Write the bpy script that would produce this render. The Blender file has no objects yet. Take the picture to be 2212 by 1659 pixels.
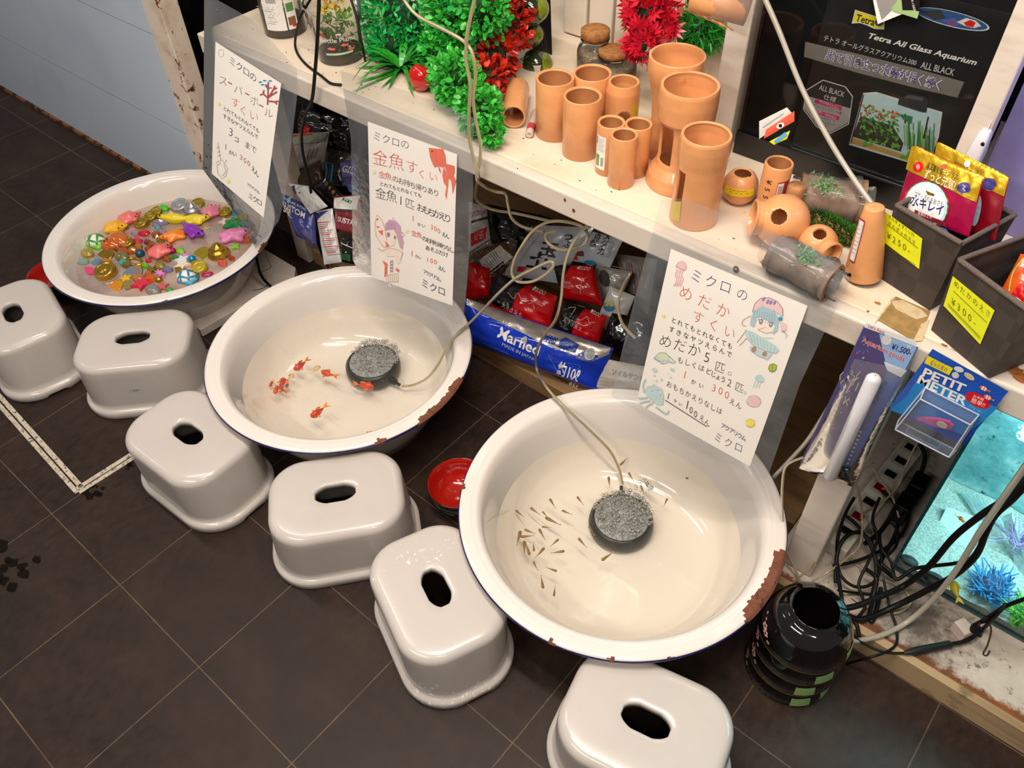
# Goldfish-scooping corner of an aquarium shop: enamel basins on a dark tiled floor,
# bath stools in front, a white display shelf behind.  Units: metres.
# World X runs along the shelf edge, Y goes in under the shelf, Z is up.
import bpy, bmesh, math, random
from mathutils import Vector, Matrix, noise
from mathutils.geometry import tessellate_polygon
random.seed(7)
PI = math.pi
SC = bpy.context.scene
COL = SC.collection

# ------------------------------------------------------------------ camera
F_PX, PITCH, ROLL, YAW, CAM_H = 1784.85, math.radians(46.7395), math.radians(-1.7869), math.radians(40.7487), 1.65
cd = bpy.data.cameras.new('camera'); cam = bpy.data.objects.new('camera', cd); COL.objects.link(cam)
cd.sensor_width = 36.0; cd.lens = 36.0 * F_PX / 2212.0; cd.clip_start = 0.02
cam.matrix_world = (Matrix.Translation((0, 0, CAM_H)) @ Matrix.Rotation(YAW, 4, 'Z')
                    @ Matrix.Rotation(PI / 2 - PITCH, 4, 'X') @ Matrix.Rotation(ROLL, 4, 'Z'))
SC.camera = cam

# ------------------------------------------------------------------ world, exposure, lights
SC.view_settings.view_transform = 'Standard'; SC.view_settings.look = 'None'
SC.view_settings.gamma = 1.0; SC.view_settings.use_curve_mapping = False
SC.view_settings.exposure = -0.04
W = bpy.data.worlds.new('shop_air'); SC.world = W; W.use_nodes = True
W.node_tree.nodes['Background'].inputs[0].default_value = (1.0, 0.92, 0.84, 1)
W.node_tree.nodes['Background'].inputs[1].default_value = 0.17
def area(name, loc, sx, sy, power, col, aim=(0, 0, -1)):
    L = bpy.data.lights.new(name, 'AREA'); L.shape = 'RECTANGLE'; L.size = sx; L.size_y = sy
    L.energy = power; L.color = col
    o = bpy.data.objects.new(name, L); COL.objects.link(o); o.location = loc
    o.rotation_euler = Vector(aim).to_track_quat('-Z', 'Y').to_euler(); return o
WARM = (1.0, 0.925, 0.85)
area('ceiling_tube_lamp', (-0.55, 0.55, 2.75), 1.25, 0.07, 25, WARM)
area('ceiling_tube_lamp', (-0.75, 0.15, 2.75), 1.25, 0.07, 12, WARM)
area('ceiling_tube_lamp', (-0.9, -1.25, 2.5), 1.6, 0.10, 30, WARM, (0, .75, -.6))  # added fill light over the aisle, brightens shelf fronts and the bags below
area('ceiling_tube_lamp', (-2.3, 0.55, 2.75), 1.25, 0.07, 15, (1, .9, .8))
area('ceiling_tube_lamp', (0.8, -0.5, 2.75), 1.25, 0.07, 15, WARM)
area('shelf_lamp', (-0.40, .62, 1.95), 1.0, 0.10, 11, (1.0, 0.86, 0.68), (0, .62, -.75))  # unseen warm lamp, set out over the aisle to brighten the carton front
area('ceiling_tube_lamp', (-4.2, -.6, 2.7), 1.2, 0.1, 9, (0.80, 0.90, 1.0), (0.1, 0.6, -1))  # unseen cool light, added to turn the pale panel bluish
SC.cycles.max_bounces = 8; SC.cycles.transparent_max_bounces = 24
SC.cycles.diffuse_bounces = 3; SC.cycles.glossy_bounces = 3; SC.cycles.transmission_bounces = 6
SC.cycles.caustics_reflective = False; SC.cycles.caustics_refractive = False

# ------------------------------------------------------------------ measuring helpers (photo point -> point on a real surface)
def ray(u, v):
    du, dv = u - 1106.0, v - 829.5
    cr, sr = math.cos(ROLL), math.sin(ROLL)
    a, b = (du * cr + dv * sr) / F_PX, (-du * sr + dv * cr) / F_PX
    c, s = math.cos(PITCH), math.sin(PITCH)
    x, y, z = a, c - b * s, -s - b * c
    ca, sa = math.cos(-YAW), math.sin(-YAW)
    return Vector((x * ca + y * sa, -x * sa + y * ca, z))
EYE = Vector((0, 0, CAM_H))
def Zp(u, v, h): d = ray(u, v); return EYE + d * ((h - CAM_H) / d.z)
def Yp(u, v, y): d = ray(u, v); return EYE + d * (y / d.y)
def PLp(u, v, p0, n): d = ray(u, v); return EYE + d * ((p0 - EYE).dot(n) / d.dot(n))
def px(p):
    ca, sa = math.cos(-YAW), math.sin(-YAW)
    X, Y, zz = p[0] * ca - p[1] * sa, p[0] * sa + p[1] * ca, p[2] - CAM_H
    c, s = math.cos(PITCH), math.sin(PITCH)
    d = Y * c - zz * s
    u, v = F_PX * X / d, -F_PX * (Y * s + zz * c) / d
    cr, sr = math.cos(ROLL), math.sin(ROLL)
    return 1106 + u * cr - v * sr, 829.5 + u * sr + v * cr, d
def zat(x, y, v):                    # height above (x, y) seen at row v
    lo, hi = 0.0, 1.6
    for _ in range(40):
        m = (lo + hi) / 2
        if px((x, y, m))[1] > v: lo = m
        else: hi = m
    return lo
def rad(p, w): return w * px(p)[2] / F_PX / 2     # radius of a thing w wide at p

# ------------------------------------------------------------------ materials
def lin(h):
    if isinstance(h, str):
        h = h.lstrip('#'); h = [int(h[i:i + 2], 16) / 255 for i in (0, 2, 4)]
    return tuple((c / 12.92 if c <= 0.04045 else ((c + 0.055) / 1.055) ** 2.4) for c in h) + (1,)
class NT:
    def __init__(s, name):
        s.m = bpy.data.materials.new(name); s.m.use_nodes = True; s.t = s.m.node_tree
        s.b = s.t.nodes['Principled BSDF']; s.out = s.t.nodes['Material Output']
    def n(s, typ, **k):
        nd = s.t.nodes.new(typ)
        for a, b in k.items():
            if a.startswith('i_'):
                key = a[2:]; nd.inputs[int(key) if key.isdigit() else key.replace('_', ' ')].default_value = b
            else: setattr(nd, a, b)
        return nd
    def l(s, a, b): s.t.links.new(a, b)
    def ramp(s, fac, stops):
        r = s.n('ShaderNodeValToRGB'); s.l(fac, r.inputs[0]); e = r.color_ramp.elements
        while len(e) < len(stops): e.new(0.5)
        for i, (p, c) in enumerate(stops): e[i].position = p; e[i].color = c if len(c) == 4 else tuple(c) + (1,)
        return r.outputs[0]
    def math(s, op, a, b=None):
        m = s.n('ShaderNodeMath', operation=op)
        for i, q in enumerate((a, b)):
            if q is None: continue
            if isinstance(q, (int, float)): m.inputs[i].default_value = q
            else: s.l(q, m.inputs[i])
        return m.outputs[0]
    def mix(s, f, a, b):
        m = s.n('ShaderNodeMix', data_type='RGBA')
        for i, q in ((0, f), (6, a), (7, b)):
            if isinstance(q, (int, float, tuple)): m.inputs[i].default_value = q
            else: s.l(q, m.inputs[i])
        return m.outputs[2]
    def tex(s, scale, detail=4, rough=0.55, obj=True, stretch=None):
        tc = s.n('ShaderNodeTexCoord'); v = tc.outputs['Object']
        if stretch:
            mp = s.n('ShaderNodeMapping'); mp.inputs['Scale'].default_value = stretch; s.l(v, mp.inputs[0]); v = mp.outputs[0]
        t = s.n('ShaderNodeTexNoise'); t.inputs['Scale'].default_value = scale; t.inputs['Detail'].default_value = detail
        t.inputs['Roughness'].default_value = rough; s.l(v, t.inputs['Vector']); return t.outputs[0]
    def bump(s, h, strength, dist=0.002):
        b = s.n('ShaderNodeBump'); b.inputs['Strength'].default_value = strength; b.inputs['Distance'].default_value = dist
        s.l(h, b.inputs['Height']); s.l(b.outputs[0], s.b.inputs['Normal'])
_mats = {}
def M(col, rough=0.5, metal=0.0, var=0.06, scale=25, spec=0.5, coat=0.0, bump=0.0, trans=0.0, sss=0.0, emit=0.0):
    """plain procedural material: a colour with a slight noise variation"""
    key = (col, rough, metal, var, scale, spec, coat, bump, trans, sss, emit)
    if key in _mats: return _mats[key]
    t = NT('mat_' + str(col).strip('#')); c = lin(col)
    f = t.tex(scale)
    dk = tuple(max(0, x * (1 - var * 2)) for x in c[:3]); lt = tuple(min(1, x * (1 + var)) for x in c[:3])
    t.l(t.ramp(f, [(0.3, dk), (0.7, lt)]), t.b.inputs['Base Color'])
    t.b.inputs['Roughness'].default_value = rough; t.b.inputs['Metallic'].default_value = metal
    t.b.inputs['Specular IOR Level'].default_value = spec; t.b.inputs['Coat Weight'].default_value = coat
    t.b.inputs['Transmission Weight'].default_value = trans
    if sss: t.b.inputs['Subsurface Weight'].default_value = sss; t.b.inputs['Subsurface Radius'].default_value = (.01, .008, .006)
    if emit: t.b.inputs['Emission Color'].default_value = c; t.b.inputs['Emission Strength'].default_value = emit
    if bump: t.bump(t.tex(scale * 4), bump)
    _mats[key] = t.m; return t.m
def see_through(name, tint, body, haze, rough=0.1, gloss=1.0, ripple=0.0):
    """clear sheet, glass or water: transparent, with a little body colour and Fresnel gloss"""
    t = NT(name); t.t.nodes.remove(t.b)
    tr = t.n('ShaderNodeBsdfTransparent'); tr.inputs[0].default_value = lin(tint)
    di = t.n('ShaderNodeBsdfDiffuse'); di.inputs[0].default_value = lin(body)
    gl = t.n('ShaderNodeBsdfGlossy'); gl.inputs['Roughness'].default_value = rough
    tc = t.n('ShaderNodeTexCoord'); nz = t.n('ShaderNodeTexNoise'); nz.inputs['Scale'].default_value = 14
    t.l(tc.outputs['Object'], nz.inputs['Vector'])
    hz = t.n('ShaderNodeMapRange'); hz.inputs[1].default_value = .3; hz.inputs[2].default_value = .7
    hz.inputs[3].default_value = haze * .7; hz.inputs[4].default_value = min(1, haze * 1.3); t.l(nz.outputs[0], hz.inputs[0])
    m1 = t.n('ShaderNodeMixShader'); t.l(hz.outputs[0], m1.inputs[0]); t.l(tr.outputs[0], m1.inputs[1]); t.l(di.outputs[0], m1.inputs[2])
    lw = t.n('ShaderNodeLayerWeight'); lw.inputs[0].default_value = 0.18
    g = t.math('MULTIPLY', lw.outputs['Fresnel'], gloss)
    if ripple:
        b = t.n('ShaderNodeBump'); b.inputs['Strength'].default_value = ripple; b.inputs['Distance'].default_value = .01
        n2 = t.n('ShaderNodeTexNoise'); n2.inputs['Scale'].default_value = 45; t.l(tc.outputs['Object'], n2.inputs['Vector'])
        t.l(n2.outputs[0], b.inputs['Height']); t.l(b.outputs[0], gl.inputs['Normal'])
    m2 = t.n('ShaderNodeMixShader'); t.l(g, m2.inputs[0]); t.l(m1.outputs[0], m2.inputs[1]); t.l(gl.outputs[0], m2.inputs[2])
    t.l(m2.outputs[0], t.out.inputs[0]); return t.m
def worn(name, base, dark, wear, spots=0.62, scale=9, rough=0.55, stretch=(1, 1, 1), wear_edge=0.06):
    """painted board with grain, dirt and rubbed-through patches"""
    t = NT(name)
    g = t.tex(scale, 6, .6, stretch=stretch); s = t.tex(scale * 1.7, 8, .7); d = t.tex(140, 2)
    c = t.ramp(g, [(.25, lin(dark)), (.5, lin(base)), (.9, tuple(min(1, x * 1.06) for x in lin(base)[:3]))])
    k = t.ramp(s, [(spots, (0, 0, 0)), (spots + wear_edge, (1, 1, 1))])
    c = t.mix(k, c, lin(wear))
    f = t.ramp(d, [(.68, (0, 0, 0)), (.74, (1, 1, 1))])
    f2 = t.math('MULTIPLY', f, 0.35); c = t.mix(f2, c, lin(dark))
    t.l(c, t.b.inputs['Base Color']); t.b.inputs['Roughness'].default_value = rough
    t.bump(g, .15); return t.m

# ------------------------------------------------------------------ object helpers
def tag(o, label=None, cat=None, group=None, kind=None):
    if label: o['label'] = label
    if cat: o['category'] = cat
    if group: o['group'] = group
    if kind: o['kind'] = kind
    return o
def thing(name, label, cat, loc=(0, 0, 0), rz=0.0, group=None):
    o = bpy.data.objects.new(name, None); COL.objects.link(o); o.empty_display_size = 0.05
    o.location = loc; o.rotation_euler = (0, 0, rz); return tag(o, label, cat, group)
class MB:
    """collects shapes and links them as ONE mesh object"""
    def __init__(s): s.v = []; s.f = []; s.m = []; s.mats = []; s.sm = []
    def mi(s, m):
        if m not in s.mats: s.mats.append(m)
        return s.mats.index(m)
    def add(s, verts, faces, m, smooth=True):
        o = len(s.v); s.v += [tuple(p) for p in verts]; k = s.mi(m)
        for f in faces: s.f.append(tuple(i + o for i in f)); s.m.append(k); s.sm.append(smooth)
    def grid(s, rows, m, closed=False, smooth=True, flip=False):
        n = len(rows[0]); vs = [p for r in rows for p in r]; fs = []
        for j in range(len(rows) - 1):
            for i in range(n if closed else n - 1):
                a, b = j * n + i, j * n + (i + 1) % n
                q = (a, b, b + n, a + n); fs.append(q[::-1] if flip else q)
        s.add(vs, fs, m, smooth)
    def box(s, lo, hi, m, mat=None):
        x0, y0, z0 = lo; x1, y1, z1 = hi
        P = [Vector(p) for p in ((x0,y0,z0),(x1,y0,z0),(x1,y1,z0),(x0,y1,z0),(x0,y0,z1),(x1,y0,z1),(x1,y1,z1),(x0,y1,z1))]
        if mat is not None: P = [mat @ p for p in P]
        s.add(P, [(3,2,1,0),(4,5,6,7),(0,1,5,4),(1,2,6,5),(2,3,7,6),(3,0,4,7)], m, False)
    def lathe(s, prof, m, n=48, mat=None, smooth=True, caps=True):
        """prof: list of (r, z); r == 0 closes"""
        rows = []
        for r, z in prof:
            rows.append([Vector((r * math.cos(2*PI*i/n), r * math.sin(2*PI*i/n), z)) for i in range(n)])
        if mat is not None: rows = [[mat @ p for p in r] for r in rows]
        s.grid(rows, m, True, smooth)
    def tube(s, pts, r, m, n=8, steps=6, taper=None):
        P = catmull(pts, steps); rows = []
        t0 = None; up = Vector((0.13, 0.31, 0.94)).normalized()
        for i, p in enumerate(P):
            t = (P[min(i+1, len(P)-1)] - P[max(i-1, 0)])
            if t.length < 1e-9: t = Vector((1, 0, 0))
            t.normalize(); a = t.cross(up)
            if a.length < 1e-3: a = t.cross(Vector((1, 0, 0)))
            a.normalize(); b = t.cross(a); up = -b if b.dot(up) < 0 else b
            rr = r if taper is None else r * taper(i / (len(P) - 1))
            rows.append([p + a * (rr * math.cos(2*PI*k/n)) + up * (rr * math.sin(2*PI*k/n)) for k in range(n)])
        s.grid(rows, m, True)
        s.add(rows[0], [tuple(range(n))], m); s.add(rows[-1], [tuple(range(n))[::-1]], m)
    def poly(s, pts, m, smooth=False): s.add(pts, [tuple(range(len(pts)))], m, smooth)
    def prism(s, pts, ex, m, smooth=False):
        n = len(pts); ex = Vector(ex); q = [Vector(p) + ex for p in pts]
        s.add(list(pts) + q, [tuple(range(n))[::-1], tuple(range(n, 2*n))] + [(i, (i+1) % n, n + (i+1) % n, n + i) for i in range(n)], m, smooth)
    def ball(s, c, r, m, n=12, sc=(1, 1, 1), rot=None, fn=None):
        c = Vector(c); rows = []
        for j in range(n // 2 + 1):
            th = PI * j / (n // 2); row = []
            for i in range(n):
                d = Vector((math.sin(th) * math.cos(2*PI*i/n), math.sin(th) * math.sin(2*PI*i/n), math.cos(th)))
                k = r * (fn(d) if fn else 1); p = Vector((d.x*sc[0], d.y*sc[1], d.z*sc[2])) * k
                row.append(c + (rot @ p if rot is not None else p))
            rows.append(row)
        s.grid(rows, m, True, flip=True)
    def build(s, name, parent=None, bevel=0.0, world=True, weld=False):
        me = bpy.data.meshes.new(name); me.from_pydata([tuple(p) for p in s.v], [], s.f)
        for m in s.mats: me.materials.append(m)
        me.polygons.foreach_set('material_index', s.m); me.polygons.foreach_set('use_smooth', s.sm)
        me.validate(); me.update()
        o = bpy.data.objects.new(name, me); COL.objects.link(o)
        if weld:
            w = o.modifiers.new('weld', 'WELD'); w.merge_threshold = 1e-5
        if bevel:
            b = o.modifiers.new('bevel', 'BEVEL'); b.width = bevel; b.segments = 2; b.limit_method = 'ANGLE'; b.angle_limit = math.radians(40)
        if parent is not None:
            o.parent = parent
            if world:      # vertices were given in world space
                mw = Matrix.Identity(4); q = parent; ch = []
                while q is not None: ch.append(q); q = q.parent
                for q in reversed(ch): mw = mw @ (Matrix.Translation(q.location) @ q.rotation_euler.to_matrix().to_4x4() @ Matrix.Diagonal(q.scale.to_4d()))
                me.transform(mw.inverted())
        return o
    def solo(s, name, label, cat, group=None, bevel=0.0, kind=None):
        """a one-mesh thing whose origin sits at the middle of its underside"""
        xs = [p[0] for p in s.v]; ys = [p[1] for p in s.v]; zs = [p[2] for p in s.v]
        c = Vector(((min(xs)+max(xs))/2, (min(ys)+max(ys))/2, min(zs)))
        s.v = [tuple(Vector(p) - c) for p in s.v]
        o = s.build(name, None, bevel); o.location = c
        return tag(o, label, cat, group, kind)
def catmull(pts, steps):
    P = [Vector(p) for p in pts]
    if len(P) < 3 or steps < 2: return P
    out = []
    for i in range(len(P) - 1):
        p0, p1, p2, p3 = P[max(i-1, 0)], P[i], P[i+1], P[min(i+2, len(P)-1)]
        for k in range(steps):
            t = k / steps
            out.append(0.5 * (2*p1 + (p2-p0)*t + (2*p0-5*p1+4*p2-p3)*t*t + (3*p1-p0-3*p2+p3)*t**3))
    return out + [P[-1]]
def rrect(a, b, r, n=10):
    """rounded rectangle outline, half sizes a, b"""
    out = []
    for cx, cy, a0 in ((a-r, b-r, 0), (-a+r, b-r, PI/2), (-a+r, -b+r, PI), (a-r, -b+r, 1.5*PI)):
        for i in range(n + 1):
            t = a0 + PI/2 * i / n; out.append((cx + r*math.cos(t), cy + r*math.sin(t)))
    return out
# --- lettering: glyph outlines turned into flat meshes
_glyphs = {}
def glyph_mesh(ch, thin=0.0, shear=0.0):
    k = (ch, thin, shear)
    if k in _glyphs: return _glyphs[k]
    cu = bpy.data.curves.new('lettering', 'FONT'); cu.body = ch; cu.size = 1.0; cu.offset = thin; cu.shear = shear; cu.resolution_u = 3
    o = bpy.data.objects.new('lettering', cu); COL.objects.link(o)
    dg = bpy.context.evaluated_depsgraph_get(); ev = o.evaluated_get(dg)
    me = bpy.data.meshes.new_from_object(ev)
    vs = [(v.co.x, v.co.y) for v in me.vertices]; fs = [tuple(p.vertices) for p in me.polygons]
    bpy.data.objects.remove(o); bpy.data.curves.remove(cu); bpy.data.meshes.remove(me)
    _glyphs[k] = (vs, fs); return _glyphs[k]
class Ink:
    """draws on a surface: every 2-D point is sent to the surface by fn(u, v, lift)"""
    def __init__(s, mb, fn, lift=0.0004): s.mb, s.fn, s.k = mb, fn, lift; s.i = 0
    def up(s, n=1): s.i += n; return s.k + s.step * s.i
    sub = 0.0; step = 6e-6
    def fill(s, pts, m):
        h = s.up()
        if not s.sub: s.mb.poly([s.fn(u, v, h) for u, v in pts], m); return
        st = [tuple(pts[i] for i in t) for t in tessellate_polygon([[Vector((u, v, 0)) for u, v in pts]])]; vs = []; fs = []
        while st:                          # cut into small triangles so the print hugs a bulging pack
            t = st.pop(); e = [math.hypot(t[i][0]-t[i-2][0], t[i][1]-t[i-2][1]) for i in (0, 1, 2)]; k = e.index(max(e))
            if e[k] > s.sub:
                a, b, c = t[k], t[k-2], t[k-1]; q = ((a[0]+b[0])/2, (a[1]+b[1])/2); st += [(a, q, c), (q, b, c)]
            else: fs.append((len(vs), len(vs)+1, len(vs)+2)); vs += [s.fn(u, v, h) for u, v in t]
        s.mb.add(vs, fs, m)
    def quad(s, p, m, n=6):
        """4-corner patch that follows a curved surface"""
        h = s.up(); rows = []
        for j in range(n + 1):
            t = j / n; a = [p[0][i] + (p[3][i] - p[0][i]) * t for i in (0, 1)]; b = [p[1][i] + (p[2][i] - p[1][i]) * t for i in (0, 1)]
            rows.append([s.fn(a[0] + (b[0]-a[0])*i/n, a[1] + (b[1]-a[1])*i/n, h) for i in range(n + 1)])
        s.mb.grid(rows, m)
    def ell(s, c, rx, ry, m, rot=0, n=22):
        cr, sr = math.cos(rot), math.sin(rot)
        s.fill([(c[0] + rx*math.cos(t)*cr - ry*math.sin(t)*sr, c[1] + rx*math.cos(t)*sr + ry*math.sin(t)*cr) for t in [2*PI*i/n for i in range(n)]], m)
    def line(s, pts, w, m, closed=False, smooth=0):
        if smooth: pts = [(p.x, p.y) for p in catmull([(a, b, 0) for a, b in pts], smooth)]
        if closed: pts = list(pts) + [pts[0]]
        if s.sub: pts = [(a[0]+(b[0]-a[0])*i/4, a[1]+(b[1]-a[1])*i/4) for a, b in zip(pts, pts[1:]) for i in range(4)] + [pts[-1]]
        h = s.up(); n = len(pts); L = []; R = []
        for i, p in enumerate(pts):
            a, b = pts[max(i-1, 0)], pts[min(i+1, n-1)]; dx, dy = b[0]-a[0], b[1]-a[1]; q = math.hypot(dx, dy) or 1
            nx, ny = -dy/q*w/2, dx/q*w/2
            L.append(s.fn(p[0]+nx, p[1]+ny, h)); R.append(s.fn(p[0]-nx, p[1]-ny, h))
        s.mb.grid([L, R], m)
    def text(s, st, p, ex, ey, m, thin=0.0, shear=0.0):
        """p: start of the baseline, ex: full advance of the string, ey: one em up"""
        vs, fs = glyph_mesh(st, thin, shear)
        if not vs: return
        wd = max(v[0] for v in vs); h = s.up()
        s.mb.add([s.fn(p[0] + ex[0]*x/wd + ey[0]*y, p[1] + ex[1]*x/wd + ey[1]*y, h) for x, y in vs], fs, m, False)
    def chars(s, st, a, b, size, m, tilt=(0, -1), thin=None):
        """hand lettering: each character set by itself between the points a and b (centres)"""
        n = len(st); thin = (-.016 if size > 21 else -.008 if size > 14 else 0.0) if thin is None else thin
        for i, ch in enumerate(st):
            if ch == ' ': continue
            t = i / max(1, n - 1); c = (a[0] + (b[0]-a[0])*t, a[1] + (b[1]-a[1])*t)
            vs, fs = glyph_mesh(ch, thin); h = s.up()
            if not vs: continue
            d = Vector((b[0]-a[0], b[1]-a[1])) if n > 1 else Vector((1, .4)); d.normalize()
            w = 0.5 * (0.55 if ord(ch) < 256 else 0.88)
            ux, uy = d.x * size, d.y * size; vx, vy = tilt[0] * size, tilt[1] * size
            jx = random.uniform(-.04, .04)
            s.mb.add([s.fn(c[0] + ux*(x - w) + vx*(y - .36 + jx), c[1] + uy*(x - w) + vy*(y - .36 + jx), h) for x, y in vs], fs, m, False)

# ------------------------------------------------------------------ surfaces of the room
def floor_mat():
    t = NT('floor_tiles'); ge = t.n('ShaderNodeNewGeometry'); pos = ge.outputs['Position']
    def linesof(ang, off):
        vm = t.n('ShaderNodeVectorMath', operation='DOT_PRODUCT'); t.l(pos, vm.inputs[0])
        vm.inputs[1].default_value = (math.cos(ang), math.sin(ang), 0)
        a = t.math('SUBTRACT', t.math('DIVIDE', vm.outputs['Value'], 0.30191), off)
        fr = t.math('FRACT', t.math('ADD', a, 100.5))
        return t.math('ABSOLUTE', t.math('SUBTRACT', fr, 0.5))
    d = t.math('MINIMUM', linesof(math.radians(89.2116), -0.5731), linesof(math.radians(179.2116), 6.3555))
    nz = t.tex(60, 3); br = t.tex(7, 2)
    wd = t.math('MULTIPLY', t.math('ADD', nz, 0.25), 0.0052)
    mask = t.math('MULTIPLY', t.math('LESS_THAN', d, wd), t.math('ADD', t.math('MULTIPLY', br, 1.1), -0.05))
    a = t.tex(5.5, 8, .62, stretch=(1.0, 1.5, 1)); b = t.tex(38, 5, .7, stretch=(1.3, .8, 1))
    c = t.ramp(a, [(.28, lin('#1f1713')), (.5, lin('#2e221c')), (.75, lin('#3f2f26'))])
    c2 = t.ramp(b, [(.35, lin('#211813')), (.65, lin('#3f2f27'))])
    c = t.mix(0.35, c, c2)
    sp = t.ramp(t.tex(230, 1), [(.80, (0, 0, 0)), (.83, (1, 1, 1))])
    c = t.mix(t.math('MULTIPLY', sp, .5), c, lin('#8f8274'))
    sc = t.ramp(t.tex(2.6, 9, .75), [(.66, (0, 0, 0)), (.78, (1, 1, 1))])
    c = t.mix(t.math('MULTIPLY', sc, .3), c, lin('#6c6058'))
    c = t.mix(mask, c, lin('#7d694e'))
    t.l(c, t.b.inputs['Base Color'])
    t.l(t.ramp(b, [(.3, (.36,)*3), (.7, (.52,)*3)]), t.b.inputs['Roughness'])
    t.b.inputs['Specular IOR Level'].default_value = .22
    t.bump(b, .12); return t.m
WHITE = worn('white_paint', '#d6c9bb', '#bdad9c', '#b9a48d', .70, 6, .5, (1, 4, 4))  # darker than the shelf top: the rail's shade is put into this tone
SHELFTOP = worn('shelf_top_paint', '#e2d0ba', '#cdb799', '#b99d78', .72, 5, .55)
def plat_mat():
    """dirty white paint: rust creeping in along the front edge, black grime in one place, rust spots"""
    t = NT('platform_paint'); ge = t.n('ShaderNodeNewGeometry'); sx = t.n('ShaderNodeSeparateXYZ'); t.l(ge.outputs[0], sx.inputs[0])
    g = t.tex(6, 8, .65); d = t.tex(70, 4, .7); e = t.tex(22, 5, .7)
    c = t.ramp(g, [(.3, lin('#a8998b')), (.55, lin('#cfc2b4')), (.8, lin('#d9cdc0'))])
    c = t.mix(t.math('MULTIPLY', t.ramp(d, [(.60, (0,)*3), (.68, (1,)*3)]), .75), c, lin('#5d4c40'))
    edge = t.math('ADD', t.math('MULTIPLY', t.math('SUBTRACT', sx.outputs[1], 1.052), 26), t.math('MULTIPLY', t.math('SUBTRACT', .5, e), 2.2))
    c = t.mix(t.ramp(edge, [(.15, (1,)*3), (.5, (0,)*3)]), c, lin('#7c461c'))
    vm = t.n('ShaderNodeVectorMath', operation='DISTANCE'); t.l(ge.outputs[0], vm.inputs[0]); vm.inputs[1].default_value = (.115, 1.135, .064)
    sm = t.math('ADD', t.math('MULTIPLY', vm.outputs['Value'], 8), t.math('ADD', t.math('MULTIPLY', t.math('SUBTRACT', .5, d), 1.2), t.math('MULTIPLY', t.math('SUBTRACT', .5, e), 1.0)))
    c = t.mix(t.math('MULTIPLY', t.ramp(sm, [(.2, (1,)*3), (.95, (0,)*3)]), .85), c, lin('#3f3029'))
    v2 = t.n('ShaderNodeVectorMath', operation='DISTANCE'); t.l(ge.outputs[0], v2.inputs[0]); p = Zp(2168, 1533, .064); v2.inputs[1].default_value = p
    c = t.mix(t.ramp(t.math('ADD', t.math('MULTIPLY', v2.outputs['Value'], 45), t.math('SUBTRACT', .5, d)), [(.3, (1,)*3), (.9, (0,)*3)]), c, lin('#8a4c16'))
    t.l(c, t.b.inputs['Base Color']); t.b.inputs['Roughness'].default_value = .6; t.bump(d, .15); return t.m
PLAT = plat_mat()
WOOD = worn('bare_wood', '#8f6d48', '#6a4c30', '#4f3822', .66, 6, .6, (1, 9, 9))
BLACK = M('#0b0a0b', .5, var=.2)
DARKW = M('#15110f', .8, var=.3)
RUSTED = worn('rusted_white', '#e4d3bf', '#c9b199', '#6a3413', .58, 13, .6, (1, 1, 1), .04)

m = MB(); m.box((-6, -2.2, -.05), (3, 3.2, 0), floor_mat()); tag(m.build('floor'), kind='structure')
m = MB(); m.box((-6, 1.86, 0), (3, 1.93, 2.9), DARKW); tag(m.build('wall_back'), kind='structure')

# white slatted panel on the wall behind the pots
SLAT = worn('slat_paint', '#d9cab8', '#b9a793', '#a08b74', .7, 5, .5, (3, 3, 1))
t0 = thing('slatted_panel', 'white slatted wall panel behind the corked jars', 'panel', (-.93, 1.66, .755))
m = MB(); m.box((-1.215, 1.665, .755), (-.62, 1.68, 1.5), SLAT); m.build('backing', t0)
for i in range(8):
    m = MB(); x = -1.21 + i * .074; m.box((x, 1.640, .755), (x + .066, 1.6645, 1.5), SLAT); m.build('slat', t0, .004)

# inset frame let into the floor tiles
m = MB(); TRIM = worn('hatch_trim', '#c9bda8', '#8d7f6c', '#4a3e33', .55, 60, .6)
c0, c1, c2 = Zp(-60, 805, 0), Zp(170, 1063, 0), Zp(335, 958, 0)
for a, b in ((c0, c1), (c1, c2)):
    d = (b - a).normalized(); n = Vector((-d.y, d.x, 0))
    for o, w in ((-.009, .011), (.006, .012)):
        p = [a + n*o, b + n*o, b + n*(o+w), a + n*(o+w)]
        m.prism([q + Vector((0, 0, .0002)) for q in p], (0, 0, .002), TRIM)
o = m.build('trim_1'); tag(o, kind='structure')

# puddles of spilt water on the tiles
WET = see_through('spilt_water', '#b8b0a8', '#201815', .10, .04, 2.2, .05)
def puddle(c, r, lab):
    m = MB(); rs = random.Random(int(c[0])); base = Zp(c[0], c[1], 0)
    for k in range(11):
        q = base + Vector((rs.gauss(0, r*.6), rs.gauss(0, r*.45), 0)); s_ = rs.uniform(.15, .45) * r
        pts = [q + Vector((s_*rs.uniform(.6, 1.2)*math.cos(t), s_*rs.uniform(.5, 1)*math.sin(t), .0008 + k*.00003)) for t in [2*PI*i/12 for i in range(12)]]
        m.poly(pts, WET)
    o = m.build('puddle'); tag(o, lab, 'puddle')
puddle((200, 1062), .035, 'wet patch on the floor just past the corner of the inset white line')
puddle((283, 1004), .018, 'small wet spot on the floor beside the third stool')
puddle((14, 1235), .05, 'dark wet splashes on the tile at the left edge of the photo')

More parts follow.
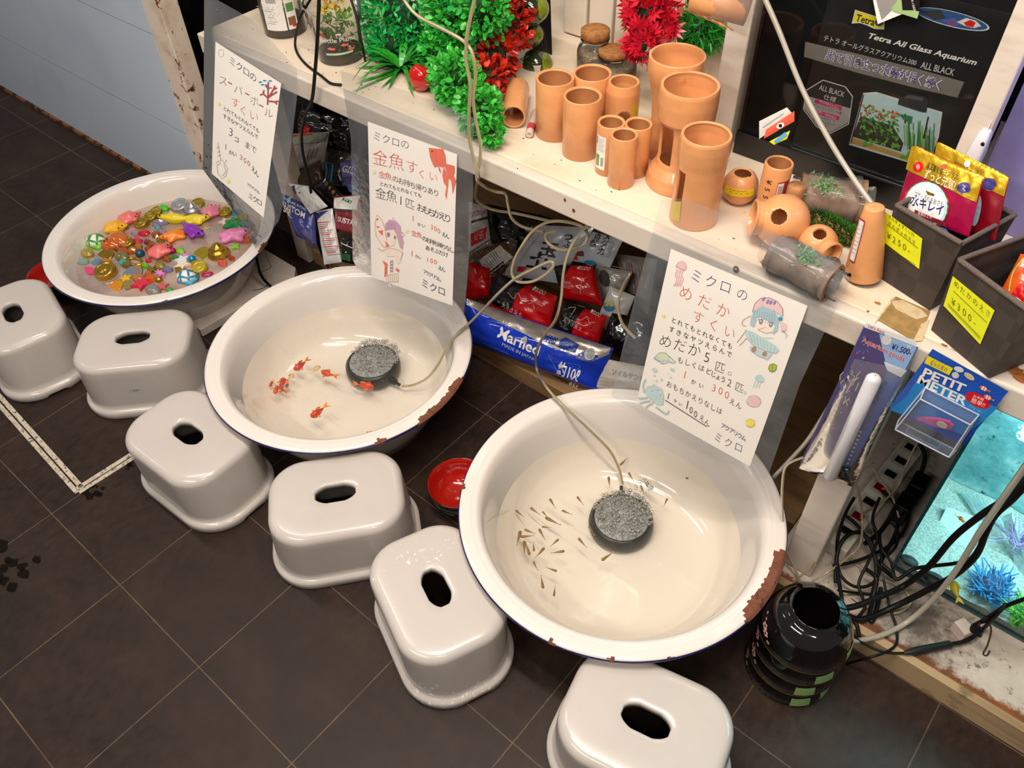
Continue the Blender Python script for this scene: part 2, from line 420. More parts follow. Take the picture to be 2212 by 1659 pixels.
# ------------------------------------------------------------------ white cabinet at far left
t0 = thing('partition_panel', 'pale blue-white panel with a rusty cream edge standing at far left', 'panel', (-3.6, 1.19, 0))
PANEL = worn('partition_paint', '#cbd6e3', '#b6c4d4', '#a8b4c2', .74, 1.6, .35)
m = MB(); m.box((-5.2, 1.165, .012), (-2.338, 1.222, 1.45), PANEL); m.build('panel', t0, .004)
for z in (.30, .62, .95):
    m = MB(); m.box((-5.2, 1.1642, z), (-2.34, 1.1652, z + .0015), M('#98a1ac', .4)); m.build('panel_seam', t0)
m = MB(); m.box((-2.3375, 1.163, .0), (-2.247, 1.224, 1.45), RUSTED); m.build('corner_frame', t0, .003)
m = MB(); m.box((-5.2, 1.158, .0), (-2.338, 1.20, .012), worn('rust_sill', '#8a5a35', '#5b3317', '#3a2010', .5, 14)); m.build('sill', t0)
m = MB(); m.box((-2.5, 1.40, 0), (-1.965, 1.45, 1.9), BLACK)  # plain black box standing in for the dark void between panel and shelf
tag(m.solo('dark_gap_backdrop', 'black curtain filling the gap between the pale panel and the shelf', 'curtain'))

# ------------------------------------------------------------------ display shelf
ZS = 0.752
t0 = thing('display_shelf', 'long white-painted display shelf with worn thick front edge', 'shelf', (-.7, 1.4, 0))
m = MB(); m.box((-1.955, 1.118, .703), (1.2, 1.855, ZS - .0006), SHELFTOP); m.build('shelf_board', t0, .003)
m = MB(); m.box((-1.957, 1.088, .699), (1.2, 1.1175, ZS - .001), WHITE); fas = m.build('front_rail', t0, .004)
# nail holes, chips and a knocked-off corner in the rail
HOLE = M('#6a3d28', .8)
for (u, v), r in (((1590, 582), .006), ((1220, 432), .003), ((1239, 455), .0035), ((1118, 364), .0014)):
    c = Yp(u, v, 1.0872); m = MB(); m.poly([c + Vector((r*math.cos(t), 0, r*1.25*math.sin(t))) for t in [2*PI*i/12 for i in range(12)]], HOLE)
    m.build('nail_hole', fas)
m = MB(); m.box((-1.955, 1.092, .53), (-1.90, 1.16, .699), WHITE); m.build('end_block', t0, .003)
m = MB(); m.box((-1.92, 1.185, 0), (-1.86, 1.23, .702), WHITE); m.build('leg', t0, .003)
m = MB(); m.box((-.176, 1.085, .066), (-.112, 1.155, .6985), WHITE); m.build('leg', t0, .004)
m = MB(); m.box((-1.95, 1.80, 0), (-1.86, 1.85, .702), WHITE); m.build('leg', t0, .003)
m = MB(); m.box((-.675, 1.42, ZS), (-.627, 1.47, 1.9), WHITE); m.build('upright', t0, .003)
m = MB(); m.box((-.213, 1.35, ZS), (-.175, 1.39, 1.9), WHITE); m.build('upright', t0, .003)
FOAM = M('#9a7a48', .7, var=.15, bump=.4, scale=60)
BARE = worn('bare_ply', '#c9b48e', '#a08058', '#8a5a2a', .6, 30)
m = MB()
def onrail(pts, m_, y=1.0868): m.poly([Yp(u, v, y) for u, v in pts], m_)
def ontop(pts, m_, dz=.0006): m.poly([Zp(u, v, ZS + dz) for u, v in pts], m_)
ontop([(1895, 690), (1935, 640), (2010, 672), (1985, 735), (1960, 728)], FOAM)
ontop([(1888, 700), (1925, 645), (1936, 640), (1896, 692)], BARE, .0009)
ontop([(1925, 650), (1950, 648), (1990, 668), (2004, 683), (1980, 690), (1935, 668)], BARE, .0009)
ontop([(1972, 738), (1990, 700), (2008, 690), (1992, 736)], BARE, .0009)
m.build('broken_patch', t0)
RS = M('#9a5a24', .8, var=.3)
for (u, v), r in (((1896, 655), .006), ((1875, 672), .003), ((2040, 745), .005), ((2195, 800), .016), ((2206, 815), .016)):
    rs = random.Random(u); c = Zp(u, v, ZS - .0002); m = MB()
    m.poly([c + Vector((r*rs.uniform(.5, 1.2)*math.cos(t), r*rs.uniform(.3, .8)*math.sin(t), 0)) for t in [2*PI*i/14 for i in range(14)]], RS)
    m.build('rust_stain', t0)
# crumbs of dirt on the shelf board (wear of the paint)
m = MB(); DIRT = M('#5a4634', .9, var=.2)
rs = random.Random(3)
for k in range(70):
    x = rs.uniform(-1.9, -.25); y = rs.uniform(1.12, 1.24); r = rs.uniform(.0006, .0022)
    m.poly([Vector((x + r*math.cos(t)*1.3, y + r*math.sin(t), ZS - .0003)) for t in [0, 1.2, 2.4, 3.6, 4.9]], DIRT)
o = m.build('dirt_specks', t0); o['kind'] = 'stuff'

# low platforms under the shelf
t0 = thing('floor_platform', 'low dirty white platform under the lit tank', 'platform', (.5, 1.4, 0))
m = MB(); m.box((-.198, 1.052, .008), (1.3, 1.85, .064), PLAT); m.build('platform_board', t0, .002)
m = MB(); m.box((-.198, 1.033, 0), (1.3, 1.0515, .066), worn('platform_edge', '#b59a74', '#8f7350', '#3c2c20', .58, 5, .6, (.5, 3, 5), .15)); m.build('front_edge', t0, .002)
t0 = thing('wood_platform', 'brown wooden plank platform under the bags of soil', 'platform', (-1.3, 1.5, 0))
m = MB(); m.box((-1.85, 1.196, 0), (-.2005, 1.214, .056), WOOD); m.build('front_plank', t0, .002)
m = MB(); m.box((-1.85, 1.2145, .04), (-.2005, 1.85, .055), WOOD); m.build('top_boards', t0, .002)

# ------------------------------------------------------------------ bath stools
PLAST = M('#ccc3bb', .22, var=.02, scale=8, spec=.5, coat=.25, sss=.08)
def speckled():
    t = NT('stool_speckled'); c = lin('#ccc3bb'); n = t.tex(95, 3, .6)  # clustered noise specks, whiter than the plain stool colour
    tc = t.n('ShaderNodeTexCoord'); g = t.n('ShaderNodeTexNoise'); g.inputs['Scale'].default_value = 9; t.l(tc.outputs['Object'], g.inputs[0])
    k = t.math('MULTIPLY', t.ramp(n, [(.60, (0,)*3), (.64, (1,)*3)]), t.ramp(g.outputs[0], [(.5, (0,)*3), (.62, (1,)*3)]))
    t.l(t.mix(k, c, lin('#fbf6ef')), t.b.inputs['Base Color']); t.b.inputs['Roughness'].default_value = .24
    t.b.inputs['Coat Weight'].default_value = .25; return t.m
SPECKLE = speckled()
def stool(x, y, deg, label, mat=PLAST, extra=None):
    AT, BT, RT, AB, BB, RB, H = .147, .112, .080, .171, .122, .100, .182
    NA = 12
    def ring(a, b, r, z, notch=False):
        out = []
        for (px_, py_) in rrect(a, b, min(r, b - .002), NA):
            zz = z
            if notch:
                if abs(px_) < .055 and abs(py_) > b * .9: zz += .007 * min(1, (.055 - abs(px_)) / .008)
                if abs(py_) < .03 and abs(px_) > a * .9: zz += .006 * min(1, (.03 - abs(py_)) / .006)
            out.append(Vector((px_, py_, zz)))
        return out
    def oval(a, b, z):
        base = rrect(AT, BT, RT, NA); out = []
        for (px_, py_) in base:
            t = math.atan2(py_ / BT, px_ / AT); out.append(Vector((a*math.cos(t), b*math.sin(t), z)))
        return out
    rows = [ring(AB-.004, BB-.004, RB, 0, True), ring(AB, BB, RB, .004, True), ring(AB, BB, RB, .020), ring(AB-.002, BB-.002, RB, .025), ring(AB-.008, BB-.008, RB-.006, .0275), ring(AB-.011, BB-.011, RB-.008, .030)]
    for k in range(1, 8):
        s = k / 8; e = s
        rows.append(ring(AB-.011 + (AT+.001-AB+.011)*e, BB-.011 + (BT+.001-BB+.011)*e, RB-.008 + (RT-RB+.008)*e, .030 + (.158-.030)*s))
    for k in range(0, 7):
        a = PI/2 * k/6; rows.append(ring(AT + .001 - .020*(1-math.cos(a)), BT + .001 - .020*(1-math.cos(a)), RT - .018*(1-math.cos(a)), .160 + .020*math.sin(a)))
    rows.append(ring(AT-.03, BT-.03, RT-.028, H - .0012))
    inner = ring(AT-.03, BT-.03, RT-.028, H); ov = oval(.049, .029, H)
    for k in range(1, 5):
        s = k / 5; rows.append([inner[i].lerp(ov[i], s) + Vector((0, 0, -.0008 + .0004*s)) for i in range(len(ov))])
    rows += [oval(.049, .029, H-.0005), oval(.0465, .0265, H-.002), oval(.0455, .0255, H-.006), oval(.0455, .0255, H-.016),
             oval(.049, .029, H-.017), oval(.09, .06, H-.008)]
    rows += [ring(AT-.012, BT-.012, RT-.01, H-.010), ring(AT-.004, BT-.004, RT-.004, .150), ring(AB-.016, BB-.016, RB-.014, .028), ring(AB-.008, BB-.008, RB-.006, .0, True), rows[0]]
    m = MB(); m.grid(rows, mat, True)
    t_ = thing('bath_stool', label, 'stool', (x, y, 0), math.radians(deg), 'white bath stools around the basins')
    m.build('stool_shell', t_, world=False)
    if extra: extra(t_, AB, BB, BT)
    return t_
def print_mark(t_, AB, BB, BT):
    """faint green oval maker's print on the long front face"""
    m = MB(); GR = M('#8fae8c', .4)
    def fn(u, v, h):
        s = (v + .095 - .030) / .128; yy = -(BB-.011 + (BT+.001-BB+.011)*s) - h - .0006
        return Vector((u, yy, .095 + v))
    k = Ink(m, fn, .0002); k.line([(.017*math.cos(a), .0075*math.sin(a)) for a in [2*PI*i/24 for i in range(24)]], .0006, M('#bccdb9', .4), True)
    for i in range(5): k.ell((-.006 + .003*i, .0008*(i % 2)), .0016, .003, GR)
    k.line([(-.012, .003), (-.012, -.003), (-.009, -.003)], .001, GR); k.line([(.012, .003), (.012, -.002)], .001, GR)
    m.build('maker_print', t_, world=False)['label'] = 'faint green oval print'
stool(-2.136, .414, -13.4, 'white bath stool cut off by the left edge of the photo')
stool(-1.790, .562, 46.35, 'white bath stool with a faint green oval print on its front', extra=print_mark)
stool(-1.399, .456, 2.17, 'white bath stool at the near left of the goldfish basin, its corner under the rim')
stool(-.999, .556, 50.3, 'white bath stool right below the goldfish basin, long side facing the aisle')
stool(-.669, .526, -23.45, 'white bath stool splashed with many white specks, between the two nearer basins', SPECKLE)
stool(-.201, .566, 12.24, 'white bath stool cut off by the bottom edge of the photo, below the nearest basin')

# ------------------------------------------------------------------ enamel basins
ENAMEL = M('#ece3da', .12, var=.012, scale=5, coat=.6)
BLUE = M('#1b1750', .22, var=.1, coat=.4)
ENRUST = worn('enamel_rust', '#7b4630', '#59301f', '#3d2117', .55, 40, .8)
def basin(c, R, z0, label, chips):
    """chips: list of (angle from, angle to, depth) where the enamel is knocked off the rim"""
    k = R / .3325; Hh = .212 - z0 if z0 else .212; kz = Hh / .212
    t_ = thing('enamel_basin', label, 'basin', (c[0], c[1], z0), 0, 'white enamel basins')
    N = 288
    inner = [(.3315, .2075), (.3290, .2105), (.324, .2120), (.315, .2120), (.3065, .2115), (.3045, .2105), (.3025, .2108), (.298, .2105), (.292, .207), (.287, .200), (.2815, .188), (.275, .168), (.268, .145), (.261, .122), (.252, .095), (.241, .070), (.226, .046), (.206, .029), (.180, .0215), (.10, .020), (.0, .020)]
    outer = [(.3300, .2015), (.300, .2045), (.2915, .2005), (.287, .192), (.279, .167), (.271, .141), (.262, .110), (.251, .077), (.240, .050), (.226, .026), (.2165, .016), (.2155, .0), (.2095, .0), (.208, .012), (.10, .0135), (.0, .0135)]
    rsd = random.Random(int(R * 9999)); jit = [rsd.uniform(-.0035, .0035) for _ in range(N)]
    jit = [(jit[i-1] + jit[i]*2 + jit[(i+1) % N]) / 3 + rsd.uniform(-.0018, .0018) for i in range(N)]
    rimrows = []
    for r in [.3315, .3305, .3290, .3275, .3260, .324, .3215, .319, .3165, .314, .3115, .309]:
        z = .2075 if r > .331 else .2095 if r > .330 else .2105 if r > .3285 else .2112 if r > .327 else .2120
        rimrows.append((r, z))
    prof = rimrows + inner[4:]
    m = MB(); en = m.mi(ENAMEL); ru = m.mi(ENRUST); rows = []
    for r, z in prof: rows.append([Vector((r*k*math.cos(2*PI*i/N), r*k*math.sin(2*PI*i/N), z*kz)) for i in range(N)])
    m.grid(rows, ENAMEL, True, flip=True)
    for idx in range(len(m.f)):
        j, i = divmod(idx, N); r = prof[j][0]; a = math.degrees(2*PI*(i+.5)/N)
        for a0, a1, dep in chips:
            aa = a if a0 >= 0 or a < 180 else a - 360
            if a0 <= aa <= a1:
                e = min(1, (aa-a0)/2.5, (a1-aa)/2.5)
                if .3315 - r < dep * e + jit[i]: m.m[idx] = ru
    b = m.build('basin_inside', t_, world=False)
    m = MB(); m.lathe([(r*k, z*kz) for r, z in outer], ENAMEL, N); m.build('basin_outside', t_, world=False)
    m = MB(); rows = []
    for q in range(9):
        a = -PI*.35 + PI*1.25*q/8
        rows.append([Vector(((.3308 + .0030*math.cos(a-.4))*k*math.cos(2*PI*i/N), (.3308 + .0030*math.cos(a-.4))*k*math.sin(2*PI*i/N), (.2047 + .0036*math.sin(a-.4))*kz)) for i in range(N)])
    m.grid(rows, BLUE, True); m.mi(ENRUST)
    for idx in range(len(m.f)):
        a = math.degrees(2*PI*((idx % N)+.5)/N)
        for a0, a1, dep in chips:
            aa = a if a0 >= 0 or a < 180 else a - 360
            if dep > .003 and a0 + .6 <= aa <= a1 - .6: m.m[idx] = 1
    m.build('rim_band', t_, world=False)['label'] = 'dark blue rim edge'
    return t_
B1, R1 = (-2.088, .864), .3315
B2, R2 = (-1.302, .853), .3328
B3, R3 = (-.483, .8965), .3397
def ang(c, u, v): p = Zp(u, v, .211); return math.degrees(math.atan2(p.y - c[1], p.x - c[0]))
def span(c, a, b, d): x, y = sorted((ang(c, *a), ang(c, *b))); return (x, y, d)
basin(B1, R1, .03, 'white enamel basin farthest left, full of bright scooping toys', [span(B1, (553, 545), (571, 520), .006), span(B1, (285, 384), (296, 381), .003), span(B1, (352, 651), (360, 650), .003)])
basin(B2, R2, 0, 'white enamel basin in the middle, holding goldfish', [span(B2, (1002, 815), (903, 917), .011), span(B2, (678, 587), (738, 577), .006), span(B2, (806, 960), (834, 949), .007)])
basin(B3, R3, 0, 'white enamel basin nearest the camera, holding tiny brown fish', [span(B3, (1692, 1185), (1604, 1338), .020), span(B3, (1183, 1383), (1204, 1391), .006), span(B3, (1315, 1418), (1330, 1420), .006), span(B3, (1008, 1045), (1010, 1060), .010), span(B3, (1440, 1420), (1462, 1418), .003)])

# board under the toy basin
m = MB(); FB = worn('board', '#d3c6bc', '#bcaea4', '#a89888', .72, 8)
q = [Zp(652, 585, .03), Zp(432, 712, .03)]
pts = [Vector((q[0].x, q[0].y - .03, .0)), Vector((q[0].x - .03, q[0].y, .0)), Vector((-2.42, q[0].y, 0)), Vector((-2.42, q[1].y, 0)), Vector((q[1].x, q[1].y, 0))]
m.prism(pts, (0, 0, .0295), FB)
m.solo('foam_board', 'off-white board lying under the basin of toys', 'board', bevel=.003)

# ------------------------------------------------------------------ water
POOL = see_through('clear_water', '#fbfaf5', '#d9d6c6', .03, .03, 1.0, .08)
MURK = see_through('cloudy_water', '#f3e2d6', '#d6b8a6', .60, .06, .35, .04)
def water(c, r, z, mat, label):
    m = MB(); rows = []
    for rr in (r, r*.75, r*.5, r*.25, .001): rows.append([Vector((c[0] + rr*math.cos(2*PI*i/96), c[1] + rr*math.sin(2*PI*i/96), z)) for i in range(96)])
    m.grid(rows, mat, True, flip=True); tag(m.build('water'), label, 'water')
ZW1, ZW2, ZW3 = .142, .122, .112
water(B1, .2635, ZW1, MURK, 'cloudy pinkish water under the floating toys')
water(B2, .2610, ZW2, POOL, 'clear water in the goldfish basin')
water(B3, .2645, ZW3, POOL, 'clear water in the nearest basin with tiny fish')

# ------------------------------------------------------------------ laminated hand-written price signs
FILM = see_through('laminate', '#f7f8f9', '#c4cad0', .13, .14, 1.3, .15)
PAPER = M('#efe8df', .6, var=.015, scale=12)
def flat(c, rough=.6): return M(c, rough, var=.03, scale=60)
NAVY, RED, BLK, GRY, RSET = flat('#3b4168'), flat('#d4584a'), flat('#2a2324'), flat('#6b7070'), flat('#a84a4c')
CYAN_, AQUA, PINK_, LILAC, ORNG, SKIN, YELW, GRN_ = flat('#3a93b8'), flat('#bcd3d4'), flat('#e6c4c4'), flat('#c8a0b8'), flat('#e2705c'), flat('#f2dfd2'), flat('#e8dc6a'), flat('#a9b84a')
LINE, HAIRB = flat('#8a6a62'), flat('#a9c3ca')
def sign(label, ytop, ztop, k, film, paper, draw, pins):
    n = Vector((0, -1, k)).normalized(); p0 = Vector((0, ytop, ztop))
    fn = lambda u, v, h: PLp(u, v, p0, n) + n * h
    b = fn(*paper[0], 0)
    t_ = thing('price_sign', label, 'sign', b, 0, 'laminated hand-written signs on the shelf edge')
    m = MB(); m.poly([fn(u, v, 0) for u, v in film], FILM); m.build('laminate_film', t_)
    m = MB(); m.poly([fn(u, v, .0008) for u, v in paper], PAPER); draw(Ink(m, fn, .0012)); m.build('paper_sheet', t_)
    for u, v in pins:
        c = fn(u, v, .001); m = MB(); m.ball(c, .0028, M('#7a756e', .4), 10, (1, .6, 1)); m.build('push_pin', t_)
def A_(k, ox, oy):
    return lambda x, y: (ox + x / k, oy + y / k)
def draw3(I):
    q = A_(3.016, 1300, 500)
    def ch(s, a, b, size, m): I.chars(s, q(*a), q(*b), size/3.016, m, (.22, -.975))
    def L(pts, w, m, **k): I.line([q(*p) for p in pts], w/3.016, m, **k)
    def Fl(pts, m): I.fill([q(*p) for p in pts], m)
    def E(c, a, b, m, r=0): I.ell(q(*c), a/3.016, b/3.016, m, r)
    ch('ミクロ', (615, 287), (803, 358), 92, NAVY); ch('の', (913, 405), (914, 405), 84, NAVY)
    ch('めだか', (545, 398), (788, 508), 100, RED); ch('すくい', (625, 556), (830, 652), 88, RED)
    ch('とれてもとれなくても', (470, 575), (835, 742), 40, BLK); ch('すきなヤツえらんで', (455, 637), (830, 795), 42, BLK)
    ch('めだか', (412, 712), (600, 768), 92, BLK); ch('5', (690, 818), (691, 818), 92, BLK); ch('匹', (768, 880), (769, 880), 76, BLK); ch('。', (862, 905), (863, 905), 90, BLK)
    ch('もしくは', (512, 835), (648, 885), 46, BLK); ch('どじょう', (695, 908), (790, 962), 42, BLK); ch('2匹。', (835, 985), (955, 1040), 66, BLK)
    ch('1', (546, 930), (547, 930), 74, RED); ch('かい', (597, 978), (648, 1002), 36, BLK); ch('300', (735, 1016), (820, 1060), 66, RED); ch('えん', (850, 1105), (892, 1130), 46, BLK)
    ch('おもちかえりなしは', (440, 992), (765, 1165), 44, BLK); ch('1', (438, 1070), (439, 1070), 56, BLK); ch('かい', (480, 1100), (512, 1122), 26, BLK)
    ch('1', (562, 1128), (563, 1128), 82, BLK); ch('00', (585, 1163), (615, 1187), 56, BLK); ch('えん', (652, 1212), (687, 1240), 46, BLK)
    L([(415, 1096), (685, 1268)], 4, BLK)
    ch('アクアリウム', (792, 1265), (926, 1342), 38, NAVY); ch('ミクロ', (757, 1340), (890, 1402), 66, NAVY)
    # small drawings: jellyfish, star, turtle, shells, bubbles
    Fl([(485, 225), (500, 200), (525, 192), (548, 205), (555, 235), (545, 252), (515, 240)], PINK_); L([(485, 225), (500, 200), (525, 192), (548, 205), (555, 235), (540, 250), (485, 225)], 3, ORNG)
    for x in (495, 508, 522, 536): L([(x, 242), (x-12, 280), (x-4, 310), (x-22, 355)], 5, PINK_, smooth=4); L([(x, 242), (x-14, 285), (x-2, 312), (x-26, 350)], 2, ORNG, smooth=4)
    for a in range(5): L([(408, 548), (408+13*math.cos(a*1.257), 548+13*math.sin(a*1.257))], 5, YELW)
    Fl([(352, 815), (380, 788), (415, 788), (442, 812), (446, 838), (400, 842), (365, 838)], AQUA); E((400, 812), 32, 20, flat('#d5dcae'), .3)
    Fl([(445, 836), (487, 850), (470, 858), (440, 848)], AQUA); Fl([(342, 822), (355, 812), (362, 826), (350, 832)], AQUA); Fl([(385, 842), (405, 845), (398, 862)], AQUA)
    L([(342, 822), (380, 788), (415, 788), (442, 812), (487, 850), (440, 848), (400, 860), (365, 838), (342, 822)], 3, GRY)
    for x, y, r in ((348, 900, 20), (463, 897, 16), (346, 935, 9), (360, 970, 9), (393, 962, 10), (343, 995, 8), (452, 947, 8), (437, 922, 4), (340, 967, 4)): E((x, y), r, r*.6, AQUA, .5)
    Fl([(1088, 888), (1098, 866), (1122, 857), (1142, 870), (1138, 898), (1118, 912), (1096, 906)], GRN_); L([(1088, 888), (1098, 866), (1122, 857), (1142, 870), (1138, 898), (1118, 912), (1096, 906), (1088, 888)], 4, flat('#6a7a2a')); L([(1115, 862), (1112, 908)], 3, flat('#6a7a2a'))
    Fl([(1000, 950), (1012, 932), (1042, 930), (1062, 955), (1055, 980), (1020, 975)], AQUA)
    for x in (1004, 1022, 1040): L([(x, 968), (x-14, 1012)], 6, AQUA)
    E((993, 1102), 46, 36, PINK_, .4); L([(993+46*math.cos(t), 1102+36*math.sin(t)) for t in [i*.42 for i in range(16)]], 3, flat('#c9a0a0')); L([(965, 1100), (985, 1095), (980, 1115), (1005, 1110)], 3, flat('#c9a0a0'))
    E((970, 1245), 30, 27, YELW, 0); L([(940, 1232), (970, 1216), (998, 1232), (1000, 1256), (970, 1272), (944, 1258)], 3, flat('#b5a23a'))
    Fl([(285, 1040), (300, 1008), (350, 1002), (395, 1025), (406, 1070), (400, 1125), (370, 1130), (330, 1095), (298, 1075)], AQUA); L([(285, 1040), (300, 1008), (350, 1002), (395, 1025), (406, 1070), (400, 1130)], 3, flat('#c9a0a0'))
    for p in (((290, 960), (272, 1000), (282, 1045)), ((300, 1080), (262, 1085), (240, 1082)), ((320, 1100), (270, 1110), (250, 1120)), ((340, 1110), (300, 1135), (290, 1150)), ((355, 1140), (420, 1185), (442, 1165))): L(p, 12, AQUA, smooth=4); L(p, 2, GRY, smooth=4)
    for x, y in ((330, 1035), (370, 1030), (385, 1062)): E((x, y), 4, 3, GRY)
    # girl with a pale cap and blue bob
    Fl([(985, 520), (1000, 468), (1040, 432), (1095, 428), (1150, 455), (1182, 500), (1182, 550), (1120, 510), (1050, 485)], PINK_); L([(985, 520), (1000, 468), (1040, 432), (1095, 428), (1150, 455), (1182, 500), (1182, 550)], 4, LINE)
    for x, y in ((1058, 438), (1085, 455), (1105, 460), (1130, 462)): E((x, y), 9, 16, flat('#8f7fae'), .5)
    Fl([(990, 520), (1045, 482), (1120, 510), (1160, 560), (1150, 640), (1120, 665), (1100, 600), (1010, 570), (995, 620), (968, 600), (975, 560)], HAIRB)
    Fl([(1010, 565), (1040, 560), (1080, 580), (1130, 610), (1118, 650), (1075, 660), (1030, 640), (1012, 610)], SKIN)
    for i in range(9): L([(1000+17*i, 505+4*i), (994+15*i, 570+5*i)], 3, flat('#7fa3ad'))
    E((1040, 585), 13, 18, flat('#7d8f93'), .2); E((1105, 605), 12, 17, flat('#7d8f93'), .2); E((1040, 580), 4, 6, PAPER); E((1105, 600), 4, 6, PAPER)
    L([(1020, 572), (1055, 570)], 4, LINE); L([(1090, 588), (1122, 592)], 4, LINE)
    E((1168, 565), 15, 13, CYAN_); Fl([(1165, 580), (1210, 600), (1205, 640), (1175, 650)], PINK_); L([(975, 545), (925, 575), (920, 605), (945, 612)], 3, LINE, smooth=4); L([(1180, 640), (1212, 672), (1200, 690)], 3, LINE)
    Fl([(935, 632), (990, 650), (1055, 690), (1130, 735), (1160, 770), (1140, 790), (1060, 770), (985, 735), (950, 690)], AQUA)
    Fl([(968, 740), (1060, 780), (1118, 790), (1085, 830), (1020, 805), (970, 765)], flat('#b7d0d6'))
    for i in range(8): L([(965+23*i, 655+14*i), (985+20*i, 725+9*i)], 3, flat('#7fb3b0'))
    E((995, 765), 16, 20, flat('#a98a78'), .4); E((1065, 795), 16, 18, flat('#a98a78'), .4); L([(945, 640), (885, 720)], 3, LINE); L([(950, 690), (900, 740)], 3, LINE); L([(1020, 640), (1070, 620)], 3, flat('#c08a80')); L([(1055, 690), (1120, 690)], 3, flat('#7fb3b0'))
sign('laminated sign hung over the basin nearest the camera, with a blue-haired girl drawn on it', 1.0845, .738, .1475,
     [(1428, 432), (1478, 428), (1650, 495), (1760, 533), (1836, 602), (1728, 830), (1658, 1032), (1638, 1036), (1470, 942), (1320, 856), (1372, 640)],
     [(1450, 537), (1745, 660), (1620, 1007), (1375, 870)], draw3, [(1590, 582)])
def draw2(I):
    q = A_(4.424, 560, 180)
    def ch(s, a, b, size, m): I.chars(s, q(*a), q(*b), size/4.424, m, (.02, -1))
    def L(pts, w, m, **k): I.line([q(*p) for p in pts], w/4.424, m, **k)
    def Fl(pts, m): I.fill([q(*p) for p in pts], m)
    def E(c, a, b, m, r=0): I.ell(q(*c), a/4.424, b/4.424, m, r)
    ch('ミクロの', (1125, 502), (1390, 582), 96, NAVY); ch('金魚', (1150, 708), (1305, 745), 165, RED); ch('す', (1455, 795), (1456, 796), 140, RED); ch('く', (1552, 865), (1553, 866), 96, RED); ch('い', (1660, 885), (1661, 886), 100, RED)
    ch('金魚', (1172, 872), (1232, 888), 74, RED); ch('のお持ち帰りあり', (1300, 915), (1690, 1048), 68, BLK); ch('とれてもとれなくても', (1172, 958), (1535, 1068), 44, BLK)
    ch('金魚', (1157, 1052), (1262, 1082), 118, BLK); ch('1', (1360, 1120), (1361, 1120), 120, BLK); ch('匹', (1437, 1150), (1438, 1150), 105, BLK); ch('おもちかえり', (1540, 1188), (1800, 1290), 88, BLK)
    ch('1', (1476, 1290), (1477, 1290), 82, RED); ch('かい', (1530, 1346), (1572, 1360), 40, BLK); ch('300', (1655, 1370), (1722, 1405), 64, RED); ch('えん', (1765, 1440), (1798, 1456), 50, BLK)
    ch('金魚', (1480, 1430), (1530, 1448), 62, RED); ch('のお持ち帰りなし', (1580, 1480), (1840, 1590), 54, BLK); ch('あそぶだけ', (1610, 1570), (1785, 1632), 52, BLK)
    ch('1', (1466, 1625), (1467, 1625), 80, RED); ch('かい', (1508, 1652), (1536, 1664), 36, BLK); ch('100', (1614, 1682), (1690, 1702), 62, RED); ch('えん', (1730, 1762), (1760, 1774), 50, BLK)
    ch('アクアリウム', (1586, 1800), (1722, 1868), 46, NAVY); ch('ミクロ', (1584, 1912), (1742, 1980), 92, NAVY)
    for x, y in ((1105, 850), (1420, 1410)):
        for a in range(5): L([(x, y), (x+20*math.cos(a*1.257), y+20*math.sin(a*1.257))], 7, flat('#e6e59a'))
    Fl([(1625, 615), (1690, 625), (1760, 628), (1782, 690), (1790, 770), (1760, 800), (1715, 790), (1680, 800), (1650, 740), (1635, 690)], ORNG)
    Fl([(1715, 790), (1735, 810), (1742, 860), (1722, 830)], ORNG)
    Fl([(1770, 775), (1830, 775), (1870, 790), (1872, 845), (1860, 880), (1885, 930), (1870, 985), (1852, 1050), (1848, 990), (1838, 930), (1815, 900)], ORNG)
    Fl([(1765, 790), (1815, 900), (1812, 960), (1800, 1050), (1795, 1112), (1782, 1060), (1795, 985), (1768, 945), (1755, 880)], ORNG)
    L([(1625, 615), (1690, 625), (1760, 628), (1782, 690), (1790, 770), (1870, 790), (1872, 845), (1860, 880), (1885, 930), (1852, 1050)], 5, RED); L([(1690, 640), (1700, 740), (1740, 780)], 5, RED); E((1658, 648), 8, 9, flat('#8a2a2a'))
    # girl hugging a fish
    Fl([(1130, 1255), (1175, 1300), (1205, 1380), (1215, 1470), (1250, 1540), (1200, 1560), (1140, 1490), (1115, 1400)], flat('#f3e2d6')); L([(1130, 1255), (1175, 1300), (1205, 1380), (1215, 1470), (1250, 1540)], 5, flat('#d9a08a')); L([(1130, 1255), (1112, 1340), (1120, 1450), (1190, 1560), (1250, 1560)], 5, flat('#d9a08a'))
    E((1135, 1298), 9, 9, flat('#9a6a5a')); Fl([(1140, 1410), (1190, 1400), (1185, 1455)], ORNG); Fl([(1205, 1500), (1245, 1540), (1225, 1570)], ORNG); Fl([(1125, 1360), (1165, 1370), (1130, 1385)], ORNG)
    Fl([(1205, 1400), (1210, 1340), (1250, 1300), (1310, 1310), (1355, 1360), (1365, 1440), (1385, 1520), (1375, 1590), (1345, 1560), (1325, 1470), (1290, 1400), (1225, 1410)], LILAC)
    Fl([(1220, 1405), (1290, 1395), (1320, 1450), (1300, 1540), (1255, 1555), (1228, 1500)], SKIN); E((1240, 1445), 16, 24, flat('#8a8a78')); E((1302, 1470), 10, 18, flat('#8a8a78'))
    for i in range(6): L([(1225+16*i, 1325+2*i), (1222+15*i, 1400)], 4, flat('#b0809c'))
    L([(1290, 1310), (1278, 1285), (1300, 1282)], 4, LILAC); L([(1365, 1420), (1395, 1440), (1370, 1470)], 4, LINE)
    Fl([(1190, 1570), (1300, 1560), (1370, 1600), (1360, 1700), (1330, 1720), (1300, 1650), (1220, 1650)], SKIN)
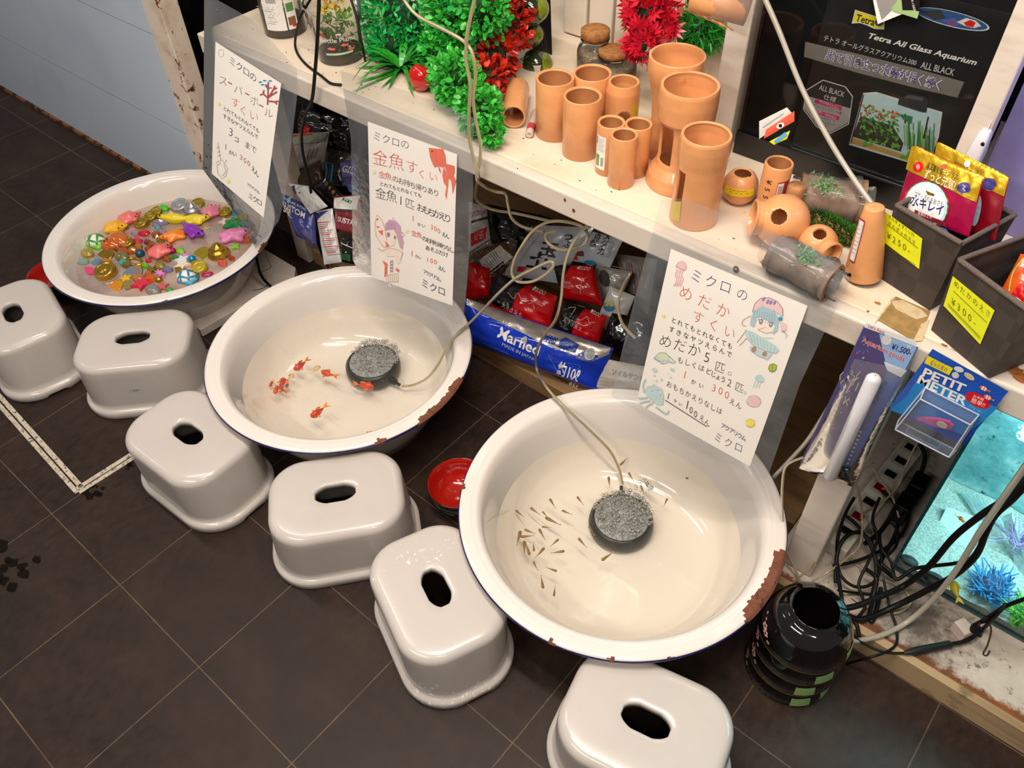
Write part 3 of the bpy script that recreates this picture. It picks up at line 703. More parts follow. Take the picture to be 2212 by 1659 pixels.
    L([(1140, 1570), (1180, 1600), (1250, 1570), (1330, 1590), (1380, 1620), (1350, 1690)], 5, flat('#c99a8c')); Fl([(1180, 1690), (1230, 1720), (1225, 1830), (1200, 1850), (1205, 1740)], ORNG)
    for y in (1690, 1720, 1750, 1780): L([(1255, y), (1285, y+22)], 5, LINE); L([(1285, y), (1255, y+22)], 5, LINE)
    for x in range(1225, 1345, 18): L([(x, 1830), (x-3, 1900)], 4, flat('#d2b5a0'))
    L([(1210, 1830), (1340, 1815)], 5, flat('#d2b5a0')); L([(1205, 1900), (1335, 1890)], 5, flat('#d2b5a0')); Fl([(1310, 1760), (1345, 1780), (1340, 1800), (1310, 1785)], ORNG)
sign('laminated sign over the goldfish basin, with a red goldfish drawn in its upper corner', 1.0845, .727, .168,
     [(735, 152), (890, 200), (1027, 256), (1022, 300), (1022, 420), (1010, 600), (1000, 702), (988, 700), (880, 640), (770, 578), (762, 560), (758, 300)],
     [(795, 262), (988, 333), (978, 660), (803, 598)], draw2, [(980, 240), (782, 182)])
def draw1(I):
    q = A_(3.16, 0, 0)
    def ch(s, a, b, size, m): I.chars(s, q(*a), q(*b), size/3.16, m, (.05, -1))
    def L(pts, w, m, **k): I.line([q(*p) for p in pts], w/3.16, m, **k)
    ch('ミクロの', (1587, 422), (1727, 522), 64, NAVY)
    for c, x, y, m in (('ス', 1522, 550, RSET), ('パ', 1626, 610, GRY), ('ボ', 1736, 690, GRY), ('ル', 1832, 770, RSET)): ch(c, (x, y), (x+1, y+1), 72, m)
    for x, y in ((1572, 567), (1690, 642), (1786, 722)): L([(x-14, y-8), (x+14, y+8)], 7, RSET)
    for c, x, y in (('す', 1605, 702), ('く', 1660, 752), ('い', 1732, 788)): ch(c, (x, y), (x+1, y+1), 72, RED)
    ch('とれてもとれなくても', (1537, 742), (1760, 888), 32, BLK); ch('すきなヤツえらんで', (1536, 792), (1750, 930), 34, BLK)
    ch('3', (1581, 900), (1582, 900), 78, NAVY); ch('コ', (1615, 950), (1616, 950), 44, BLK); ch('まで', (1690, 990), (1732, 1016), 52, BLK)
    ch('1', (1546, 1000), (1547, 1000), 56, RSET); ch('かい', (1576, 1040), (1602, 1052), 34, BLK); ch('300', (1650, 1075), (1702, 1115), 50, RSET); ch('えん', (1730, 1155), (1754, 1180), 44, BLK)
    ch('アクアリウム', (1697, 1260), (1768, 1312), 24, BLK); ch('ミクロ', (1712, 1340), (1772, 1380), 48, BLK)
    L([(1513+18*math.cos(t), 362+26*math.sin(t)) for t in [i*.4 for i in range(17)]], 3, flat('#c9c9a8')); 
    for p in (((1830, 715), (1832, 670), (1835, 560)), ((1834, 670), (1800, 640), (1778, 650)), ((1800, 640), (1805, 615)), ((1836, 668), (1870, 610), (1880, 585)), ((1842, 660), (1895, 625)), ((1838, 690), (1880, 695), (1905, 690)), ((1880, 695), (1895, 712)), ((1835, 610), (1815, 580)), ((1870, 610), (1895, 600))): L(p, 11, RSET)
    for x, y in ((1780, 560), (1810, 550), (1848, 552), (1795, 578), (1822, 580), (1848, 600)): I.ell(q(x, y), 4, 1.6, CYAN_)
    I.ell(q(1502, 710), 3, 4, YELW); I.ell(q(1563, 1235), 4, 5, flat('#eadf8a'))
    for p in (((1490, 975), (1510, 1090)), ((1478, 1110), (1520, 1090), (1558, 1150), (1545, 1200), (1520, 1220), (1490, 1180), (1485, 1130), (1510, 1110)), ((1530, 1120), (1545, 1165), (1525, 1200)), ((1482, 1010), (1500, 1000)), ((1486, 1040), (1506, 1030)), ((1490, 1065), (1512, 1055)), ((1540, 1110), (1550, 1090))): L(p, 4, flat('#b3aca4'))
sign('laminated sign over the basin of toys, tilted forward, with red coral drawn on it', 1.0845, .74, .425,
     [(441, 0), (470, 0), (545, 42), (642, 150), (641, 215), (615, 430), (602, 478), (553, 536), (505, 458), (438, 365), (440, 225)],
     [(466, 90), (608, 180), (570, 470), (458, 375)], draw1, [(469, 22)])

# ------------------------------------------------------------------ toys floating in the first basin
def gemmat(c, a=.5):
    return M(c, .06, 0, .05, 40, .8, .5, 0, a)
GOLD, GOLDM, SILV = M('#b79a2e', .30, .75, .15, 60), M('#c8a03c', .26, .85, .12), M('#b9b8bd', .34, .7, .1)
RUB = {}
def rub(c, sss=.15): return M(c, .32, 0, .04, 60, .5, .2, .05, 0, sss)
def lobes(base, bumps):
    bs = [(Vector(d).normalized(), a, k) for d, a, k in bumps]
    return lambda d: base + sum(a * math.exp(k * (d.dot(b) - 1)) for b, a, k in bs)
ANIMAL = lobes(.70, [((1, 0, .35), .62, 12), ((.5, .8, -.1), .55, 22), ((.5, -.8, -.1), .55, 22), ((-.6, .75, -.1), .58, 20), ((-.6, -.75, -.1), .58, 20), ((-1, 0, .1), .3, 14), ((1, .5, .8), .16, 40), ((1, -.5, .8), .16, 40)])
FROG = lobes(.76, [((.8, .6, .3), .45, 26), ((.8, -.6, .3), .45, 26), ((-.2, 1, .1), .42, 22), ((-.2, -1, .1), .42, 22), ((-1, .3, 0), .22, 16), ((.2, 0, 1), .12, 30), ((-.9, -.5, .2), .2, 18)])
LONG = lobes(.74, [((1, .1, .3), .48, 12), ((-1, .1, .2), .42, 14), ((.4, -1, -.1), .55, 26), ((-.5, -1, -.1), .55, 26), ((1, .8, .6), .12, 40), ((0, 1, .5), .12, 20)])
def toy(kind, p, w, c, label, rot=0.0, cat='toy', asp=.7):
    """w: width in photo pixels; p: photo point on the water surface"""
    b = Zp(p[0], p[1], ZW1); r = rad(b, w) * 1.2; m = MB(); gp = 'toys floating in the left basin'
    R = Matrix.Rotation(math.radians(rot), 4, 'Z'); T = Matrix.Translation(b) @ R
    name = {'coin': 'toy_coin', 'swirl': 'toy_swirl', 'star': 'toy_star', 'gem': 'toy_gem', 'bead': 'toy_bead', 'turtle': 'toy_turtle', 'charm': 'toy_charm', 'leaf': 'toy_leaf', 'disc': 'toy_disc', 'ring': 'toy_ring', 'clover': 'toy_clover'}.get(kind, 'toy_animal')
    if kind in ('coin', 'disc', 'tablet'):
        h = r * (.34 if kind == 'coin' else .14) if kind != 'tablet' else r * .8
        name = 'toy_coin' if kind != 'disc' else 'toy_disc'
        Tt = T @ Matrix.Rotation(.22, 4, 'X')
        pr = [(.001, -h*.5), (r*.82, -h*.5), (r*.95, -h*.35), (r, 0), (r*.96, h*.35), (r*.86, h*.5), (r*.78, h*.42), (r*.3, h*.42), (r*.22, h*.5), (.001, h*.5)]
        m.lathe([(a, z + h*.35) for a, z in pr], c, 28, Tt)
    elif kind == 'swirl':
        pr = [(.001, -.25*r), (r*.8, -.25*r), (r, 0), (r*.98, r*.18), (r*.80, r*.33), (r*.82, r*.45), (r*.74, r*.6), (r*.54, r*.70), (r*.56, r*.82), (r*.42, r*.98), (r*.22, r*1.1), (r*.1, r*1.3), (.0, r*1.38)]
        rows = []
        for a, z in pr: rows.append([T @ Vector((a*math.cos(2*PI*i/28) + .04*r*math.sin(6*z/r), a*math.sin(2*PI*i/28) + .04*r*math.cos(6*z/r), z + .05*r*math.sin(2*PI*i/28))) for i in range(28)])
        m.grid(rows, c, True)
    elif kind == 'star':
        pts = [T @ Vector(((r if i % 2 == 0 else r*.45)*math.cos(2*PI*i/10), (r if i % 2 == 0 else r*.45)*math.sin(2*PI*i/10), .001)) for i in range(10)]
        m.prism(pts, (0, 0, r*.3), c)
    elif kind in ('clover', 'charm'):
        n = 4 if kind == 'clover' else 7
        pts = [T @ Vector((r*(.72 + .28*math.cos(n*t))*math.cos(t), r*asp*(.72 + .28*math.cos(n*t))*math.sin(t), .001)) for t in [2*PI*i/40 for i in range(40)]]
        m.prism(pts, (0, 0, r*.3), c, False)
    elif kind == 'leaf':
        pts = [T @ Vector((r*math.cos(t), r*.5*math.sin(t)*(1 + .4*math.cos(t)), .001)) for t in [2*PI*i/20 for i in range(20)]]
        m.prism(pts, (0, 0, r*.22), c)
    elif kind == 'ring':
        m.tube([T @ Vector((r*math.cos(t), r*.55*math.sin(t), .003)) for t in [2*PI*i/14 for i in range(15)]], r*.2, c, 8, 3)
    elif kind == 'gem':
        rs = random.Random(int(p[0]*7 + p[1]))
        fn = lambda d: .82 + .32 * noise.noise(d * 1.9 + Vector((p[0], p[1], 0)))
        o = len(m.sm); m.ball(T @ Vector((0, 0, r*.1)), r, c, 9, (1, asp, .6), R.to_3x3(), fn); m.sm[o:] = [False] * (len(m.sm) - o)
    elif kind == 'bead': m.ball(T @ Vector((0, 0, r*.4)), r, c, 16)
    elif kind == 'blob': m.ball(T @ Vector((0, 0, r*.12)), r, c, 20, (1, asp, .55), R.to_3x3(), lobes(.92, [((1, .3, .2), .15, 6), ((-.5, .8, .2), .12, 6)]))
    elif kind == 'turtle':
        t_ = thing('toy_turtle', label, cat, b, math.radians(rot), gp)
        body, shell = c
        m.ball((0, 0, r*.1), r*.92, body, 24, (1, .80, .42), None, lobes(.84, [((1, 0, .5), .34, 26), ((.6, .8, -.3), .25, 20), ((.6, -.8, -.3), .25, 20), ((-.6, .8, -.3), .22, 20), ((-.6, -.8, -.3), .22, 20)]))
        m.build('body', t_, world=False)
        m = MB(); m.ball((-.10*r, 0, r*.22), r*.70, shell, 24, (1, .86, .66)); m.build('shell', t_, world=False)
        m = MB()
        for s_ in (1, -1): m.ball((r*.98, s_*r*.12, r*.62), r*.06, BLACK, 8)
        m.build('eyes', t_, world=False); return
    else:
        fn, sc = {'animal': (ANIMAL, (1, .72, .62)), 'frog': (FROG, (1, .85, .62)), 'long': (LONG, (1, .50, .5))}[kind]
        t_ = thing('toy_animal', label, cat, b, math.radians(rot), gp)
        m.ball((0, 0, r*.22), r*.86, c, 30, sc, None, fn); m.build('body', t_, world=False)
        e = MB(); hx = r*.86*(fn(Vector((1, .3, .5)).normalized()))
        for s_ in (1, -1): e.ball((hx*.80*sc[0], s_*hx*.26*sc[1], r*.24 + hx*.48*sc[2]), r*.055, BLACK, 8)
        e.build('eyes', t_, world=False); return
    m.solo(name, label, cat, gp)
def shellmat(line, plate):
    t = NT('turtle_shell'); tc = t.n('ShaderNodeTexCoord'); v = t.n('ShaderNodeTexVoronoi', feature='DISTANCE_TO_EDGE'); v.inputs['Scale'].default_value = 34
    t.l(tc.outputs['Object'], v.inputs['Vector']); t.l(t.ramp(v.outputs['Distance'], [(.08, lin(line)), (.13, lin(plate))]), t.b.inputs['Base Color'])
    t.b.inputs['Roughness'].default_value = .3; return t.m
SAL, YEL, ORA = rub('#e8716a'), rub('#e8cf0e'), rub('#f58a1c')
for a in [
 ('turtle', (212, 526), 50, (rub('#6cc22c'), shellmat('#2f8a3c', '#e9ecd8')), 'green toy turtle with white shell plates', 15),
 ('turtle', (407, 603), 50, (rub('#4a9db8'), shellmat('#3d7f9c', '#eef0ee')), 'blue toy turtle with white shell plates', 20),
 ('frog', (281, 477), 52, SAL, 'salmon pink toy frog at the far left side of the toys', 40), ('frog', (347, 549), 56, SAL, 'salmon pink toy frog in the middle of the toys', 60),
 ('frog', (252, 497), 54, rub('#efb010'), 'amber yellow spiky toy behind the green turtle', 10), ('blob', (257, 521), 52, gemmat('#e87a1a', .3), 'translucent orange toy lump under the amber spiky toy', 0),
 ('long', (379, 479), 62, YEL, 'yellow toy seal lying left of the other yellow toy', 212), ('long', (424, 480), 58, YEL, 'yellow toy duck lying right of the other yellow toy', 40),
 ('long', (420, 505), 68, rub('#8a2fae'), 'purple toy hippo with a jagged back', 0), ('animal', (379, 514), 50, ORA, 'bright orange toy frog against the purple hippo', 250),
 ('animal', (513, 490), 56, rub('#16863a'), 'dark green toy crocodile near the sign', 20), ('animal', (506, 514), 62, rub('#ec86bd'), 'pink toy dinosaur near the right rim', 50),
 ('frog', (458, 463), 46, rub('#e87f98'), 'rose pink toy pig at the far edge of the toys', 120),
 ('swirl', (473, 550), 40, GOLDM, 'shiny gold toy swirl', 0), ('swirl', (417, 458), 32, SILV, 'small silver toy swirl with a pointed tip', 0),
 ('tablet', (392, 449), 32, SILV, 'thick silver toy tablet', 0), ('tablet', (232, 591), 40, GOLDM, 'big thick gold toy tablet at the near left', 0),
 ('tablet', (329, 471), 26, GOLD, 'dull gold toy coin with three dents', 0), ('tablet', (308, 486), 27, GOLD, 'dull gold toy coin right of the far salmon frog', 0),
 ('coin', (338, 457), 24, GOLD, 'thin gold toy coin at the far edge', 0), ('tablet', (278, 528), 25, GOLD, 'pair-like gold toy tablet beside the orange lump', 0),
 ('disc', (228, 552), 33, GOLDM, 'shiny embossed gold toy coin with a rim', 0), ('coin', (427, 441), 27, GOLD, 'gold toy coin behind the silver swirl', 0),
 ('tablet', (488, 462), 24, GOLD, 'gold toy tablet right of the rose pink pig', 0), ('disc', (437, 550), 36, M('#a48f22', .35, .4), 'olive gold oval toy coin left of the gold swirl', 0),
 ('disc', (423, 576), 32, gemmat('#c98a1a', .2), 'amber toy disc under a yellow one', 0), ('tablet', (434, 582), 28, M('#c9b43a', .35, .35), 'yellow gold round toy tablet near the blue turtle', 0),
 ('disc', (509, 463), 26, rub('#2d8ea6'), 'teal round toy disc by the sign', 0), ('disc', (521, 471), 25, rub('#b59b3e'), 'olive round toy disc lying on the teal one', 0),
 ('disc', (287, 591), 36, M('#a9aebb', .2, .6), 'silver oval toy coin with scratches', 20), ('disc', (250, 620), 28, gemmat('#e0900c', .1), 'amber domed toy disc at the near edge', 0),
 ('blob', (354, 451), 24, rub('#4db82c'), 'green toy lump at the far edge', 0), ('blob', (390, 544), 21, rub('#88c22e'), 'lime toy lump in the middle', 0), ('clover', (509, 535), 22, rub('#8cc63a'), 'lime green toy clover below the pink dinosaur', 0),
 ('gem', (293, 505), 25, gemmat('#d9b8d0'), 'clear pale pink toy gem', 20), ('gem', (312, 506), 28, gemmat('#e02838', .2), 'red toy gem in the middle', 50), ('gem', (299, 521), 26, gemmat('#e23a5c', .2), 'hot pink toy gem under the red one', 0),
 ('gem', (347, 484), 34, gemmat('#b9a8d0'), 'long clear lavender toy gem', 50, 'toy', .45), ('gem', (342, 493), 24, gemmat('#8cc8d8'), 'light cyan toy gem beside the yellow seal', 0, 'toy', .5),
 ('gem', (336, 509), 28, gemmat('#a8621c', .3), 'brown toy gem, upper one of the brown cluster', 0), ('gem', (319, 525), 24, gemmat('#8a3a2a', .2), 'dark red-brown toy gem in the cluster', 0), ('gem', (257, 541), 22, gemmat('#96422c', .2), 'dark red-brown toy gem left of the gold pair', 0),
 ('gem', (322, 540), 24, gemmat('#b0551c', .3), 'rust brown toy gem left of the middle frog', 0), ('gem', (300, 534), 26, gemmat('#c9782a', .3), 'amber brown toy gem under the gold pair', 0), ('gem', (347, 520), 24, gemmat('#b07a26', .3), 'amber toy gem left of the orange frog', 0),
 ('bead', (304, 551), 17, rub('#1c4a5c'), 'dark teal round toy ball', 0), ('blob', (189, 549), 30, gemmat('#b09a26', .2), 'olive toy lump below the green turtle', 0), ('blob', (264, 556), 34, gemmat('#8f8a3a', .4), 'olive sunken toy lump right of the embossed coin', 0),
 ('gem', (182, 567), 26, gemmat('#a8d8c4'), 'clear mint toy gem at the left edge', 40), ('gem', (210, 567), 26, gemmat('#8ab8e0'), 'clear light blue toy gem', 70), ('gem', (234, 568), 26, gemmat('#e08820', .3), 'orange toy gem under the embossed coin', 0),
 ('blob', (268, 569), 22, rub('#38a8a0'), 'teal bean-shaped toy lump', 0), ('ring', (293, 567), 30, GOLDM, 'gold toy ring with stones', 10), ('leaf', (195, 586), 28, rub('#e0407e'), 'hot pink toy petal at the near left', 0),
 ('gem', (315, 576), 22, gemmat('#78c428', .2), 'square lime green toy gem', 0), ('star', (273, 604), 24, rub('#e6bc1c'), 'yellow toy star at the near edge', 10), ('leaf', (279, 616), 28, gemmat('#b0a050', .4), 'sunken olive toy leaf below the yellow star', -40),
 ('star', (308, 616), 40, rub('#dc2848'), 'red toy starfish at the near edge', 30), ('gem', (326, 604), 32, gemmat('#e8641c', .2), 'orange toy gem beside the red starfish', 20), ('blob', (300, 603), 30, gemmat('#e08850', .4), 'sunken peach toy lump by the silver coin', 0),
 ('charm', (329, 585), 24, GOLDM, 'gold toy charm left of the pink bow', 0), ('gem', (321, 564), 18, gemmat('#e03030', .2), 'small red toy gem by the near frog', 0), ('bead', (345, 607), 13, GOLDM, 'gold toy bell bead', 0),
 ('star', (350, 622), 28, gemmat('#e8685c', .2), 'salmon toy star near the near rim', 0), ('blob', (331, 629), 36, gemmat('#c8c4bc', .6), 'clear grey sunken toy lump at the near rim', 0), ('charm', (347, 593), 28, rub('#ea8cc8'), 'pink toy bow left of the blue turtle', 0, 'toy', .5),
 ('gem', (467, 449), 15, gemmat('#e0505c', .2), 'small red toy bit behind the rose pig', 0), ('star', (488, 482), 26, rub('#ecd6cc'), 'pale pink toy star in front of the gold tablet', 15), ('star', (537, 508), 22, rub('#ecd9a0'), 'cream toy star against the right rim', 0),
 ('leaf', (537, 520), 30, gemmat('#e2683c', .3), 'orange toy shard at the right rim', 60), ('bead', (375, 545), 12, M('#c01878', .15, .5), 'tiny shiny magenta toy bead', 0), ('gem', (379, 558), 20, gemmat('#2aa048', .3), 'green toy gem below the lime lump', 0),
 ('charm', (402, 556), 26, rub('#d898cc'), 'lilac toy bow below the purple hippo', 0, 'toy', .5), ('star', (394, 564), 28, rub('#dfe7ee'), 'white toy star above the cream one', 10), ('bead', (416, 562), 14, M('#18a0cc', .12, .5), 'bright blue shiny toy bead', 0), ('star', (395, 575), 32, rub('#efe0c6'), 'cream toy star below the white star', 40),
 ('charm', (391, 585), 28, GOLDM, 'gold toy crown charm above the blue turtle', 0), ('ring', (448, 594), 18, M('#c8206c', .2, .3), 'magenta toy ring at the near rim', 60), ('gem', (482, 570), 26, gemmat('#ec6456', .2), 'salmon toy gem below the gold swirl', 0), ('gem', (500, 559), 22, gemmat('#b4461c', .2), 'brown-red toy gem right of the gold swirl', 0),
 ('gem', (363, 585), 26, gemmat('#a898cc'), 'lavender toy gem left of the gold crown', 30), ('blob', (367, 628), 18, rub('#48a04c'), 'green toy lump at the near rim', 0), ('gem', (355, 470), 26, gemmat('#d8881c', .3), 'amber toy gem behind the yellow seal', 0), ('gem', (372, 451), 16, gemmat('#dc8a20', .3), 'small amber toy gem beside the silver tablet', 0),
 ('gem', (352, 505), 22, gemmat('#d8a8c0'), 'clear pink toy gem left of the orange frog', 0), ('blob', (346, 576), 26, gemmat('#a89a30', .4), 'sunken olive toy lump below the near frog', 0), ('leaf', (365, 531), 18, gemmat('#d02c20', .2), 'small red toy sliver below the orange frog', 0),
 ('blob', (242, 531), 44, gemmat('#e06a14', .3), 'translucent orange toy lump right beside the green turtle', 30), ('gem', (286, 545), 28, gemmat('#c86a1c', .3), 'amber-brown toy gem above the teal bean', 10), ('gem', (330, 531), 26, gemmat('#a85a1c', .3), 'tawny toy gem above the middle frog', 40),
 ('gem', (275, 575), 28, gemmat('#8f7a2c', .4), 'murky olive toy gem below the teal bean', 0), ('gem', (361, 562), 24, gemmat('#b0681c', .3), 'orange-brown toy gem right of the near salmon frog', 0), ('gem', (322, 596), 26, gemmat('#d8641c', .3), 'orange sunken toy gem left of the pink bow', 0),
 ('gem', (300, 582), 24, gemmat('#c8962c', .3), 'honey coloured toy gem behind the silver oval coin', 15), ('blob', (268, 545), 26, gemmat('#d04a1c', .3), 'red-orange sunken toy lump left of the dark teal ball', 0), ('gem', (232, 540), 22, gemmat('#d85a20', .3), 'small orange toy gem just behind the embossed gold coin', 0)]:
    toy(*a)

# ------------------------------------------------------------------ goldfish
FINM = {}
def fish(head, tail, z, cols, label, name='goldfish', grp='goldfish in the middle basin', fat=.30):
    a, b = Zp(*head, z), Zp(*tail, z); d = a - b; L = d.length
    body, fin = cols
    t_ = thing(name, label, 'fish', (a + b) / 2, math.atan2(d.y, d.x), grp)
    X0, X1 = L*.5, -L*.18
    prof = [(0, .0), (.05, .42), (.15, .75), (.32, 1.0), (.52, .93), (.75, .58), (.92, .3), (1, .22)]
    rows = []
    for s, w in prof:
        x = X0 + (X1 - X0)*s; bend = L*.03*math.sin(s*3)
        rows.append([Vector((x, bend + w*L*fat*.5*math.cos(2*PI*i/14), w*L*fat*.62*math.sin(2*PI*i/14))) for i in range(14)])
    m = MB(); m.grid(rows, body, True, flip=True); m.build('body', t_, world=False)
    e = MB()
    for s_ in (1, -1): e.ball((X0 - L*.085, s_*L*fat*.31, L*.03), L*.020, BLACK, 8)
    e.build('eyes', t_, world=False)
    m = MB()
    for s_ in (1, -1):
        pts = [(X1 + L*.02, 0, .02*L), (X1 - L*.12, s_*L*.09, .03*L), (X1 - L*.33, s_*L*.17, .01*L), (X1 - L*.26, s_*L*.08, .0), (X1 - L*.20, 0, 0)]
        m.prism([Vector(p) for p in pts], (0, 0, L*.012), fin)
    m.build('tail_fin', t_, world=False)
    m = MB(); z0 = L*fat*.55
    m.prism([Vector(p) for p in ((X0-L*.24, -L*.006, z0), (X0-L*.40, -L*.006, z0 + L*.12), (X0-L*.58, -L*.006, z0 + L*.05), (X0-L*.54, -L*.006, z0*.8))], (0, L*.012, 0), fin); m.build('dorsal_fin', t_, world=False)
    for s_ in (1, -1):
        m = MB(); m.prism([Vector(p) for p in ((X0-L*.20, s_*L*fat*.38, -.01*L), (X0-L*.27, s_*L*.30, -.03*L), (X0-L*.36, s_*L*.27, -.03*L), (X0-L*.30, s_*L*fat*.38, -.01*L))], (0, 0, L*.012), fin); m.build('side_fin', t_, world=False)
GO, GF = M('#e0440c', .35, 0, .25, 160, .5, .3, 0, 0, .1), M('#ee7a1c', .4, 0, .25, 150)
GR_ = M('#d8300c', .35, 0, .2, 160, .5, .3); GP = M('#e6cfa0', .35, 0, .2, 160); GPF = M('#ecd9b0', .4)
GPK = M('#b8608c', .4, 0, .3, 120)
q = A_(3.687, 430, 540)
for hd, tl, c, z, lab in [
 ((755, 955), (885, 862), (GR_, GF), .075, 'red goldfish swimming at the top of the left-hand school'),
 ((968, 925), (875, 985), (GP, M('#e8d890', .4)), .07, 'pale yellow goldfish right of the school'),
 ((972, 965), (1112, 1012), (GO, GF), .075, 'orange goldfish heading left, just left of the round air stone'),
 ((682, 1020), (628, 1140), (GR_, GF), .07, 'red goldfish in the thick of the left-hand school'),
 ((755, 985), (690, 1050), (GP, GF), .06, 'pale goldfish between the red ones of the school'),
 ((560, 1085), (602, 1025), (GR_, GP), .06, 'red and white goldfish leftmost of the school'),
 ((600, 1145), (632, 1050), (GO, GP), .08, 'orange goldfish with a dark nose at the bottom of the school'),
 ((690, 1095), (722, 1035), (GPK, GP), .05, 'purplish pink goldfish at the right side of the school'),
 ((625, 1090), (712, 1140), (GO, GF), .05, 'orange goldfish crossing under the school'),
 ((888, 1330), (1035, 1228), (GR_, M('#f0a018', .4)), .085, 'red goldfish with a yellow tail, alone in the middle of the basin'),
 ((1392, 1095), (1212, 1065), (GO, GF), .07, 'orange goldfish hugging the front of the round air stone'),
 ((1305, 1492), (1460, 1442), (GR_, GF), .10, 'red goldfish along the near rim, left of another by the rim'),
 ((1625, 1385), (1512, 1435), (GO, GF), .10, 'orange goldfish along the near rim, rightmost of all'),
 ((1190, 1532), (1075, 1515), (GO, M('#f2b070', .4)), .10, 'pale orange goldfish half hidden by the near rim')]:
    fish(q(*hd), q(*tl), z, c, lab)

# ------------------------------------------------------------------ medaka (tiny brown fish)
MB_, MB2 = M('#8f6a34', .4, 0, .25, 300), M('#b79a64', .4, 0, .2, 300)
MED = None
def medaka_proto():
    m = MB(); rows = []
    for s, w in [(0, .25), (.04, .7), (.12, 1), (.28, .95), (.5, .6), (.7, .32), (.82, .2)]:
        rows.append([Vector((.5 - s, .095*w*math.cos(2*PI*i/10), .085*w*math.sin(2*PI*i/10))) for i in range(10)])
    m.grid(rows, MB_, True, flip=True)
    m.prism([Vector(p) for p in ((-.30, 0, .01), (-.5, .055, 0), (-.46, 0, 0), (-.5, -.055, 0))], (0, 0, .012), MB2)
    for s_ in (1, -1): m.ball((.42, s_*.075, .03), .028, BLACK, 6)
    return m.build('medaka')
MED = medaka_proto(); first = True
q = A_(2.676, 970, 820)
for i, (hd, tl, lab) in enumerate([
 ((385, 755), (436, 797), 'small brown fish farthest left along the back row of the school'), ((470, 740), (527, 782), 'small brown fish second from the left along the back row of the school'),
 ((540, 762), (572, 800), 'small brown fish just behind the long pale-tailed one'), ((582, 688), (616, 745), 'small brown fish at the back of the school, pointing at the far rim'),
 ((652, 756), (714, 781), 'small brown fish rightmost in the back row of the school'), ((740, 676), (778, 725), 'small brown fish alone at the upper left of the air stone'),
 ((556, 796), (648, 843), 'longest small brown fish with a pale tail in the school'), ((536, 851), (594, 856), 'small orange-brown fish lying level in the middle of the school'),
 ((436, 866), (503, 893), 'small brown fish above the level one at the left of the school'), ((520, 862), (556, 928), 'small brown fish pointing up in the middle of the school'),
 ((413, 874), (390, 962), 'small orange fish leftmost of the school, pointing up'), ((412, 909), (494, 902), 'small orange fish lying level at the left of the school'),
 ((435, 932), (436, 1022), 'small orange fish forming the left side of a narrow V'), ((466, 1014), (442, 940), 'small orange fish forming the right side of a narrow V'),
 ((491, 993), (487, 936), 'short orange fish just right of the narrow V'), ((551, 972), (497, 1033), 'small brown fish slanting up right below the school centre'),
 ((634, 922), (584, 965), 'small brown fish slanting up right above the yellowish one'), ((668, 991), (586, 1004), 'small yellowish fish lying level at the right of the school'),
 ((486, 1050), (514, 1104), 'small brown fish above the lowest pair, pointing up left'), ((624, 1108), (556, 1084), 'small brown fish heading right, low in the basin'),
 ((544, 1208), (531, 1128), 'small brown fish pointing at the near rim, left of the lowest pair'), ((606, 1253), (614, 1190), 'lowest small brown fish, nearest the front rim'),
 ((808, 847), (842, 902), 'small brown fish touching the left edge of the air stone'), ((747, 916), (798, 974), 'small brown fish below left of the air stone'),
 ((882, 1046), (955, 993), 'dark slender fish in front of the air stone'), ((1262, 687), (1241, 733), 'small brown fish alone to the right of the air stone'),
 ((922, 560), (929, 625), 'small brown fish left of the tube end'), ((1038, 537), (1067, 588), 'small brown fish just right of the tube end'),
 ((1108, 612), (1130, 664), 'small brown fish behind the air stone, left of a pair'), ((1136, 596), (1160, 642), 'small brown fish behind the air stone, right of a pair'),
 ((988, 495), (1035, 450), 'pale thin fish curled behind the tube end')]):
    a, b = Zp(*q(*hd), .075), Zp(*q(*tl), .075); d = a - b
    o = MED if i == 0 else MED.copy()
    if i: COL.objects.link(o)
    o.location = (a + b) / 2; o.rotation_euler = (0, 0, math.atan2(d.y, d.x)); L = d.length; o.scale = (L, L, L)
    tag(o, lab, 'fish', 'tiny brown fish in the nearest basin')

# ------------------------------------------------------------------ air stones and bubbles
STONE = M('#a6a8ac', .9, 0, .35, 220, .3, 0, .6); BLKP = M('#141316', .35, var=.1)
def airstone(c, z, label, noz, tilt=None):
    t_ = thing('air_stone', label, 'air stone', (c[0], c[1], z), math.radians(noz))
    if tilt: t_.rotation_euler = (tilt[0], tilt[1], math.radians(noz))
    m = MB(); m.lathe([(.001, 0), (.066, 0), (.073, .004), (.0745, .014), (.073, .028), (.066, .036), (.0625, .037), (.062, .034), (.001, .034)], BLKP, 56); m.build('housing', t_, world=False)
    m = MB(); m.lathe([(.0620, .0345), (.060, .0385), (.001, .039)], STONE, 56); m.build('porous_disc', t_, world=False)
    m = MB(); m.tube([(.070, 0, .013), (.086, 0, .013), (.088, 0, .013)], .009, BLKP, 10, 2); m.tube([(.088, 0, .013), (.104, 0, .013)], .0045, BLKP, 10, 1); m.build('nozzle', t_, world=False)
    return t_
S2, S3 = (-1.322, .957), (-.513, .964)
def dirdeg(c, u, v, z): p = Zp(u, v, z); return math.degrees(math.atan2(p.y - c[1], p.x - c[0]))
airstone(S2, .034, 'round black air stone under the water of the goldfish basin', dirdeg(S2, 866, 832, .05))
airstone(S3, .026, 'round black air stone under the water of the nearest basin', dirdeg(S3, 1343, 1040, .05))
BUB = see_through('bubble_skin', '#ffffff', '#ffffff', .10, .05, 3.0)
FOAMW = M('#efe8e0', .3)
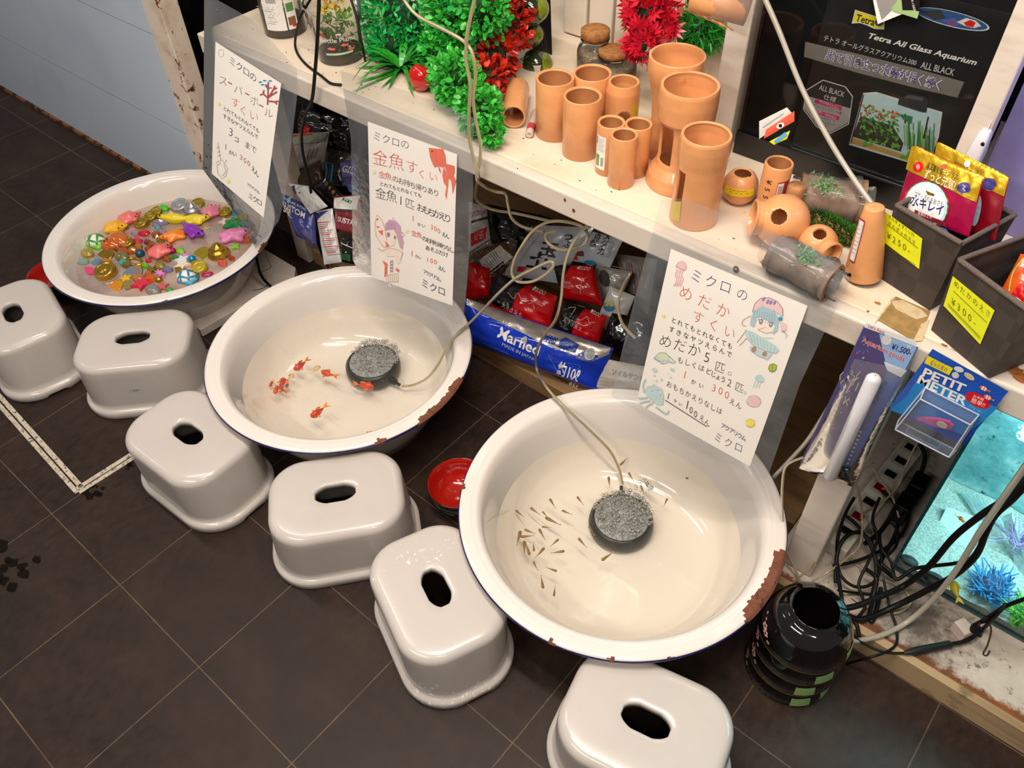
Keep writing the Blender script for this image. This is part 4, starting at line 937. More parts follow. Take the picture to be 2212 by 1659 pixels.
def bubbles(c, z, rmax, n, label, seed, off=(0, 0)):
    m = MB(); rs = random.Random(seed)
    for k in range(n):
        if k % 3 == 0: a, d = rs.uniform(.2, PI*1.15), rmax * rs.uniform(.86, 1.12)
        else: a, d = rs.uniform(0, 2*PI), rmax * math.sqrt(rs.random())
        r = rs.choice([.0008, .001, .0014, .002, .003, .0042])
        m.ball((c[0] + off[0] + d*math.cos(a), c[1] + off[1] + d*math.sin(a), z + r*.25), r, BUB if r > .0015 else FOAMW, 10 if r > .0015 else 6)
    o = m.build('air_bubbles'); tag(o, label, 'bubbles', None, 'stuff')
bubbles(S2, .078, .062, 520, 'fizzing bubbles above the air stone in the goldfish basin', 1, (.0, .012))
bubbles(S3, .070, .062, 620, 'fizzing bubbles above the air stone in the nearest basin', 2, (0, .006))
bubbles((S3[0] - .002, S3[1] + .088), .085, .020, 60, 'small clump of bubbles at the tube end in the nearest basin', 4)
ALG = M('#a8642a', .8, var=.3)
for i, (p, r, lab) in enumerate([((1484, 1033), .0035, 'rust brown speck on the wall of the nearest basin, right of the tube'), ((1286, 1044), .003, 'orange speck on the floor of the nearest basin, left of the tube end')]):
    b = Zp(*p, .1 if i == 0 else .024); m = MB(); m.ball(b, r, ALG, 8, (1, .8, .4)); m.solo('food_flake', lab, 'flake')

# ------------------------------------------------------------------ soft packs and cards: surfaces that carry print
def inv_bilinear(q, u, v):
    a = b = .5
    for _ in range(12):
        x = [(1-b)*((1-a)*q[0][i] + a*q[1][i]) + b*((1-a)*q[3][i] + a*q[2][i]) for i in (0, 1)]
        da = [(1-b)*(q[1][i]-q[0][i]) + b*(q[2][i]-q[3][i]) for i in (0, 1)]; db = [(1-a)*(q[3][i]-q[0][i]) + a*(q[2][i]-q[1][i]) for i in (0, 1)]
        ex, ey = u - x[0], v - x[1]; det = da[0]*db[1] - da[1]*db[0]
        if abs(det) < 1e-9: break
        a += (ex*db[1] - ey*db[0]) / det; b += (da[0]*ey - da[1]*ex) / det
    return a, b
class Soft:
    """a pouch or card through four photo corners (TL, TR, BR, BL) on a plane, bulging towards its front"""
    def __init__(s, q, p0, n, thick=0.0, wr=0.0, back=.35, seal=.0, seed=0):
        s.q = q; s.n = Vector(n).normalized(); s.p0 = Vector(p0); s.t = thick; s.wr = wr; s.bk = back; s.seal = seal; s.sd = seed
        s.c = [PLp(u, v, s.p0, s.n) for u, v in q]
    def S(s, a, b, h=0.0, side=1):
        p = (s.c[0]*(1-a) + s.c[1]*a)*(1-b) + (s.c[3]*(1-a) + s.c[2]*a)*b
        aa, bb = min(1, max(0, a)), min(1, max(0, (b - s.seal) / (1 - s.seal)))
        g = (max(0, 16*aa*(1-aa)*bb*(1-bb))) ** .55
        w = s.wr * (noise.noise(Vector((a*5.1 + s.sd, b*4.3, s.sd*1.7))) + .5*noise.noise(Vector((a*13 + s.sd, b*11, 3.1)))) * min(1, g*1.6)
        return p + s.n * ((s.t*g + w) if side > 0 else -(s.t*s.bk*g + .0006)) + s.n * h
    def fn(s, u, v, h):
        if not s.t and not s.wr: return PLp(u, v, s.p0, s.n) + s.n * h
        a, b = inv_bilinear(s.q, u, v); return s.S(a, b, h)
    def holds(s, u, v, e=.02): a, b = inv_bilinear(s.q, u, v); return e < a < 1-e and e < b < 1-e
    def body(s, m, mat, N=22, matback=None):
        m.grid([[s.S(i/N, j/N) for i in range(N+1)] for j in range(N+1)], mat)
        m.grid([[s.S(i/N, j/N, 0, -1) for i in range(N+1)] for j in range(N+1)], matback or mat, flip=True)
def TX(I, st, p, q, size, m, thin=0.0, shear=0.0, up=None):
    dx, dy = q[0]-p[0], q[1]-p[1]; L = math.hypot(dx, dy) or 1
    u = up or (dy/L, -dx/L); I.text(st, p, (dx, dy), (u[0]*size, u[1]*size), m, thin, shear)
def pack(name, label, cat, q, p0, n, thick, mat, draw, group=None, wr=0.0, seal=0.0, seed=0, back=.35, lift=.0009, part='pouch', N=22):
    s = Soft(q, p0, n, thick, wr, back, seal, seed); base = min(s.c, key=lambda c: c.z)
    t_ = thing(name, label, cat, base, 0, group)
    m = MB(); s.body(m, mat, N); m.build(part, t_)
    m = MB(); I = Ink(m, s.fn, lift); I.sub = 5.0 if thick else 0; I.step = 7e-5 if thick > .004 else 6e-6; I.surf = s; draw(I)
    if m.v: m.build('printing', t_)
    return t_, s
WH, BK, RD, BL_, YL, SLV = flat('#ece7e1', .4), flat('#151214', .4), flat('#cf1518', .3), flat('#1c3f9c', .3), flat('#e8d51c', .4), flat('#a9a9a6', .4)
PURP, MAG, TEAL, GREEN_, DRED, CREAM = flat('#2c2470', .4), flat('#cf1f74', .4), flat('#2c8f7c', .4), flat('#2e9a3a', .4), flat('#8e2030', .4), flat('#ded2c2', .5)

# ------------------------------------------------------------------ terracotta pots
TERRA = M('#dd9a64', .36, 0, .05, 30, .5, .35); TERRA_D = M('#b8683a', .25, 0, .08, 30, .5, .5)
LABELY = flat('#d8b71c', .35)
def turn(prof, hole, n=84, mat=TERRA, T=None):
    """turned single wall; faces inside hole(angle, z) are left out; made thick by solidify"""
    P = [(a, b) for a, b in prof]; Q = []
    for i in range(len(P) - 1):
        L = math.hypot(P[i+1][0]-P[i][0], P[i+1][1]-P[i][1]); k = max(1, int(L / .0016)) if hole else 1
        for j in range(k): Q.append((P[i][0] + (P[i+1][0]-P[i][0])*j/k, P[i][1] + (P[i+1][1]-P[i][1])*j/k))
    Q.append(P[-1]); m = MB(); vs = []; fs = []
    for r, z in Q: vs += [Vector((r*math.cos(2*PI*i/n), r*math.sin(2*PI*i/n), z)) for i in range(n)]
    for j in range(len(Q)-1):
        for i in range(n):
            if hole and hole(2*PI*(i+.5)/n, (Q[j][1]+Q[j+1][1])/2): continue
            a, b = j*n+i, j*n+(i+1) % n; fs.append((a, b, b+n, a+n))
    if T is not None: vs = [T @ v for v in vs]
    m.add(vs, fs, mat); return m
def pot(name, label, base, prof, thick=.005, hole=None, mat=TERRA, T=None, part='clay_body'):
    t_ = thing(name, label, 'pot', base, 0, 'terracotta pots and shelters on the shelf')
    o = turn(prof, hole, 220 if hole else 84, mat, T).build(part, t_, world=False)
    s = o.modifiers.new('wall', 'SOLIDIFY'); s.thickness = thick; s.offset = -1
    b = o.modifiers.new('edge', 'BEVEL'); b.width = thick*.3; b.segments = 2; b.limit_method = 'ANGLE'; b.angle_limit = math.radians(50)
    return t_
def on_cyl(c, r, z0):
    """ink surface on a cylinder: u = angle in degrees, v = height"""
    return lambda u, v, h: Vector((c[0] + (r+h)*math.cos(math.radians(u)), c[1] + (r+h)*math.sin(math.radians(u)), z0 + v))
def facing(p): return math.degrees(math.atan2(-p[1], -p[0]))
def tube_pots(name, label, tops, w, hfoot, lab=None):
    """bundle of glued clay tubes; tops: photo centres of the openings"""
    b0 = hfoot; h = zat(b0.x, b0.y, tops[0][1]) - ZS
    t_ = thing(name, label, 'pot', b0, 0, 'terracotta pots and shelters on the shelf')
    for k, (u, v) in enumerate(tops):
        c = Zp(u, v, ZS + h); r = rad(c, w) * .985
        o = turn([(r, .0), (r, h*.5), (r, h-.002), (r-.001, h)], None).build('clay_tube', None); o.parent = t_; o.location = Vector((c.x, c.y, ZS)) - t_.location
        s = o.modifiers.new('wall', 'SOLIDIFY'); s.thickness = .006 if w > 70 else .0055; s.offset = -1
        if lab and k == lab:
            m = MB(); I = Ink(m, on_cyl((0, 0), r, 0), .0006); f = facing(c) - 42
            I.quad([(f-26, h*.80), (f+26, h*.80), (f+26, h*.13), (f-26, h*.13)], WH); I.quad([(f-24, h*.77), (f-18, h*.77), (f-18, h*.62), (f-24, h*.62)], PURP, 2)
            for i in range(8): I.quad([(f-15 + (i % 2)*2, h*(.76-.035*i)), (f+22-(i % 3)*4, h*(.76-.035*i)), (f+22-(i % 3)*4, h*(.745-.035*i)), (f-15 + (i % 2)*2, h*(.745-.035*i))], SLV, 4)
            I.quad([(f-22, h*.42), (f-2, h*.42), (f-2, h*.18), (f-22, h*.18)], GREEN_, 3); I.quad([(f-16, h*.34), (f-8, h*.34), (f-8, h*.22), (f-16, h*.22)], ORNG, 3)
            for i in range(7): I.quad([(f+6+2*i, h*.38), (f+7+2*i, h*.38), (f+7+2*i, h*.20), (f+6+2*i, h*.20)], BK, 1)
            lo = m.build('paper_label', None); lo.parent = o
    return t_
tube_pots('clay_tube_cluster', 'large cluster of three tall terracotta tubes on the shelf', [(1259, 205), (1199, 166), (1280, 156)], 85, Zp(1243, 328, ZS))
tube_pots('clay_tube_cluster', 'small cluster of three short terracotta tubes with a white paper label', [(1349, 289), (1321, 262), (1380, 266)], 61, Zp(1325, 394, ZS), lab=1)
def upright(top, w, vbase, label, name='clay_pot', prof=None, hole=None, thick=.005):
    b = Zp(*vbase, ZS); h = zat(b.x, b.y, top[1]) - ZS; r = rad(b + Vector((0, 0, h)), w)
    pr = [(r*a, h*z) for a, z in (prof or [(1, 0), (1, .5), (.97, .985), (.95, 1)])]
    f = facing(b)
    hl = (lambda a, z: hole((math.degrees(a) - f + 180) % 360 - 180, z / h)) if hole else None
    return pot(name, label, b, pr, thick, hl), b, h, r
t_, b, h, r = upright((1362, 175), 74, (1338, 300), 'single terracotta tube with a dark round opening and a yellow label', prof=[(1, 0), (1, .4), (1, .86), (.94, .95), (.9, 1)], hole=lambda a, z: (a-10)**2/26**2 + (z-.46)**2/.17**2 < 1)
m = MB(); I = Ink(m, on_cyl((0, 0), r, 0), .0006); f = facing(b) + 52; I.quad([(f-16, h*.72), (f+16, h*.72), (f+16, h*.40), (f-16, h*.40)], LABELY)
for i in range(4): I.quad([(f-12, h*(.68-.06*i)), (f+12, h*(.68-.06*i)), (f+12, h*(.67-.06*i)), (f-12, h*(.67-.06*i))], flat('#7a6a1c'), 2)
m.build('yellow_label', t_, world=False)
upright((1478, 118), 128, (1437, 330), 'wide terracotta vase standing behind the tall goblet pot', prof=[(.74, 0), (.80, .08), (.70, .2), (.66, .4), (.72, .6), (.86, .76), (.98, .86), (.97, .93), (.96, 1)])
upright((1506, 182), 130, (1462, 390), 'tall terracotta goblet pot with a flared foot and a cut-out side', prof=[(1.13, 0), (1.15, .05), (1.08, .13), (.86, .22), (.80, .30), (.82, .60), (.90, .66), (1.0, .70), (1.02, .85), (1.0, .97), (.97, 1)], hole=lambda a, z: -74 < a < -22 and .26 < z < .66)
t_, b, h, r = upright((1523, 288), 112, (1497, 470), 'terracotta mug-shaped pot in front of the tall goblet pot', prof=[(.99, 0), (1, .05), (.97, .3), (.96, .55), (.97, .68), (1.0, .75), (1.02, .88), (1.0, .97), (.96, 1)], hole=lambda a, z: -62 < a < -36 and .22 < z < .64)
m = MB(); I = Ink(m, on_cyl((0, 0), r, 0), .0008); f = facing(b) - 40; I.quad([(f-24, h*.25), (f+6, h*.33), (f+10, h*.08), (f-22, h*.04)], LABELY); m.build('yellow_label', t_, world=False)
# pot lying on its side, open end to the front
b = Zp(1110, 278, ZS); r = rad(b, 52); e = Zp(1118, 226, ZS); ax = (Vector((b.x, b.y, 0)) - Vector((e.x, e.y, 0))); L = ax.length + .022; ax.normalize()
TT = Matrix.Translation((0, 0, r)) @ ax.to_track_quat('Z', 'Y').to_matrix().to_4x4()
pot('clay_tube', 'small terracotta tube lying on its side beside the green plant', Vector((b.x, b.y, ZS + .0005)), [(r, -L), (r*1.0, -L*.3), (r, -.002), (r*.97, 0)], .0045, None, T=TT)
b = Zp(1143, 299, ZS); e = Zp(1157, 250, ZS); m = MB(); r = .0085
GLS = see_through('clear_glass', '#f8faf9', '#b9c4bf', .06, .04, 1.4)
ax = (b - e).normalized(); T0 = Matrix.Translation(e + Vector((0, 0, r))) @ ax.to_track_quat('Z', 'Y').to_matrix().to_4x4(); L = (b - e).length
m.lathe([(.001, 0), (r*.9, 0), (r, .003), (r, L - .003), (r*.9, L), (.003, L), (.002, L - .003), (.0, L-.003)], M('#c9b6a8', .2), 20, T0)
m.lathe([(r*1.01, L*.62), (r*1.01, L*.86)], flat('#b43a40'), 20, T0); m.solo('test_tube', 'small capped tube with a red band lying beside the large tube cluster', 'tube')
# round pot with yellow label, price-marked tube, onion pots, tall cone
b = Zp(1593, 432, ZS); r = rad(b + Vector((0, 0, .035)), 78)
t_ = pot('round_clay_pot', 'round terracotta pot with a big yellow label behind the onion-shaped pots', b, [(r*.55, .0), (r*.86, r*.35), (r, r*.85), (r*.93, r*1.3), (r*.7, r*1.66), (r*.5, r*1.78)], .004)
m = MB(); f = facing(b)
def onball(u, v, h): a, e = math.radians(f + u), math.radians(v); R_ = r*1.0 + h + .0006; return Vector((R_*math.cos(a)*math.cos(e), R_*math.sin(a)*math.cos(e), r*.85 + R_*.95*math.sin(e)))
I = Ink(m, onball, .0006); I.quad([(-50, 62), (50, 66), (50, 2), (-50, -2)], LABELY, 8)
for i in range(7): I.quad([(-42, 54-7*i), (42-(i % 3)*9, 57-7*i), (42-(i % 3)*9, 55-7*i), (-42, 52-7*i)], flat('#7a6a1c'), 5)
m.build('yellow_label', t_, world=False)
b = Zp(1655, 470, ZS); h = zat(b.x, b.y, 350) - ZS; r = rad(b + Vector((0, 0, h)), 62)
t_ = pot('clay_tube', 'terracotta tube marked with a handwritten 550 yen price', b, [(r, 0), (r, h*.6), (r, h-.003), (r*.94, h)], .004)
m = MB(); f = facing(b); I = Ink(m, on_cyl((0, 0), r, 0), .0006)
for i, c in enumerate('¥550-'):
    vs, fs = glyph_mesh(c); z0 = h*(.80 - .135*i); hh = I.up()
    m.add([I.fn(f - 22 + (y - .35)*30, z0 - x*.0155, hh + .0005) for x, y in vs], fs, BK, False)
I.quad([(f+14, h*.78), (f+62, h*.80), (f+62, h*.12), (f+14, h*.10)], DRED); I.quad([(f+16, h*.76), (f+40, h*.77), (f+40, h*.14), (f+16, h*.12)], WH)
for i in range(6): I.quad([(f+20+3*i, h*.72), (f+21.5+3*i, h*.72), (f+21.5+3*i, h*.5), (f+20+3*i, h*.5)], BK, 1)
for i in range(3): I.quad([(f+20, h*(.42-.08*i)), (f+36, h*(.42-.08*i)), (f+36, h*(.40-.08*i)), (f+20, h*(.40-.08*i))], BK, 1)
m.build('price_label', t_, world=False)
def onion(label, body, w, ax, holes, neck=.62):
    b = Zp(body[0], body[1], ZS + .045); r = rad(b, w); b = Zp(body[0], body[1], ZS + r*.98); ax = Vector(ax).normalized()
    T = Matrix.Translation((0, 0, r*.98)) @ ax.to_track_quat('Z', 'Y').to_matrix().to_4x4(); Ti = T.inverted()
    prof = [(.02*r, -r)] + [(r*math.sin(t), -r*math.cos(t)) for t in [PI*k/26 for k in range(1, 20)]]
    k = prof[-1]; prof += [(r*neck, k[1] + r*.12), (r*neck*1.03, k[1] + r*.34), (r*neck*1.1, k[1] + r*.44)]
    dirs = []
    for hp, rr in holes:
        d = (ray(*hp)); o = EYE - (Vector((b.x, b.y, ZS)) + Vector((0, 0, r*.98))); bb = o.dot(d)/d.length; dn = d.normalized(); cc = o.dot(o) - r*r; dd = max(0, bb*bb - cc)
        p = o + dn*(-bb - math.sqrt(dd)); dirs.append((Ti.to_3x3() @ p.normalized(), rr))
    def hole(a, z):
        s = math.sqrt(max(0, r*r - z*z)); v = Vector((s*math.cos(a), s*math.sin(a), z)).normalized()
        return z < r*.7 and any(v.dot(d) > math.cos(rr) for d, rr in dirs)
    return pot('onion_shaped_pot', label, Vector((b.x, b.y, ZS)), prof, .004, hole, T=T)
onion('onion-shaped terracotta pot with its mouth to the left', (1690, 478), 116, (-.80, -.52, .10), [((1682, 468), .30)])
onion('onion-shaped terracotta pot with its mouth towards the aisle', (1766, 527), 86, (.86, -.46, .10), [((1772, 503), .36)], .60)
b = Zp(1862, 600, ZS); r0 = rad(b, 78); tp = zat(b.x, b.y, 462) - ZS
t_ = pot('tall_cone_pot', 'tall terracotta cone beside the left woven basket, with a white label', b, [(r0*.98, 0), (r0, .004), (r0*.86, tp*.4), (r0*.62, tp*.85), (r0*.5, tp), (r0*.30, tp*1.02), (.001, tp*1.02)], .003); t_.rotation_euler = (0, -.15, 0); t_.location.z += .0062
m = MB(); f = facing(b) - 40; I = Ink(m, lambda u, v, h: Vector(((r0*(1-.42*v) + h + .001)*math.cos(math.radians(f+u)), (r0*(1-.42*v) + h + .001)*math.sin(math.radians(f+u)), v*tp)), .0006)
I.quad([(-20, .88), (16, .88), (12, .28), (-16, .28)], DRED); I.quad([(-17, .86), (13, .86), (9, .30), (-14, .30)], WH)
for i in range(8): I.quad([(-12, .80-.055*i), (9-(i % 3)*3, .80-.055*i), (9-(i % 3)*3, .785-.055*i), (-12, .785-.055*i)], SLV, 3)
m.build('paper_label', t_, world=False)

# ------------------------------------------------------------------ bagged driftwood and logs
BARK, BARKI, MOSS, TANW = M('#8a6a50', .35, 0, .2, 60, .5, .4, .3), M('#2c2422', .7), M('#3f7a1e', .9, 0, .3, 220, .3, 0, .8), M('#a8754a', .7, 0, .25, 50, .4, 0, .4)
PATCH = M('#6fae6c', .8, 0, .2, 160, .3, 0, .6); BAGP = see_through('poly_bag', '#f2f0ee', '#d8d2cc', .10, .12, 1.0, .15)
def log(name, label, a, b, r, z, mat, patches, bag=True, knob=None):
    A, B = Zp(*a, ZS + z), Zp(*b, ZS + z); ax = (B - A); L = ax.length; ax.normalize(); c0 = (A + B)/2
    t_ = thing(name, label, 'ornament', Vector((c0.x, c0.y, ZS)), 0, None)
    T = Matrix.Translation(A) @ ax.to_track_quat('Z', 'Y').to_matrix().to_4x4(); rows = []; N = 30
    def R_(t, i): return r*(1 + .10*noise.noise(Vector((t*4, math.cos(2*PI*i/N)*1.3, math.sin(2*PI*i/N)*1.3))) - .12*math.sin(PI*t))
    for j in range(15):
        t = j/14; rows.append([T @ Vector((R_(t, i)*math.cos(2*PI*i/N), R_(t, i)*math.sin(2*PI*i/N), L*t)) for i in range(N)])
    m = MB(); m.grid(rows, mat, True)
    for t, s in ((1, 1), (0, -1)):
        rr = [[T @ Vector((R_(t, i)*k*math.cos(2*PI*i/N), R_(t, i)*k*math.sin(2*PI*i/N), L*t + dz)) for i in range(N)] for k, dz in ((1, 0), (.80, .001*s), (.76, -.035*s), (.02, -.045*s))]
        m.grid(rr[:2], TANW, True); m.grid(rr[1:], BARKI, True)
    if knob: k0 = Zp(*knob, ZS + z + r*.9); m.lathe([(.016, -.03), (.016, .0), (.013, .003), (.0, .003)], TANW, 16, Matrix.Translation(k0))
    m.build('hollow_log', t_)
    for k, (p, rr) in enumerate(patches):
        c = Zp(*p, ZS + z + r*.93); m = MB(); rs = random.Random(k + 5)
        for i in range(160):
            q = c + Vector((rs.gauss(0, rr*.45), rs.gauss(0, rr*.45), rs.uniform(-.004, .003))); d = Vector((rs.gauss(0, 1), rs.gauss(0, 1), rs.uniform(.3, 1.4))).normalized(); o = Vector((rs.gauss(0, 1), rs.gauss(0, 1), 0)).normalized()*.002
            m.poly([q - o, q + o, q + d*.007], PATCH)
        m.build('moss_patch', t_)
    if bag:
        m = MB(); rows = []
        for j in range(17):
            t = -.14 + 1.28*j/16; kk = 1.16 if .02 < t < .98 else .75
            rows.append([T @ Vector(((R_(t, i)*kk + .004*noise.noise(Vector((t*9, i*.9, 2))))*math.cos(2*PI*i/N), (R_(t, i)*kk + .004*noise.noise(Vector((t*9, i*.8, 5))))*math.sin(2*PI*i/N), L*t)) for i in range(N)])
        m.grid(rows, BAGP, True); m.build('clear_bag', t_)
    return t_
log('hollow_log', 'brown hollow log ornament in a clear bag against the black tank', (1725, 420), (1862, 440), .040, .046, BARK, [((1782, 400), .030)], knob=(1722, 402))
log('hollow_log', 'grey hollow log ornament lying at the shelf edge behind the sign', (1672, 545), (1800, 612), .032, .034, M('#7d6a60', .4, 0, .2, 60, .5, .3, .3), [((1745, 555), .022)])
A, B = Zp(1728, 452, ZS + .03), Zp(1848, 518, ZS + .012)
t_ = thing('mossy_driftwood', 'green mossy piece of driftwood between the onion-shaped pots and the log', 'ornament', Vector((A.x, A.y, ZS)))
m = MB(); m.tube([A + Vector((0, 0, -.004)), A.lerp(B, .35), A.lerp(B, .7), B], .020, TANW, 12, 5, lambda t: 1.1 - .5*t); m.build('wood', t_)
m = MB(); rs = random.Random(8)
for i in range(1500):
    t = rs.uniform(.1, .98); a = rs.gauss(1.4, .8); c = A.lerp(B, t); ax = (B - A).normalized(); s1 = ax.cross(Vector((0, 0, 1))).normalized(); rr = .020*(1.12 - .5*t)
    d = (s1*math.cos(a) + Vector((0, 0, 1))*math.sin(a)); q = c + d*rr; o = ax*.0016; tip = q + (d + Vector((rs.gauss(0, .4), rs.gauss(0, .4), rs.gauss(0, .4))))*.007
    m.poly([q - o, q + o, tip], MOSS)
m.build('moss', t_)

# ------------------------------------------------------------------ artificial plants
def leafmat(c, c2): return [M(c, .35, 0, .2, 90, .5, .1, 0, 0, .1), M(c2, .35, 0, .2, 90, .5, .1, 0, 0, .1)]
def foliage(name, label, balls, n, size, mats, kind='round', seed=1, group='artificial plants on the shelf', droop=0.0):
    """balls: (photo point, plane Y, radius, squash) clumps of leaves"""
    rs = random.Random(seed); m = MB(); tot = sum(b[2]**2 for b in balls)
    for p, y, R, sq in balls:
        c = Yp(p[0], p[1], y)
        for i in range(int(n*R*R/tot)):
            d = Vector((rs.gauss(0, 1), rs.gauss(0, 1), rs.gauss(0, 1))).normalized(); k = R*rs.uniform(.55, 1.02)
            q = c + Vector((d.x*k*sq[0], d.y*k*sq[1], d.z*k*sq[2]))
            q.z = max(q.z, ZS + .004) if q.y > 1.085 else q.z
            out = (d + Vector((rs.gauss(0, .5), rs.gauss(0, .5), rs.gauss(0, .5) - droop))).normalized(); s_ = out.cross(Vector((rs.gauss(0, 1), rs.gauss(0, 1), rs.gauss(0, 1)))).normalized()
            L = size*rs.uniform(.7, 1.25); nn = out.cross(s_); mt = mats[0 if rs.random() < .6 else 1]
            if kind == 'round': pts = [q, q + out*L*.35 + s_*L*.30, q + out*L*.8 + s_*L*.27 + nn*L*.08, q + out*L, q + out*L*.8 - s_*L*.27 + nn*L*.08, q + out*L*.35 - s_*L*.30]
            elif kind == 'blade': pts = [q - s_*L*.06, q + s_*L*.06, q + out*L*.6 + s_*L*.05 + nn*L*.05, q + out*L + nn*L*.15, q + out*L*.6 - s_*L*.05 + nn*L*.05]
            else: pts = [q, q + out*L*.4 + s_*L*.18, q + out*L, q + out*L*.4 - s_*L*.18]
            fl = lambda P: [Vector((p.x, p.y, max(p.z, ZS + .0015))) if p.y > 1.083 else p for p in P]
            if kind == 'palm':
                for a in (-1.1, -.5, 0, .5, 1.1):
                    o2 = out*math.cos(a) + s_*math.sin(a); s2 = s_*math.cos(a) - out*math.sin(a)
                    m.poly(fl([q, q + o2*L*.5 + s2*L*.14, q + o2*L, q + o2*L*.5 - s2*L*.14]), mt)
            else: m.poly(fl(pts), mt)
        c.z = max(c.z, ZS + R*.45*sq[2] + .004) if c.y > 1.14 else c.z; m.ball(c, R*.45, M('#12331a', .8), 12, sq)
    return m.solo(name, label, 'plant', group)
G1 = leafmat('#2cc45c', '#1da24a'); G2 = leafmat('#3fc03a', '#2fae4a'); G3 = leafmat('#2f9a2a', '#1f7a20'); R1 = leafmat('#d42a14', '#a81c10'); R2 = leafmat('#c8142c', '#d9203a')
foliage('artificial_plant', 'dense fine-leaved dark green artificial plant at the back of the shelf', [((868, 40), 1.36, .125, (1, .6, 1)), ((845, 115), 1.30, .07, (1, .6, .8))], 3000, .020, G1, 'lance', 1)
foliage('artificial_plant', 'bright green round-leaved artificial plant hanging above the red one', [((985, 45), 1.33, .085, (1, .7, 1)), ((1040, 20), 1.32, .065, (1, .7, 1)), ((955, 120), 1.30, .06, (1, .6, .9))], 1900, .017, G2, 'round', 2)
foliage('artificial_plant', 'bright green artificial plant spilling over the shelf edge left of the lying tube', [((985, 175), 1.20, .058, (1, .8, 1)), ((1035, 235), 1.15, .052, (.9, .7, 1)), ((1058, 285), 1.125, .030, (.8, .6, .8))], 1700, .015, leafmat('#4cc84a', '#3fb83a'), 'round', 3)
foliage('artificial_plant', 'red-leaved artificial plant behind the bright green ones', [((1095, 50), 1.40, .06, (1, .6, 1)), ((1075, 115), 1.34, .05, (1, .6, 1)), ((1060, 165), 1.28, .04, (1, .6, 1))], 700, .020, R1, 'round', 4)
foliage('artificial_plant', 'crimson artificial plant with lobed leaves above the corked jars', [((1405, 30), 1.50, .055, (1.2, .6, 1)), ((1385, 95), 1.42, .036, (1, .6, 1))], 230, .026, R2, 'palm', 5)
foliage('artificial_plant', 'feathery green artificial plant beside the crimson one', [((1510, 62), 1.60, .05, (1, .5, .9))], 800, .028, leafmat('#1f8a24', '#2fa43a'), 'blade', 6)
# grassy tuft: long blades from one base, some hanging over the edge
m = MB(); rs = random.Random(12); c = Zp(868, 150, ZS + .003)
for i in range(64):
    a = rs.uniform(0, 2*PI); L = rs.uniform(.09, .165); up = rs.uniform(.25, 1.2); w = .006
    d = Vector((math.cos(a), math.sin(a)*.9, 0)); s_ = Vector((-d.y, d.x, 0)); P = []
    front = d.y < -.55 and i % 2 == 0
    for k in range(6):
        t = k/5; q = c + d*(L*t*(1.25 if front else .9)) + Vector((0, 0, L*(up*t - (.95 if not front else 1.1)*t*t)))
        q.z = max(q.z, ZS + .003) if q.y > 1.086 else q.z
        P.append((q, w*(1 - t)**.6 + .0003))
    m.grid([[q - s_*x for q, x in P], [q + s_*x for q, x in P]], G3[i % 2])
m.solo('grassy_plant', 'tuft of long grass-like artificial blades at the front of the shelf', 'plant', 'artificial plants on the shelf')
m = MB(); c = Zp(907, 168, ZS + .03); m.ball(c, .032, M('#c01812', .15, 0, .1, 40, .5, .5), 20, (1, .7, .95), None, lambda d: .95 + .12*noise.noise(d*2.2)); m.solo('red_pouch', 'glossy red pouch between the grassy tuft and the bright green plant', 'pouch')

# ------------------------------------------------------------------ jars
def jar(label, base, prof, fill, fillm, cat='jar', name='glass_jar', glass=GLS):
    t_ = thing(name, label, cat, base); m = MB(); m.lathe(prof, glass, 40); m.build('clear_body', t_, world=False)
    if fill: m = MB(); m.lathe(fill, fillm, 32); m.build('contents', t_, world=False)
    return t_
CORK, BROWNB = M('#a8713f', .8, 0, .2, 120, .3, 0, .5), M('#8a6f52', .3, 0, .4, 140, .5, .3, .6)
for cx, cy, wb, wc, vt, lab in ((1282, 152, 76, 62, 62, 'corked jar of brown beads, the taller one at the back'), (1322, 168, 104, 66, 106, 'squat corked jar of brown beads in front of the taller one')):
    b = Zp(cx, cy, ZS); r = rad(b + Vector((0, 0, .05)), wb); rc = rad(b + Vector((0, 0, .08)), wc); h = zat(b.x, b.y, vt) - ZS
    t_ = jar(lab, b, [(.001, .002), (r*.9, .0), (r, .006), (r, h*.50), (r*.9, h*.62), (rc*.86, h*.68), (rc*.84, h*.74), (rc*1.04, h*.76), (rc*1.04, h*.80)], [(.001, .003), (r*.86, .003), (r*.95, .008), (r*.95, h*.46), (r*.7, h*.52), (.001, h*.52)], BROWNB)
    m = MB(); m.lathe([(.001, h*.74), (rc*.82, h*.74), (rc*.88, h*.80), (rc, h*.82), (rc*1.02, h*.98), (rc*.96, h), (.001, h)], CORK, 32); m.build('cork_stopper', t_, world=False)
b = Zp(617, 66, ZS); r = rad(b, 90)
t_ = jar('clear plant jar with a white barcode label, leftmost on the shelf', b, [(.001, .001), (r*.93, 0), (r, .006), (r, .19), (r*.9, .20)], [(.001, .003), (r*.92, .003), (r*.94, .008), (r*.94, .038), (.001, .044)], M('#3b281c', .9, 0, .4, 90), name='plant_jar', glass=see_through('plastic_jar', '#f8f6f2', '#b9b4ac', .12, .06, 1.4))
m = MB(); f = facing(b); I = Ink(m, on_cyl((0, 0), r, 0), .0008)
I.quad([(f-52, .165), (f+6, .165), (f+6, .022), (f-52, .022)], WH, 8); I.quad([(f+10, .165), (f+38, .165), (f+38, .022), (f+10, .022)], WH, 5); I.quad([(f-50, .125), (f+4, .125), (f+4, .118), (f-50, .118)], flat('#d8604a'))
for i in range(9): I.quad([(f-36+3*i, .113), (f-34.6+3*i, .113), (f-34.6+3*i, .088), (f-36+3*i, .088)], BK, 1)
